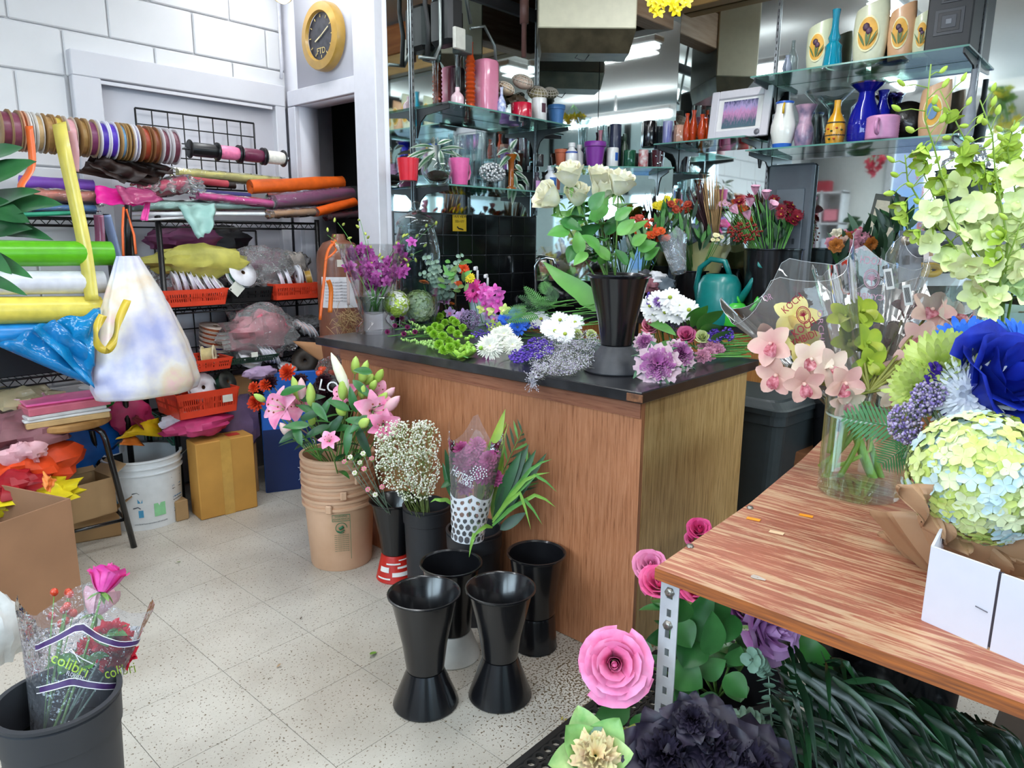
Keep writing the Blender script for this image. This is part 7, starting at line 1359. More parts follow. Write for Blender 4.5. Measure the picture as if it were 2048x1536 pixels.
# upper right shelf
def tulipvase(px,w,yt,col,lb,z=z5,egg=False):
    t,R,H=so_(px,w,yt,lb,'vase','oval_vase',[(.001,0),(.80,0),(.84,.02),(.98,.35),(1,.6),(.97,.85),(.9,1),(.82,1),(.85,.8),(.7,.06),(.001,.05)],mat(col,.35,noise=.06,coat=.2),x=XM-.15,z=z,sc=(.62,1))
    for o in t.children:
        for v in o.data.vertices:
            if v.co.z>H*.6: v.co.z+=(v.co.y/R)*-.09*H*((v.co.z/H-.6)/.4)
    M=frameM((-R*.645,0,H*.5),(0,-1,0),(0,0,1)); rx,ry=R*.56,H*.27
    def ell(k,z_,m,nm): 
        q=MB(); q.add([(0,0,z_)]+[(rx*k*math.cos(a*PI/12),ry*k*math.sin(a*PI/12),z_-.0085*math.cos(a*PI/12)**2*k) for a in range(24)],[(0,1+i,1+(i+1)%24) for i in range(24)],0,M); q.build(nm,m,t)
    ell(1.12,.000,mat('#efe9b8',.5),'oval_border'); ell(1,.002,mat('#e2a838',.5),'oval_ground')
    if egg: ell(.6,.006,mat('#5f86b0',.4),'blue_egg'); return t
    for x,y,r_,c_ in ((-.15,.4,.26,'#4a3044'),(.15,.15,.24,'#553650')): MB().ball((x*rx,y*ry,.004),rx*r_*1.4,8,6,0,(1,1.2,.4),M).build('flower_print',mat(c_,.5),t)
    for x,y,a in ((-.4,-.2,.5),(.1,-.4,-.2),(.45,.2,-.6),(.0,-.65,.1)): leaf(mb:=MB(),M@MX((x*rx*.4,-.8*ry,.005),(math.sin(-a)*.6+x*.5,1,0),up=(0,0,1)),ry*1.1,rx*.22,0,0,6); mb.build('leaf_print',mat('#4f6a28',.5),t)
    return t
so_(1573,9,112,'small grey blue jug at the left end of the upper right shelf','jug','jug',VASE,mat('#8a93a4',.4),z=z5,x=XM-.2,handle=-1); so_(1582,11,82,'clear glass bottle at the left of the upper right shelf','bottle','glass_bottle',[(.001,0),(.95,0),(1,.5),(.5,.7),(.35,.78),(.35,1),(.28,1),(.28,.75),(.001,.1)],cg,z=z5,x=XM-.15)
tulipvase(1634,25,50,'#d5dab8','pale cream oval vase with a half hidden flower oval left of the turquoise bottle'); 
so_(1663,18,20,'tall turquoise embossed glass bottle on the upper right shelf','bottle','turquoise_bottle',[(.001,0),(1,0),(.95,.1),(.8,.3),(.85,.38),(.5,.45),(.62,.52),(.45,.6),(.35,.7),(.33,.85),(.42,1),(.3,1),(.28,.8),(.001,.1)],glass('#06b0d0',.05,'turq',.85),z=z5,x=XM-.2,fn=lambda u,a:1+.05*math.cos(10*a),n=40)
tulipvase(1735,33,12,'#dbdcbc','largest pale cream vase with a purple flower oval'); tulipvase(1797,25,16,'#d9a87e','peach coloured vase with a purple flower oval'); tulipvase(1840,18,28,'#d3d8b4','cream oval vase partly hidden by the black speaker')
b=atX(1898,XM-.16,z5); w_=xw(b,38); t=T('speaker','small black loudspeaker standing on the upper right shelf','loudspeaker',(b.x,b.y,z5+.002)); hs=.30
MB().box((.03,0,hs/2),(.20,w_*2.1,hs),b=.006).build('cabinet',mat('#1c1e22',.5),t,smooth=False)
for zz_,s in ((.12,.058),(.235,.04)):
    for k,(q,c_) in enumerate(((1,'#2c2f36'),(.75,'#15161a'),(.5,'#33363e'),(.2,'#70747c'))): MB().box((-.071-.002*k,0,zz_),(.004,2*s*q,2*s*q*.92),b=.001).build('driver_frame',mat(c_,.4),t,smooth=False)
# lower right shelf
so_(1563,24,206,'white jug with blue rim and blue foot on the lower right shelf','jug','jug',[(.001,.0),(.72,0),(.78,.1),(1,.35),(.98,.5),(.7,.8),(.68,.97),(.72,1),(.64,1),(.6,.9),(.8,.5),(.5,.1),(.001,.08)],mat('#e2e3dc',.15,noise=.03,coat=.6),z=z6,x=XM-.22,extra=lambda t,R,H:(MB().lathe([(R*.735,0),(R*.80,H*.09)],32).build('blue_foot',mat('#2f6ac8',.3),t),MB().lathe([(R*.70,H*.96),(R*.74,H*1.003),(R*.70,H*1.01)],32).build('blue_rim',mat('#2f5ab0',.3),t),MB().tube([(-R*.72,-R*.25,H*.95),(-R*1.0,-R*.3,H*.85),(-R*.95,-R*.3,H*.72)],R*.09,8).build('yellow_handle',mat('#d9b02a',.3),t)))
so_(1606,20,212,'waisted vase with a pink and blue floral pattern','vase','patterned_vase',[(.001,0),(.75,0),(.95,.2),(.9,.4),(.6,.62),(.7,.8),(1.05,1),(.98,1),(.6,.8),(.5,.6),(.8,.3),(.001,.05)],mat('#c9a0b4',.3,noise=1,scale=16,col2='#5a5a7a',coat=.4),z=z6,x=XM-.2)
so_(1648,42,184,'wide flared clear glass vase behind the yellow bottle','vase','glass_vase',FL,cg,z=z6,x=XM-.10)
so_(1668,19,202,'yellow painted bottle vase with black bands','vase','yellow_vase',[(.001,0),(.85,0),(1,.2),(1,.38),(.8,.55),(.4,.72),(.32,.85),(.34,1),(.25,1),(.2,.8),(.001,.1)],mat('#d8a41e',.3,noise=1,scale=20,col2='#c98a18',coat=.4),z=z6,x=XM-.23,extra=lambda t,R,H:([MB().lathe([(R*q*1.01,H*h),(R*q*1.02,H*(h+.03))],28).build('black_band',mat('#2a2418',.4),t) for h,q in ((.17,.98),(.46,.92))]+[MB().ball((R*1.0*math.cos(a),R*1.0*math.sin(a),H*h),R*.14,6,4,0,(1,1,.7)).build('painted_flower',mat('#c2401c',.4) if k%2 else mat('#2f4a20',.4),t) for k,(a,h) in enumerate(((-2.2,.3),(-2.7,.34),(-3.2,.28),(2.7,.33),(2.2,.3),(-2.9,.1),(2.9,.1)))]))
cob=glass('#1a24b8',.03,'cob',.55); so_(1724,31,168,'large cobalt blue glass vase with a flared rim','vase','cobalt_vase',[(.001,0),(.9,0),(.98,.1),(1,.3),(.85,.5),(.5,.72),(.45,.85),(.95,.98),(1.05,1),(.9,.97),(.38,.84),(.42,.7),(.78,.48),(.9,.3),(.85,.06),(.001,.05)],cob,z=z6,x=XM-.18); so_(1757,18,182,'smaller cobalt blue glass vase behind the pink cup','vase','cobalt_vase',VASE,cob,z=z6,x=XM-.12)
so_(1762,30,234,'pink ribbed cup with its handle to the right','cup','ribbed_cup',[(.001,0),(.95,0)]+[(1+.025*(k%2),.04+.92*k/18) for k in range(19)]+[(.9,1),(.85,.1),(.001,.06)],mat('#cf8fb8',.35,coat=.2),z=z6,x=XM-.24,handle=-1)
b=atX(1806,XM-.09,z6); t=T('black_dish','round black pitted ceramic dish standing behind the pink cup','dish',(b.x,b.y,z6+.003)); MB().lathe([(.001,.035),(.05,.02),(.09,.0),(.095,.01),(.05,.035),(.001,.045)],32,0,aim((0,0,.095),(-1,0,.15))).build('dish',mat('#15110f',.35,noise=.6,scale=50,bump=.6,coat=.3),t)
tulipvase(1862,28,172,'#d8ac84','peach vase with a blue egg in its oval on the lower right shelf',z=z6,egg=True)
so_(1932,13,140,'slim grey bottle vase behind the green orchids','vase','bottle_vase',[(.001,0),(.9,0),(1,.3),(.6,.6),(.4,.75),(.42,1),(.3,1),(.001,.2)],mat('#8f949c',.4),z=z6,x=XM-.14)
# grey electrical panel
a=pX(1541,330,XM-.02); b=pX(1632,326,XM-.02); c=V((XM-.025,(a.y+b.y)/2,0)); w=abs(a.y-b.y); t=T('electrical_panel','grey metal electrical panel set into the right mirror below the shelves','panel',(c.x,c.y,1.05),-PI/2); hh=(a.z+b.z)/2-1.05
MB().box((0,0,hh/2),(w*1.02,.03,hh),b=.012).build('frame',mat('#5b6068',.45,noise=.05),t,smooth=False); MB().box((.01,-.02,hh*.45),(w*.62,.014,hh*.72),b=.004).build('door',mat('#6a7078',.45,noise=.05),t,smooth=False); MB().box((w*.2,-.03,hh*.4),(.012,.008,.03)).build('latch',mat('#3c4046',.4),t,smooth=False)
# heater
hc=pd(1170,40,3.75); t=T('gas_heater','cream metal gas heater hanging in the mirrored corner','heater',hc); hr=V((RT.x,RT.y,0)).normalized(); M=Matrix(((hr.x,-hr.y*-1,0,hc.x),(hr.y,hr.x,0,hc.y),(0,0,1,hc.z),(0,0,0,1)))
fwd=V((FW.x,FW.y,0)).normalized(); M=Matrix(((hr.x,fwd.x,0,hc.x),(hr.y,fwd.y,0,hc.y),(0,0,1,hc.z),(0,0,0,1))); Wd_=xw(hc,95)*2
zt1=hz(hc,72)-hc.z; zt2=hz(hc,104)-hc.z
MB().box((0,0,(.45+zt1)/2),(Wd_,.28,.45-zt1),M=M,b=.006).build('casing',mat('#c9c4aa',.4,noise=.05),t,world=True,smooth=False)
lo=MB(); x=Wd_/2; x2=x*.92; lo.add([(-x,-.14,zt1),(x,-.14,zt1),(x,.14,zt1),(-x,.14,zt1),(-x2,-.06,zt2-.02),(x2,-.06,zt2-.02),(x2,.12,zt2-.02),(-x2,.12,zt2-.02)],[(0,1,5,4),(1,2,6,5),(2,3,7,6),(3,0,4,7),(4,5,6,7),(3,2,1,0)],0,M); lo.build('base_grille',mat('#57503f',.35,noise=.4,scale=12,metal=.4),t,world=True,smooth=False)
for sx in (-.17,-.06,.05):
    for k in range(7): MB().box((sx*1.0,-.125+.010*k,zt1-.012-.012*k),(.035,.004,.006),M=M).build('vent_slot',mat('#0e0d0b',.6),t,world=True,smooth=False)
rp=MB(); rp.box((-.02,-.142,.27),(.30,.002,.10),M=M); rp.build('pink_notice',mat('#d8a8a8',.6),t,world=True,smooth=False)
MB().tube([M@V((-Wd_/2-.07,0,.7)),M@V((-Wd_/2-.07,0,zt2-.03))],.014,10).build('gas_pipe',mat('#6a4a44',.5),t,world=True); MB().tube([M@V((-Wd_/2-.07,0,.12)),M@V((-Wd_/2-.07,0,-.02))],.024,10).build('pipe_union',mat('#6a4a44',.5),t,world=True); MB().tube([M@V((-.02,-.02,zt2)),M@V((-.05,-.02,zt2-.035)),M@V((.0,-.02,zt2-.05)),M@V((.04,-.02,zt2))],.003,6).build('wire_loop',brk,t,world=True)
for s in (-1,1): MB().tube([M@V((s*.2,0,.4)),M@V((s*.2,0,CEIL-hc.z-.01))],.006,6).build('hanger_rod',brk,t,world=True)
# wall fan / electrics on the upper left mirror
p=pY(893,45,YM-.10); t=T('junction_box','dark electrical motor with a white outlet and conduits high on the left mirror','electrical box',p); MB().box((0,0,0),(.10,.16,.22),b=.02).build('motor',mat('#1b1c1f',.4),t,smooth=False); MB().box((.0,-.09,-.09),(.075,.02,.10),b=.004).build('outlet',mat('#d5d3c8',.5),t,smooth=False); MB().box((.09,-.02,-.09),(.08,.07,.09),b=.004).build('box',mat('#6f7673',.4,metal=.6),t,smooth=False)
cdm=mat('#8f9694',.3,metal=.8,noise=0); MB().tube([(-.06,-.02,.5),(-.06,-.02,.0),(-.06,-.02,-.12),(-.10,-.02,-.19),(-.2,-.02,-.20)],.009,8).build('conduit',cdm,t); MB().tube([(.03,-.02,.5),(.1,-.02,.2),(.15,-.02,.02)],.010,8).build('conduit',cdm,t); MB().tube([(.15,-.02,.0),(.25,-.02,.03),(.33,-.02,-.05),(.34,-.02,-.15)],.008,8).build('conduit',cdm,t)
MB().tube([(-.13,.0,.3),(-.14,.0,.05),(-.12,0,-.05),(-.13,0,-.2)],.012,8).build('black_hose',mat('#101112',.5),t)
# yellow silk flowers hanging at the soffit
t=T('hanging_flowers','bright yellow orchid blooms hanging at the top by the wooden board','flowers',pd(1330,-30,2.9))
for px,py in ((1308,12),(1320,8),(1316,28),(1300,4),(1336,2),(1345,12),(1352,20),(1358,0),(1372,6)): p=pd(px,py,2.9); MB().tube([pd(1330,-40,2.9),p],.0015,4).build('stem',GM,t,world=True); orchid(mb:=MB(),aim(p,TV+udir()*.4),.028,0,0,5,.9); mb.build('bloom',petal('#e8cf1c'),t,world=True)
# ================= PLYWOOD BENCH AND RIGHT SIDE =================
BZ=.75
def benchmat():
    m=bpy.data.materials.new('bench'); m.use_nodes=True; N=m.node_tree.nodes; L=m.node_tree.links; b=N['Principled BSDF']; tc=N.new('ShaderNodeTexCoord')
    mp=N.new('ShaderNodeMapping'); mp.inputs['Scale'].default_value=(44,3.2,44); L.new(tc.outputs['Object'],mp.inputs[0]); n=N.new('ShaderNodeTexNoise'); n.inputs['Scale'].default_value=1.6; n.inputs['Detail'].default_value=9; n.inputs['Roughness'].default_value=.68; n.inputs['Distortion'].default_value=1.1; L.new(mp.outputs[0],n.inputs[0])
    r=N.new('ShaderNodeValToRGB'); e=r.color_ramp.elements; e[0].position=.40; e[0].color=lin('#99573f'); e[1].position=.60; e[1].color=lin('#c4a07e'); k=e.new(.49); k.color=lin('#a8654e'); k=e.new(.53); k.color=lin('#ba8b69'); L.new(n.outputs[0],r.inputs[0])
    n2=N.new('ShaderNodeTexNoise'); n2.inputs['Scale'].default_value=4; n2.inputs['Detail'].default_value=5; L.new(tc.outputs['Object'],n2.inputs[0]); mr=N.new('ShaderNodeMapRange'); mr.inputs[1].default_value=.3; mr.inputs[2].default_value=.6; mr.inputs[3].default_value=.75; mr.inputs[4].default_value=1.05; L.new(n2.outputs[0],mr.inputs[0])
    mx=N.new('ShaderNodeVectorMath'); mx.operation='SCALE'; L.new(r.outputs[0],mx.inputs[0]); L.new(mr.outputs[0],mx.inputs['Scale']); L.new(mx.outputs[0],b.inputs['Base Color']); b.inputs['Roughness'].default_value=.5
    bp=N.new('ShaderNodeBump'); bp.inputs['Strength'].default_value=.25; bp.inputs['Distance'].default_value=.002; L.new(n.outputs[0],bp.inputs['Height']); L.new(bp.outputs[0],b.inputs['Normal']); return m
t=T('work_bench','red painted worn plywood bench on slotted white steel legs in the right foreground','bench',(1.6,.2,0)); mb=MB()
pts=[(1.064,.607),(1.03,-.75),(2.3,-.75),(2.27,.70),(1.9,.655),(1.5,.62)]
k=len(pts); mb.add([(x,y,BZ) for x,y in pts]+[(x,y,BZ-.022) for x,y in pts],[tuple(range(k))[::-1] if 0 else tuple(range(k-1,-1,-1))[::-1][::-1],tuple(range(k,2*k))]+[(i,(i+1)%k,k+(i+1)%k,k+i) for i in range(k)],0)
mb.m=[0,0]+[1]*k
tb2=mb.build('plywood_top',[benchmat(),mat('#b5652c',.6,noise=.4,scale=12,col2='#7a4426',stretch=(1,1,22))],t,world=True,smooth=False)
legm=mat('#c9c9cc',.5,noise=.6,scale=16,col2='#a9a9ae',bump=.1)
def sangle(x,y,z0,z1,dx,dy,m,par,w=.036,name='slotted_leg'):
    mb=MB(); n=int((z1-z0)/.038)
    for (ax,sg) in ((0,dx),(1,dy)):
        for i in range(n):
            a=z0+(z1-z0)*i/n; h=(z1-z0)/n; slot=(w*.34,w*.66,a+h*.22,a+h*.78) if i%2 else (w*.38,w*.62,a+h*.3,a+h*.7)
            us=[0,slot[0],slot[1],w]; zs=[a,slot[2],slot[3],a+h]
            for p in range(3):
                for q in range(3):
                    if p==1 and q==1: continue
                    c=[(us[p],zs[q]),(us[p+1],zs[q]),(us[p+1],zs[q+1]),(us[p],zs[q+1])]
                    mb.add([((x+sg*u,y,z) if ax==0 else (x,y+sg*u,z)) for u,z in c],[(0,1,2,3)])
    return mb.build(name,m,par,world=True,smooth=False,solid=.0025)
sangle(1.10,.60,.02,BZ-.023,-1,-1,legm,t) if 0 else sangle(1.072,.596,.02,BZ-.023,1,-1,legm,t)
for z in (.71,.645): MB().lathe([(.001,.006),(.008,.006),(.010,0)],6,0,aim((1.0705,.578,z),(-1,0,0))).build('bolt',mat('#9a948c',.35,metal=.8),t,world=True)
sangle(2.05,.62,.02,BZ-.023,-1,-1,mat('#a4a6aa',.4,noise=.3,scale=20),t); sangle(2.05,-.6,.02,BZ-.023,-1,1,legm,t); sangle(1.08,-.6,.02,BZ-.023,1,1,legm,t)
MB().box((2.18,-.05,.30),(.04,1.3,.035)).build('rail',mat('#7a5230',.6),t,world=True,smooth=False)
for px,py in ((1380,1093),(1500,1016)): q=pz(px,py,BZ+.001); MB().lathe([(.001,.004),(.006,.004),(.0075,0)],6,0,Matrix.Translation(q)).build('bolt',mat('#9a948c',.35,metal=.8),t,world=True)
for px,py,lb,c in ((1507,1038,'torn orange price sticker nearest the bench bolt','#f09a1e'),(1612,1031,'clean orange price sticker on the bench','#f29a14'),(1553,1065,'half peeled orange and white sticker on the bench','#e9c9a0')): q=pz(px,py,BZ+.0012); o=MB().box((0,0,0),(.013,.028,.0008)).build('price_sticker',mat(c,.5,noise=.1),smooth=False); o.location=q; o.rotation_euler=(0,0,.15); tag(o,lb,'sticker')
q=pz(1515,1155,BZ+.0012); mb=MB(); mb.lathe([(.001,0),(.009,0)],10,0,Matrix.Translation(q)@Matrix.Diagonal((.8,1.5,1,1)),fn=lambda u,a:1+.2*math.sin(3*a)); tag(mb.build('paper_residue',mat('#b9aca2',.7),world=True),'grey torn paper residue stuck on the bench','residue')
# glass vase with water and orchid stems
vb=V((1.735,.462,BZ+.002)); R_=xw(vb,77); H_=.262
t=T('glass_vase','clear cylinder glass vase of water and green orchid stems on the red bench','vase',vb)
MB().lathe([(.001,.0),(R_*.95,0),(R_,.006),(R_*.985,.02),(R_*.975,H_-.004),(R_*.965,H_),(R_*.945,H_-.004),(R_*.945,.024),(R_*.9,.018),(.001,.018)],48).build('body',glass('#fafefc',.01,'v3',.985),t,ang=50)
MB().lathe([(.001,.19),(R_*.94,.19)],40).build('water_surface',glass('#f4faf6',.02,'ws',.96),t); MB().lathe([(R_*.955,.185),(R_*.955,.19)],40).build('water_line',mat('#c9d8d0',.1),t)
t2=T('orchid_cuttings','thick green cymbidium stems crossing in the water of the bench vase','stems',vb+V((0,0,.02)))
for x0,y0,x1,y1,r,c in ((1640,975,1690,860,.012,'#8fae3a'),(1640,935,1720,850,.009,'#7fa03a'),(1655,985,1715,890,.008,'#8fae3a'),(1770,1005,1715,870,.012,'#7fae3a'),(1775,985,1730,850,.009,'#6f9a34'),(1760,1010,1735,900,.004,'#b07a3a'),(1650,935,1740,900,.006,'#9ab848'),(1745,960,1700,840,.008,'#8a9a3a'),(1660,905,1668,845,.010,'#a8b848')):
    a=pd(x0,y0,1.80); b=pd(x1,y1,1.78); MB().tube(curve(a,b,.01,4)+[b+V((0,0,.06))],(r,r*.8),8).build('stem',mat(c,.4,noise=.25,scale=18),t2,world=True)
# cymbidium sleeves
cyw=[petal('#ecdcc4','#e6c3b8',scale=18,noise=.1),mat('#d9a0a4',.5,noise=1,scale=110,col2='#9a2038')]; cyp=[petal('#e9c8b4','#e0a9a4',scale=18),mat('#d9909a',.5,noise=1,scale=110,col2='#9a2038')]; cyg=[petal('#b3c23a','#8fa83a',scale=18),mat('#a8b040',.5)]; cyy=[petal('#ecdf7a','#e9e0a0',scale=18),mat('#e0c060',.5)]; cym=[petal('#8a2a3a','#6a1a2c'),mat('#c06a70',.5)]
def cymb(px,py,d,r,ms,lb,dx=(0,0,.2),opn=.7,base=None):
    p=pd(px,py,d); t=T('cymbidium',lb,'orchid',(base or vb+V((0,0,.24)))); dr=TV+V(dx); MB().tube([base or vb+V((0,0,.24)),p-dr.normalized()*.01],.0035,5).build('stem',mat('#8a8a3a',.5),t,world=True); orchid(mb:=MB(),aim(p,dr,rv(-.6,.6)),r,0,1,5,opn,True,.52); mb.build('bloom',ms,t,world=True)
for a in ((1545,690,1.66,.055,cyp,'blush cymbidium bloom at the far left of the sleeves',(-.6,.6,.1)),(1555,750,1.66,.05,cyp,'pink tinged cymbidium bloom low at the far left',(-.6,.6,-.3)),(1590,640,1.70,.058,cyy,'pale yellow cymbidium bloom highest at the left',(-.2,.2,.5)),(1600,690,1.66,.05,cyy,'yellow cymbidium bloom behind the printed letters',(0,0,.1)),(1620,720,1.63,.05,cyw,'cream cymbidium bloom with a spotted lip in the centre left',(0,.2,0)),(1608,765,1.62,.048,cyp,'blush cymbidium with a pink spotted lip low in the left sleeve',(0,.3,-.4)),(1655,735,1.62,.052,cyw,'cream cymbidium bloom at the right of the left sleeve',(.2,-.2,-.1)),(1685,765,1.60,.050,cyp,'cream cymbidium with a crimson spotted lip above the vase',(0,-.1,-.3)),(1690,800,1.61,.042,cyw,'half hidden cymbidium at the mouth of the vase',(0,0,-.6)),
    (1690,640,1.74,.05,cyg,'upper yellow green cymbidium bud cluster in the middle sleeve',(-.2,.2,.8)),(1720,630,1.74,.055,cyg,'highest yellow green cymbidium bloom in the middle sleeve',(.2,-.2,.7)),(1730,690,1.70,.052,cyg,'yellow green cymbidium facing right in the middle sleeve',(.3,-.2,.3)),(1735,725,1.68,.045,cyg,'lowest yellow green cymbidium in the middle sleeve',(0,0,-.3)),(1700,685,1.72,.045,cyg,'left yellow green cymbidium in the middle sleeve',(-.4,.3,.3)),
    (1770,680,1.84,.05,cyw,'cream cymbidium bloom behind the green ones',(0,0,.3)),(1815,620,1.9,.05,cym,'deep red cymbidium behind the right sleeve',(0,0,.6)),(1800,660,1.9,.042,cym,'lower deep red cymbidium behind the right sleeve',(0,0,.2)),(1860,625,1.74,.056,cyp,'peach cymbidium bloom highest in the right sleeve',(-.2,.1,.5)),(1895,635,1.74,.055,cyw,'cream cymbidium bloom at the upper right',(.3,-.3,.4)),(1835,680,1.72,.052,cyp,'cream cymbidium with a magenta lip in the right sleeve',(0,.2,.0)),(1880,670,1.72,.045,cyp,'blush cymbidium with a dark spotted lip at the right',(.1,-.2,.1)),(1845,720,1.70,.048,cyp,'cymbidium bloom above the lime chrysanthemum',(0,0,-.2)),(1800,735,1.70,.048,cyp,'peach cymbidium bloom low in the right sleeve',(-.2,.2,-.2)),(1785,780,1.66,.045,cyw,'cream cymbidium bloom drooping beside the fern',(-.1,.1,-.5)),(1885,700,1.70,.045,cyw,'cream cymbidium bloom next to the blue daisies',(.2,-.2,-.1))): cymb(*a)
kf=film('#f6f4f2',.07,.04,wr=.16,wscale=6); km_=mat('#b0284a',.45); kl=mat('#c89ab0',.45)
def ksleeve(lb,bx,by,tx,ty,db,dt_,rb,rt,seg,prints,jag=.12,flat=1):
    so,M,L,fn=cone_sleeve('flower_sleeve',lb,pd(bx,by,db),pd(tx,ty,dt_),rb,rt,kf,wav=.05,jag=jag,flat=flat,n=48); u0=facing(fn,M,.5)
    ed=MB(); 
    for k in range(48): 
        a,b=M@V(fn(k/48,1)),M@V(fn((k+1)/48,1)); ed.tube([a,b],.0005,3,cap=False)
    ed.build('sleeve_rim',mat('#e8ebee',.15,coat=1),so,world=True)
    bv=bvh(so)
    for s_,w_,h_,x,y,d,rot,m_,mi in prints:
        if s_!='*': print_on(so,bv,s_,w_,h_,x,y,d,rot,m_,mirror=mi); continue
        L_=lambda pts,th: MB().tube([onto(bv,pd(px,py,d)) for px,py in pts],th,4,cap=False).build('tree_emblem',m_,so,world=True)
        cr,sr=math.cos(rot),math.sin(rot); Q=lambda u,v:(x+w_*(u*cr+v*sr),y+w_*(v*cr-u*sr))
        L_([Q(.8*math.cos(k*.2618),math.sin(k*.2618)) for k in range(25)],.0011); L_([Q(.64*math.cos(k*.2618),.82*math.sin(k*.2618)) for k in range(25)],.0007); L_([Q(0,.65),Q(0,0)],.0016)
        for k in range(9): a_=-.15-k*.355; L_([Q(0,.15),Q(.52*math.cos(a_),.6*math.sin(a_))],.0009)
    return so
ksleeve('left clear cymbidium sleeve with crimson lettering',1700,812,1572,560,1.74,1.72,.045,.165,1,(('KOCH',48,15,1585,607,1.6,.72,km_,1),('*',17,0,1607,630,1.58,.3,km_,1),('KOCH',54,16,1611,637,1.58,.62,km_,1) if 0 else ('KOCH',52,16,1608,655,1.56,.60,km_,1),('CYMBIDI',66,15,1602,680,1.56,.42,km_,1),('ORCHIDS',92,11,1642,665,1.56,-1.5,kl,1),('OR',18,13,1536,596,1.6,.4,kl,1)),jag=.09)
ksleeve('middle clear cymbidium sleeve with faded pink lettering',1725,812,1738,545,1.82,1.86,.045,.135,1,(('KOCH',42,16,1742,522,1.75,-.12,kl,-1),('*',19,0,1743,558,1.75,0,kl,1),('CYMBIDIUM',90,12,1722,592,1.72,-.1,kl,-1)),jag=.08)
ksleeve('right clear cymbidium sleeve with crimson lettering near the blue flowers',1760,812,1890,550,1.80,1.84,.045,.14,1,(('KOCH',64,17,1968,650,1.7,-.65,km_,-1),('*',19,0,1952,662,1.7,-.3,km_,1)),jag=.1)
for i,(x,y,c) in enumerate(((1778,558,0),(1815,590,0))): p=pd(x,y,1.72); M=frameM(p,RT,-DN)@Matrix.Rotation(.15,4,'Z'); q=T('price_tag',('left','right')[i]+' white barcode tag on the clear orchid sleeves','tag',p); MB().box((0,0,0),(.02,.05,.0006),M=M).build('card',mat('#e6e4e6',.5),q,world=True,smooth=False); [MB().box((-.006+.0016*k,.0,.0006),(.0008,.036,.0004),M=M).build('bar',mat('#303036',.6),q,world=True,smooth=False) for k in range(8)]
# ---- big arrangement in white box ----
fc=pz(1905,1270,BZ); t=T('gift_box','white cardboard box with slits holding the kraft wrapped flower arrangement','box',(1.30,.06,BZ+.001))
a=pz(1845,1240,BZ); b=pz(1975,1297,BZ); zt_=hz(a,1092); h=zt_-BZ; wm2=mat('#d9d9e4',.5,noise=.02)
mb=MB(); 
def wall(p,q,z0,z1,m=mb): 
    n=(q-p).cross(V((0,0,1))).normalized()*.002; v=[p+V((0,0,z0-p.z)),q+V((0,0,z0-q.z)),q+V((0,0,z1-q.z)),p+V((0,0,z1-p.z))]; m.add([x-n for x in v]+[x+n for x in v],[(3,2,1,0),(4,5,6,7),(0,1,5,4),(1,2,6,5),(2,3,7,6),(3,0,4,7)])
c=b+(b-a)*1.05; d_=V((c.x+.30,c.y+.02,BZ)); e_=V((a.x+.30,a.y+.02,BZ))
wall(a,b,BZ,zt_); wall(b+(b-a)*.04,c,BZ,zt_-.004); wall(c,d_,BZ,zt_); wall(d_,e_,BZ,zt_); wall(e_,a,BZ,zt_); mb.build('panel',wm2,t,world=True,smooth=False); sl2=MB()
for (p,q) in ((a,b),(b+(b-a)*.04,c)): s0=p.lerp(q,.75); s1=p.lerp(q,.93); n=V((-.004,0,0)); sl2.tube([V((s0.x,s0.y,BZ+h*.47))+n,V((s1.x,s1.y,BZ+h*.45))+n],.0009,4)
sl2.build('slit',mat('#6a6a74',.6),t,world=True); wl2=MB(); gp_=b.lerp(b+(b-a),.02); wl2.box((gp_.x+.001,gp_.y,BZ+h*.5),(.002,.008,h*.95)); wl2.build('dark_seam',mat('#3a3238',.7),t,world=True,smooth=False)
kraft=mat('#b08a68',.6,noise=.2,scale=9,col2='#9a7452')
t=T('kraft_wrap','crumpled brown kraft paper around the big blue arrangement','wrapping',(1.32,.08,BZ+.02))
kb_,kt_=pd(1965,1190,1.26),pd(1965,1070,1.29)
mb=MB(); M=aim(kb_,kt_-kb_); L=(kt_-kb_).length
mb.sheet(lambda u,v:((.055+.115*v**.8)*(1+.10*math.sin(7*2*PI*u)*v+.05*math.sin(17*2*PI*u))*math.cos(2*PI*u),(.055+.115*v**.8)*(1+.10*math.sin(7*2*PI*u)*v)*math.sin(2*PI*u),L*v*(1+.12*math.sin(5*2*PI*u)+.05*math.sin(13*2*PI*u)))+(()),84,10,0,M,wrap=True); mb.build('paper',kraft,t,world=True,smooth=True,ang=25,solid=.0008)
for P4 in (((1800,975),(1870,960),(1885,1085),(1835,1040)),((1850,1010),(1960,1060),(1930,1110),(1880,1085)),((1960,1080),(2060,1130),(2060,1175),(1990,1150))):
    P=[pd(x,y,1.16+.03*(i%2)) for i,(x,y) in enumerate(P4)]; m2=MB(); m2.sheet(lambda u,v:P[0].lerp(P[1],u).lerp(P[3].lerp(P[2],u),v)+FW*(.02*math.sin(7*u+5*v)+.01*math.sin(15*u)),12,10); m2.build('fold',kraft,t,world=True,ang=25,solid=.0008)
ab=pd(1975,1040,1.3)
def arr(name,lb,cat,px,py,d,fn,ms,dx=(0,0,.3),base=None,roll=None):
    p=pd(px,py,d); t=T(name,lb,cat,base or ab); MB().tube([base or ab,p-(TV+V(dx)).normalized()*.01],.003,5).build('stem',GM,t,world=True); fn(mb:=MB(),aim(p,TV+V(dx),rv(0,6) if roll is None else roll)); mb.build('bloom',ms,t,world=True); return t
hm=[petal('#d3dd8a','#c3d46a',scale=60),petal('#cfe0d8','#b3d0d8',scale=60),petal('#dde6a4','#cadb84',scale=60),petal('#e0e8b8')]
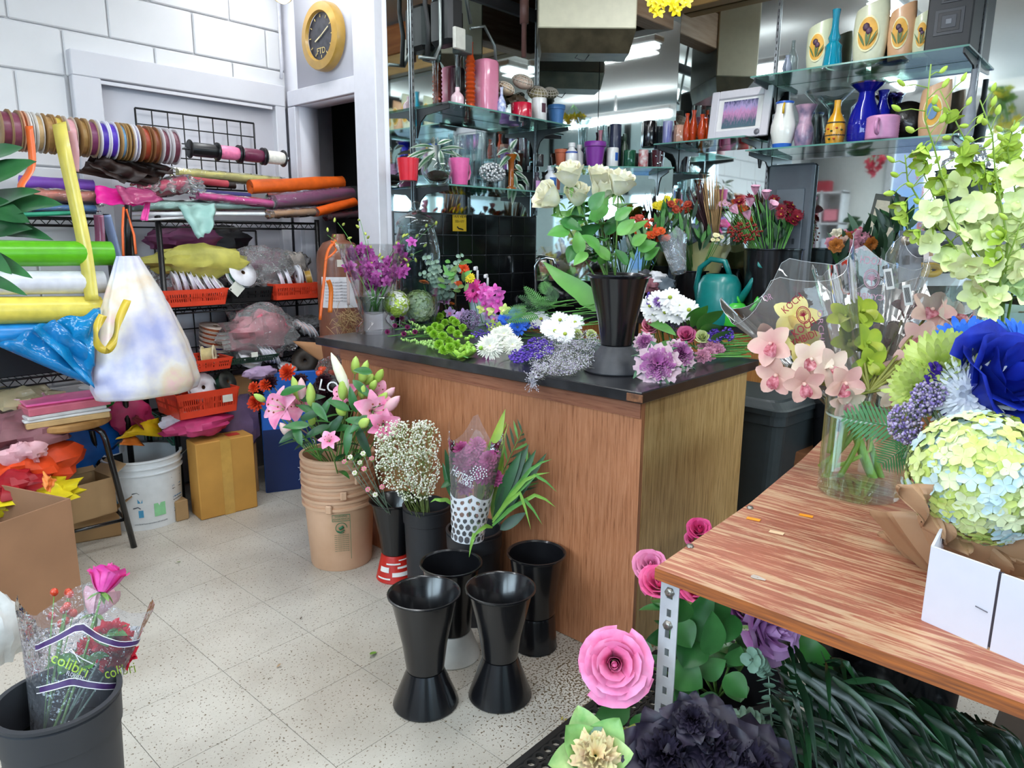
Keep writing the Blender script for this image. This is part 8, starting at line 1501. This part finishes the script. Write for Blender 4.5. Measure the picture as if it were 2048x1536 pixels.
arr('hydrangea','large pale lime and blue hydrangea head in the right foreground','flower',1958,955,1.20,lambda m,M:florets(m,M,.108,430,.0175,0,-.6,4),hm,(0,0,.1)); arr('hydrangea','lime hydrangea at the right edge behind the large one','flower',2060,905,1.36,lambda m,M:florets(m,M,.07,90,.02,0,-.5,2),[petal('#b5cc3a'),petal('#c3d450')])
t=T('rose','big royal blue rose at the right edge','flower',ab); p=pd(2008,762,1.24); dr=TV+V((.25,-.15,.55)); bl=MB(); rose(bl,aim(p-V(dr).normalized()*.05,dr),.086,0,20,.75); bm=petal('#1c35b0','#12208a',scale=30)
for k in range(20): pb=MB(); pb.v=bl.v[k*42:(k+1)*42]; pb.f=[tuple(x-k*42 for x in f) for f in bl.f[k*30:(k+1)*30]]; pb.m=[0]*30; pb.build('petal',bm,t,world=True)
MB().tube([ab,p-V(dr).normalized()*.05],.004,6).build('stem',GM,t,world=True)
bd=[petal('#2f72d8','#1f55c0',scale=50),mat('#1c3a5a',.7)]
for px,py,r,dx,lb in ((1925,688,.055,(-.5,.5,.7),'leftmost bright blue daisy above the blue rose'),(1975,690,.058,(0,.1,1.2),'middle bright blue daisy above the blue rose'),(2035,685,.058,(.2,-.2,1.2),'bright blue daisy at the right edge above the blue rose')): arr('blue_daisy',lb,'flower',px,py,1.34,lambda m,M:daisy(m,M,r,22,2,0,1,.35,.22,.5),bd,dx)
for px,py,r,dx,lb in ((1888,738,.058,(-.5,.4,.5),'lime green spider chrysanthemum left of the blue daisies'),(1838,778,.044,(-.6,.5,.2),'smaller lime spider chrysanthemum beside the sea lavender')): arr('spider_mum',lb,'flower',px,py,1.32,lambda m,M:mumball(m,M,r,0,90,1.1,.5,.10),petal('#c6d86a','#dbe69a',scale=30),dx)
arr('spider_mum','white spider chrysanthemum left of the blue rose','flower',1938,795,1.27,lambda m,M:(daisy(m,M,.078,34,3,0,None,.1,.2,.40),mumball(m,M,.04,0,50,1,.3,.12)),petal('#eeeef4','#dfe2ec',scale=30),(-.3,.4,.0))
t=T('sea_lavender','mauve sea lavender spray at the left of the big arrangement','flowers',ab); t['kind']='stuff'; st=MB(); dt=MB(); lvm=[mat('#8672b0',.7,noise=0),mat('#b9a9d0',.7,noise=0),mat('#a89ab0',.7,noise=0)]
for cx,cy,rx,ry,n in ((1848,800,30,34,330),(1810,845,36,40,420),(1870,790,26,26,220),(1825,875,24,16,120)):
    c=pd(cx,cy,1.28)
    for k in range(5): st.tube([ab,c+udir()*.02],.0012,3,cap=False)
    for k in range(n): a=rv(0,6.28); q=math.sqrt(rv(0,1)); p=pd(cx+rx*q*math.cos(a),cy+ry*q*math.sin(a),1.28+rv(-.03,.03)); dt.ball(p,rv(.0016,.0036),5,3,rnd.randrange(3)); st.tube([p,c.lerp(p,.6)],.0005,3,cap=False)
dt.build('blooms',lvm,t,world=True); st.build('stems',mat('#7a8a6a',.6),t,world=True)
for px,py in ((1870,738),(1862,762),(1895,818),(1945,745)): arr('purple_statice','small deep violet statice bloom among the chrysanthemums','flower',px,py,1.29,lambda m,M:ruffle(m,M,.014,0,4,7),mat('#4a2a9c',.6))['group']='violet statice in the arrangement'
t=T('fern_fronds','leatherleaf fern fronds reaching left from the arrangement over the vase','foliage',ab)
for x0,y0,x1,y1,w in ((1810,860,1700,835,.05),(1830,880,1770,925,.05),(1860,890,1800,900,.05),(1950,830,1900,860,.04)): a=pd(x0,y0,1.36); b=pd(x1,y1,1.38); fern(mb:=MB(),MX(a,b-a,up=TV),(b-a).length*1.15,w,12,0,.05); mb.build('frond',mat('#4f8a55',.45,noise=.2),t,world=True)
# ---- tall green orchids ----
ob=pd(1990,800,1.62); t=T('glass_vase','clear glass vase of pale green orchid sprays behind the blue arrangement','vase',(ob.x,ob.y,BZ+.002)); H_=hz(ob,548)-BZ; R_=xw(ob,60); MB().lathe([(.001,.01),(R_*.6,0),(R_*.62,.01),(R_*.8,H_*.5),(R_*1.05,H_),(R_*1.02,H_),(R_*.76,H_*.5),(.001,.03)],40).build('body',glass('#f2faf6',.01,'v',.93),t,ang=60)
ob=V((ob.x,ob.y,BZ+.06)); gb=[petal('#c0da62','#a4c440',scale=25,noise=.1),mat('#c6d69a',.5)]; wo=[petal('#eaf2c0','#dcea98',scale=20,noise=.08),mat('#d8e49a',.5)]
for i,(pp,lb) in enumerate((([(1985,640),(1960,560),(1900,420),(1870,300),(1850,240),(1862,128)],'tallest pale green orchid spray, leaning left'),([(1990,640),(1930,520),(1855,430),(1815,360),(1810,310)],'lowest left pale green orchid spray with round buds'),([(1995,640),(1985,500),(1960,380),(1935,290),(1880,180)],'green orchid spray in the middle of the right edge group'),([(2005,640),(2015,480),(1990,340),(1985,270),(1960,200)],'upright green orchid spray near the right edge'),([(2015,640),(2040,500),(2030,380),(2015,300),(2030,240)],'green orchid spray at the very right edge'),([(1995,640),(1960,520),(1920,470),(1870,400),(1840,330)],'arching orchid spray crossing the others'),([(2005,640),(2000,560),(2030,480),(2050,420)],'white flowered orchid spray at the right edge'))):
    t=T('orchid_spray',lb,'orchid spray',ob); P=[ob+V((rv(-.01,.01),rv(-.01,.01),0))]+[pd(x,y,1.55-.04*k+.03*(i%3)) for k,(x,y) in enumerate(pp)]; MB().tube(P,(.0034,.0012),6).build('stem',mat('#8fae4a',.45,noise=.2),t,world=True); n=20 if i<5 else 14; kk=len(P)-1
    for k in range(n):
        f=.30+.70*k/n; x=f*kk; j=min(int(x),kk-1); p=P[j].lerp(P[j+1],x-j); s=(P[j+1]-P[j]).normalized().cross(FW).normalized()*(-1)**k; q=p+s*rv(.018,.04)+udir()*.010+V((0,0,.01)); MB().tube([p,p.lerp(q,.6)+V((0,0,.004)),q],.0011,4).build('pedicel',mat('#8fae4a',.45),t,world=True)
        mb=MB()
        if f<.58: orchid(mb,aim(q,TV+udir()*.9,rv(0,6)),rv(.030,.036),0,1,5,.8,True,.6); mb.build('bloom',wo,t,world=True)
        elif f<.74: orchid(mb,aim(q,s+udir()*.5,rv(0,6)),.03,0,1,5,.25,True,.5); mb.build('bloom',gb,t,world=True)
        else: d=(q-p).normalized()+V((0,0,.6)); bud(mb,aim(q,d),.026*(1.35-f*.6),.0085*(1.5-f)); mb.build('bud',gb[0],t,world=True)
# ---- things behind the bench ----
tcb=V((2.93,1.22,.001)); t=T('trash_can','tall dark grey plastic trash can with a lid beside the counter','trash can',tcb,-.1); gcm=mat('#2b3234',.45,noise=.1); hcan=hz((2.75,1.13,0),800)
mb=MB()
def rrect(x,y,z,n=6,c=.05):
    o=[]
    for sx,sy,a0 in ((1,1,0),(-1,1,1),(-1,-1,2),(1,-1,3)):
        for k in range(n): a=(a0+k/(n-1))*PI/2; o.append((sx*(x-c)+c*math.cos(a),sy*(y-c)+c*math.sin(a),z))
    return o
def rloft(mb,secs):
    vs=[];n=24
    for s in secs: vs+=rrect(*s)
    mb.add(vs,[(i*n+j,i*n+(j+1)%n,(i+1)*n+(j+1)%n,(i+1)*n+j) for i in range(len(secs)-1) for j in range(n)]+[tuple(range(n-1,-1,-1)),tuple((len(secs)-1)*n+j for j in range(n))])
rloft(mb,[(.15,.17,0),(.19,.21,hcan*.86),(.20,.22,hcan*.87),(.20,.22,hcan*.93)]); mb.build('body',gcm,t,smooth=False); mb=MB(); rloft(mb,[(.21,.23,hcan*.93),(.212,.232,hcan*.96),(.20,.22,hcan*.965),(.16,.18,hcan*.99),(.15,.17,hcan)]); mb.build('lid',gcm,t,smooth=False)
wp=V((3.18,1.04,.001)); bucket(wp,.13,.145,.36,mat('#c9ccd2',.4,noise=.05),'white ribbed plastic pail behind the bench beside the trash can',name='plastic_pail',bands=((.70,.74,.008),(.82,.86,.008)),rim=.01); bucket(V((3.02,.92,.48)),.075,.095,.30,blackp,'narrow black bucket standing on a crate behind the bench'); cbox((3.02,.92,.001),.26,.26,.475,'brown wooden crate under the narrow black bucket',col='#7a4a28')
t=T('wooden_board','upright orange brown board at the far edge of the bench','board',(2.30,.52,.5)); MB().box((2.31,.45,.70),(.02,.46,.36),b=.004).build('board',mat('#b07a4a',.5,noise=.3,scale=5,col2='#8f5c30',stretch=(1,14,14)),t,world=True,smooth=False)
t=T('metal_rack','grey slotted steel frame rack behind the clear orchid sleeves','rack',(2.9,.5,0)); sm_=mat('#6d7078',.4,metal=.5,noise=.2); A=pd(1822,470,2.75); B=pd(2080,474,2.75)
def bar(p,q,w,m,nm,par): 
    d=(q-p).normalized(); M=MX(p,d,up=-FW); MB().box(((q-p).length/2,0,0),((q-p).length,w,.004),M=M).build(nm,m,par,world=True,smooth=False)
bar(pd(1800,488,2.75),pd(2080,484,2.75),.10,sm_,'cross_bar',t); bar(pd(1822,462,2.74),pd(1808,900,2.74),.085,sm_,'upright',t)
MB().lathe([(.001,.016),(.016,.015),(.02,0)],14,0,aim(pd(1812,481,2.72),TV)).build('bolt',mat('#a89a88',.35,metal=.7),t,world=True)
for x,y,w,h in ((1858,483,.012,.02),(1890,487,.06,.018),(1815,520,.016,.035),(1812,570,.016,.035),(1808,620,.016,.035)): MB().box((0,0,0),(w,h,.002),M=frameM(pd(x,y,2.725),RT,-DN)).build('slot',mat('#17181c',.6),t,world=True,smooth=False)
for z in (560,640): bar(pd(1800,z,2.9),pd(2080,z-2,2.9),.05,mat('#b9c2c6',.4),'shelf_edge',t)
t=T('taped_note','creased white paper note taped on the grey steel rack','note',pd(1900,515,2.70)); P=[pd(x,y,2.69) for x,y in ((1850,492),(1948,494),(1958,530),(1848,524))]; mb=MB(); mb.sheet(lambda u,v:P[0].lerp(P[1],u).lerp(P[3].lerp(P[2],u),v)+FW*.006*math.sin(14*u+3*v),12,4); mb.build('paper',mat('#d9cfcd',.6,noise=.06),t,world=True,solid=.0006); [MB().box((0,0,0),(.014,.02,.001),M=frameM(pd(x,y,2.675),RT,-DN)).build('tape',mat('#a88464',.5),t,world=True,smooth=False) for x,y in ((1862,507),(1892,506))]
for i,x in enumerate((1840,1862)): MB_=MB(); MB_.tube([pd(x,540,2.85)+(RT*math.cos(k*.3491)+DN*math.sin(k*.3491)*.5)*.035 for k in range(19)],.013,8,cap=False); tag(MB_.build('tape_roll',mat('#d8b02a',.4),world=True),('left','right')[i]+' yellow tape roll lying behind the grey steel rack','tape roll')
t=T('mixed_bouquet','mixed bouquets of pink and cream flowers with dark leaves behind the sleeves','flowers',pz(1720,620,ZS)); bp0=pd(1720,600,3.1)
for px,py in scat(1705,482,50,16,26): p=pd(px,py,3.05+rv(-.1,.1)); c=rnd.choice(['#b04a5a','#d8b8a8','#c88a9a','#d8d0b8','#b06a2c']); MB().tube([bp0,p],.002,4).build('stem',GV,t,world=True); ruffle(mb:=MB(),aim(p,TV+udir()*.4),.03,0,4,7); mb.build('bloom',petal(c),t,world=True)
for px,py in scat(1740,530,70,50,90)+scat(1790,460,30,14,20): p=pd(px,py,3.1+rv(-.1,.1)); leaf(mb:=MB(),MX(p,V((rv(-.6,.6),rv(-.6,.6),.8)),up=-FW),rv(.08,.16),.03,.2,.2,5); mb.build('leaf',rnd.choice([GD,GV,mat('#3f5a48',.5)]),t,world=True)
bucket(V((bp0.x,bp0.y,.002)),.10,.13,bp0.z+.06,blackm,'tall dark bucket under the mixed bouquets behind the bench')
# ribbed green pot with cellophane, clipboard
p=pd(1915,462,2.5); t=T('ribbed_pot','dark green ribbed pot holding crumpled clear cellophane above the steel rack','pot',p); h=.20; MB().lathe([(.001,0),(.065,0)]+[(.066+.022*k/24+.002*(k%2),h*k/24) for k in range(25)]+[(.095,h+.004),(.080,h),(.06,.02)],32,0,Matrix.Diagonal((1.0,1.0,1,1))).build('pot',mat('#1d2f26',.35,noise=.3,scale=40),t,ang=40); crumple(p+V((0,0,h+.03)),.055,(1.1,1,1),None,None,m=film('#e8ecf0',.2,.06,wr=1,wscale=26),name='cellophane',seed=120,parent=t)
p=pX(1769,435,XM-.03); t=T('clipboard','small grey clipboard with a cream note hanging on the right mirror','clipboard',p); M=frameM(p,(0,-1,.0),(.0,.08,1)); w=xw(p,28); hh=xw(p,58); MB().box((0,0,0),(w*2,hh*1.5,.006),M=M@Matrix.Rotation(-.15,4,'Z'),b=.002).build('board',mat('#4a4c44',.5),t,world=True,smooth=False); MB().box((0,-hh*.05,.005),(w*1.55,hh*1.2,.001),M=M@Matrix.Rotation(-.15,4,'Z')).build('paper',mat('#c9bfa8',.6,noise=.1,scale=60),t,world=True,smooth=False); MB().tube([M@V((-w*.4+.02,hh*.72,.004)),M@V((.01,hh*.9,.004)),M@V((w*.4+.02,hh*.72,.004))],.005,6).build('clip',mat('#6a6a5a',.3,metal=.7),t,world=True)
# white cube shelf with pink boxes at the far wall (seen in the mirror)
t=T('cube_shelf','white cube shelving with pink gift boxes, seen in the right mirror','shelving',(-1.95,3.45,0)); mb=MB(); x=-2.0
for y in (3.24,3.5,3.76): mb.box((x,y,1.1),(.3,.02,1.75))
for z in (.3,.75,1.2,1.55,1.95): mb.box((x,3.5,z),(.3,.54,.02))
mb.build('frame',mat('#e6e6ea',.5),t,world=True,smooth=False)
for i,(y,z,c) in enumerate(((3.37,1.66,'#e88a9a'),(3.63,1.66,'#f0a0a8'),(3.37,1.28,'#d0d4e4'),(3.63,1.28,'#9a7a8a'),(3.5,2.03,'#b03040'))): tag(MB().box((x+.05,y,z),(.14,.18,.15),b=.01).build('gift_box',mat(c,.5),world=True,smooth=False),('pink gift box in the right upper cube','rose gift box in the left upper cube','pale blue box in the lower right cube','mauve striped box in the lower left cube','red shoe shaped ornament box on top of the cube shelf')[i]+' seen in the mirror','box')
def hang(name,lb,cx,cy,rx,ry,k,n,ms,XV):
    c=pX(cx,cy,XV); R=lambda p:V((2*XM-p.x,p.y,p.z)); t=T(name,lb,'flowers',R(pX(cx,cy-ry,XV))); top=R(pX(cx,cy-ry-12,XV))
    for px,py in scat(cx,cy,rx,ry,n): p=R(pX(px,py,XV)); q=top.lerp(p,.8)+V((0,0,.03)); MB().tube([top,q,p],.003,3,cap=False).build('stem',GM,t,world=True) if k else None; orchid(mb:=MB(),aim(p,udir()+V((1,0,0))),rv(.04,.06),0,0,4,.8); mb.build('bloom',rnd.choice(ms),t,world=True)
hang('hanging_blossoms','cascade of yellow blossoms before the shop window, seen at the right of the mirror',2000,240,38,85,1,60,[petal('#d8c83a'),petal('#a9b83c'),petal('#6f9a3a')],9.9); hang('hanging_blossoms','red hanging silk blossoms seen in the mirror under the right shelves',1752,325,20,32,1,30,[petal('#d8405a'),petal('#c02a48')],9.6)
hang('hanging_blossoms','yellow blossoms beside the orange window lettering seen in the mirror',1850,300,26,40,1,26,[petal('#e3c83a'),petal('#c8b83c')],9.8)
# ---- below the bench ----
mt=mat('#141312',.6,noise=.2,scale=30); t=T('rubber_mat','black rubber drainage mat full of round holes on the floor','mat',(1.45,.75,.002)); mb=MB(); cs=.034; N8=10
for i in range(34):
    for j in range(22):
        x=.75+cs*i; y=1.045-cs*(j+.5); ox=cs/2 if j%2 else 0; c=(x+ox,y); 
        sq=[];ci=[]
        for k in range(N8):
            a=2*PI*k/N8; dx,dy=math.cos(a),math.sin(a); q=1/max(abs(dx),abs(dy)); sq.append((c[0]+dx*q*cs/2,c[1]+dy*q*cs/2,.012)); ci.append((c[0]+dx*cs*.34,c[1]+dy*cs*.34,.012))
        mb.add(sq+ci+[(p[0],p[1],.001) for p in ci],[(k,(k+1)%N8,N8+(k+1)%N8,N8+k) for k in range(N8)]+[(N8+k,N8+(k+1)%N8,2*N8+(k+1)%N8,2*N8+k) for k in range(N8)])
mb.build('perforated_sheet',mt,t,world=True,smooth=False); MB().box((1.32,1.055,.0065),(1.16,.022,.011),b=.003).build('border',mt,t,world=True,smooth=False)
ub=V((1.40,.62,.014)); q0=bucket(ub,.115,.135,.36,mat('#232326',.45,noise=.1),'black bucket under the bench holding pink and lavender roses',rim=.008)
ur=V((ub.x,ub.y,.30)); lg2=mat('#2f6a30',.35,noise=.25,scale=18)
rose_stem('rose','large open pink rose in front of the bench leg','flower',ur,pd(1228,1325,1.30),.056,'#ee7cae',col2='#f59cc4',leaves=2,split=True,d=TV+V((-.1,.1,.35)),n=24,opened=1.0,lc=GD,sag=-.02)
rose_stem('rose','lavender rose hanging under the bench edge','flower',ur,pd(1528,1262,1.48),.058,'#d79ad8',col2='#e6b8e4',leaves=3,split=True,d=TV+V((.25,-.25,.3)),n=22,opened=.9,lc=lg2); rose_stem('rose','second lavender rose tucked behind the first under the bench','flower',ur,pd(1490,1225,1.60),.042,'#b87ab8',leaves=2,d=TV+V((-.2,.2,.6)),lc=lg2)
for px,py,d,r,lb,c,c2 in ((1302,1135,1.62,.036,'pink rose peeking out left of the bench corner','#e085b0','#ee9cc0'),(1318,1168,1.58,.040,'bright pink rose behind the top of the bench leg','#ee5a98','#f580b0'),(1400,1178,1.55,.050,'bright pink rose half hidden under the bench edge','#ee5a98','#f07aac'),(1400,1062,1.95,.032,'pink rose top rising behind the bench edge','#d8387a','#e8609a'),(1385,1080,1.98,.022,'small pink rose tip just above the bench edge','#e8609a','#f080b0')): rose_stem('rose',lb,'flower',ur,pd(px,py,d),r,c,col2=c2,leaves=2,d=TV+V((-.2,.2,.9)),lc=lg2)
t=T('rose_foliage','large glossy rose leaves filling the space under the bench','foliage',ur)
for x0,y0,x1,y1,w in ((1420,1310,1428,1235,.055),(1360,1310,1420,1190,.06),(1420,1240,1455,1200,.05),(1400,1350,1445,1325,.045),(1370,1360,1375,1420,.05),(1460,1330,1480,1300,.04),(1340,1380,1350,1440,.045),(1470,1370,1480,1400,.05),(1290,1390,1250,1370,.04),(1260,1415,1200,1430,.055),(1270,1430,1295,1465,.05),(1400,1390,1440,1430,.05),(1350,1240,1380,1290,.06),(1340,1330,1400,1370,.07),(1450,1350,1490,1390,.05),(1370,1200,1350,1240,.05),(1470,1230,1455,1280,.04),(1420,1420,1380,1450,.05),(1340,1270,1300,1280,.035),(1480,1290,1460,1330,.04),(1390,1280,1370,1330,.07)): d=1.42+rv(-.06,.06); a=pd(x0,y0,d); b=pd(x1,y1,d-.03); leaf(mb:=MB(),MX(a,b-a,up=TV+V((rv(-.3,.3),rv(-.3,.3),.4))),(b-a).length*1.1,w,.1,.25,10,tip=.1,wav=.01); mb.build('leaf',rnd.choice([lg2,mat('#256028',.35,noise=.25,scale=18),mat('#3f7a3c',.4,noise=.25,scale=18)]),t,world=True)
dbk=V((1.72,.36,.014)); bucket(dbk,.14,.16,.44,blackp,'second black bucket under the bench behind the eucalyptus')
for i,(x0,y0,x1,y1) in enumerate(((1545,1505,1535,1330),(1560,1510,1610,1340),(1500,1440,1545,1500),(1470,1430,1560,1490),(1500,1320,1530,1350))): a=pd(x0,y0,1.34); b=pd(x1,y1,1.38); t=T('eucalyptus_sprig',('upright grey eucalyptus sprig in the middle under the bench','slanting grey eucalyptus sprig beside the rear bench leg','short eucalyptus sprig above the dark kale','small eucalyptus sprig behind the dark kale','short eucalyptus tip below the lavender rose')[i],'foliage',a); eucalyptus(mb:=MB(),curve(a,b,-.01,6),.018 if i<2 else .013,13); mb.build('sprig',[mat('#7f9f8a',.55,noise=.2),mat('#9ab09a',.5)],t,world=True)
t=T('palm_leaves','dense dark green fan palm blades at the lower right under the bench','foliage',pd(1800,1450,1.3)); pc=pd(1640,1330,1.42)
pms=[mat('#12301c',.35,noise=.3),mat('#1c4524',.35,noise=.3),mat('#0e2416',.35,noise=.2)]
for k in range(230):
    px=rv(1590,2075); lo=1265+(px-1590)*.36; py=lo+40+(1600-lo)*math.sqrt(rv(0,1)); f=rv(.5,1); d=1.22+rv(-.08,.3)
    b=pd(px,py,d); s=pd(px-rv(60,200)*(1 if px>1700 else .3),max(lo+12,py-rv(90,220)),d+.10); blade(mb:=MB(),[s,s.lerp(b,.5)+V((0,0,.03)),b],.015,5,up=-FW); mb.build('blade',rnd.choice(pms),t,world=True)
for x0,y0,x1,y1 in ((1660,1380,1560,1240),(1650,1410,1590,1260)): blade(mb:=MB(),[pd(x0,y0,1.5),pd((x0+x1)/2+15,(y0+y1)/2,1.5),pd(x1,y1,1.55)],.07,10,up=-FW); mb.build('blade',mat('#3f8a34',.4,noise=.2,scale=6),t,world=True)
def fkale(cx,cy,d,R,lb,ms,n,dx,ruf=.06):
    t=T('ornamental_kale',lb,'plant',pd(cx,cy,d)-V((0,0,.05))); p=pd(cx,cy,d); dr=(TV*.6+V(dx)).normalized(); M=aim(p,dr)
    ruffle(mb:=MB(),aim(p,dr),R*.55,0,6,9,1.1,.22); mb.build('heart',ms[0],t,world=True)
    for k in range(n): a=k*2.4; e=.35+.6*(k/n); q=M.to_3x3()@V((math.cos(a),math.sin(a),1.1-e)); leaf(mb:=MB(),MX(p-dr*R*.35,q,up=dr),R*(.85+.5*e),R*.95,-.12+.3*e,.3,14,tip=.05,wav=ruf); mb.build('leaf',ms[1+k%(len(ms)-1)],t,world=True)
fkale(1190,1515,1.18,.075,'cream centred green ornamental kale at the bottom edge',[petal('#e8e2a8','#e6c3a0'),mat('#5f9a4a',.45,noise=.5,scale=22,col2='#b9cc8a'),mat('#4f8f45',.45,noise=.4,scale=22,col2='#8fb86a')],9,(0,0,.8),.03); fkale(1262,1500,1.24,.055,'smaller yellow edged kale beside the cream centred one',[petal('#e6e48a','#dfe0a0'),mat('#b9c86a',.45,noise=.4,scale=22)],6,(0,0,.9),.04)
kd=[petal('#2c2436','#1c1826'),mat('#2a2536',.55,noise=.4,scale=25),mat('#352a40',.55,noise=.4,scale=25,col2='#1c1826')]
for cx,cy,R,lb in ((1330,1510,.075,'left dark purple kale at the bottom edge'),(1420,1490,.08,'middle dark purple kale at the bottom edge'),(1500,1530,.08,'right dark purple kale at the bottom edge'),(1385,1440,.045,'tall dark purple kale leaf tip behind the others')): fkale(cx,cy,1.18,R,lb,kd,12,(0,0,1.0),.09)
t=T('green_leaf','single veined grey green leaf lying on the cream kale','leaf',pd(1170,1470,1.2)); leaf(mb:=MB(),MX(pd(1142,1500,1.2),pd(1198,1458,1.2)-pd(1142,1500,1.2),up=TV+V((0,0,1))),.065,.026,.1,.2,10); mb.build('blade',mat('#5f7f68',.45,noise=.2,scale=40),t,world=True)

# ---- tell look-alikes apart by their place ----
ORD='leftmost,second,third,fourth,fifth,sixth,seventh,eighth,ninth,tenth,eleventh,twelfth,thirteenth,fourteenth,fifteenth,sixteenth,seventeenth,eighteenth,nineteenth,twentieth'.split(',')
bpy.context.view_layer.update(); same={}
for o in COL.objects:
    if o.parent is None and 'label' in o and 'category' in o: same.setdefault(o['label'],[]).append(o)
def midx(o):
    ps=[proj(c.matrix_world@(sum((V(q) for q in c.bound_box),V((0,0,0)))/8)) for c in ([o]+list(o.children)) if c.type=='MESH' and c.name.split('.')[0] not in ('stem','leaf','stems')]
    return sum(p[0] for p in ps)/max(1,len(ps))
for lb,os_ in same.items():
    if 1<len(os_)<=20 and 'ceiling fitting' not in lb:
        for k,o in enumerate(sorted(os_,key=midx)): o['label']=lb+(', the leftmost one' if k==0 else ', the rightmost one' if k==len(os_)-1 else ', '+ORD[k]+' from the left')
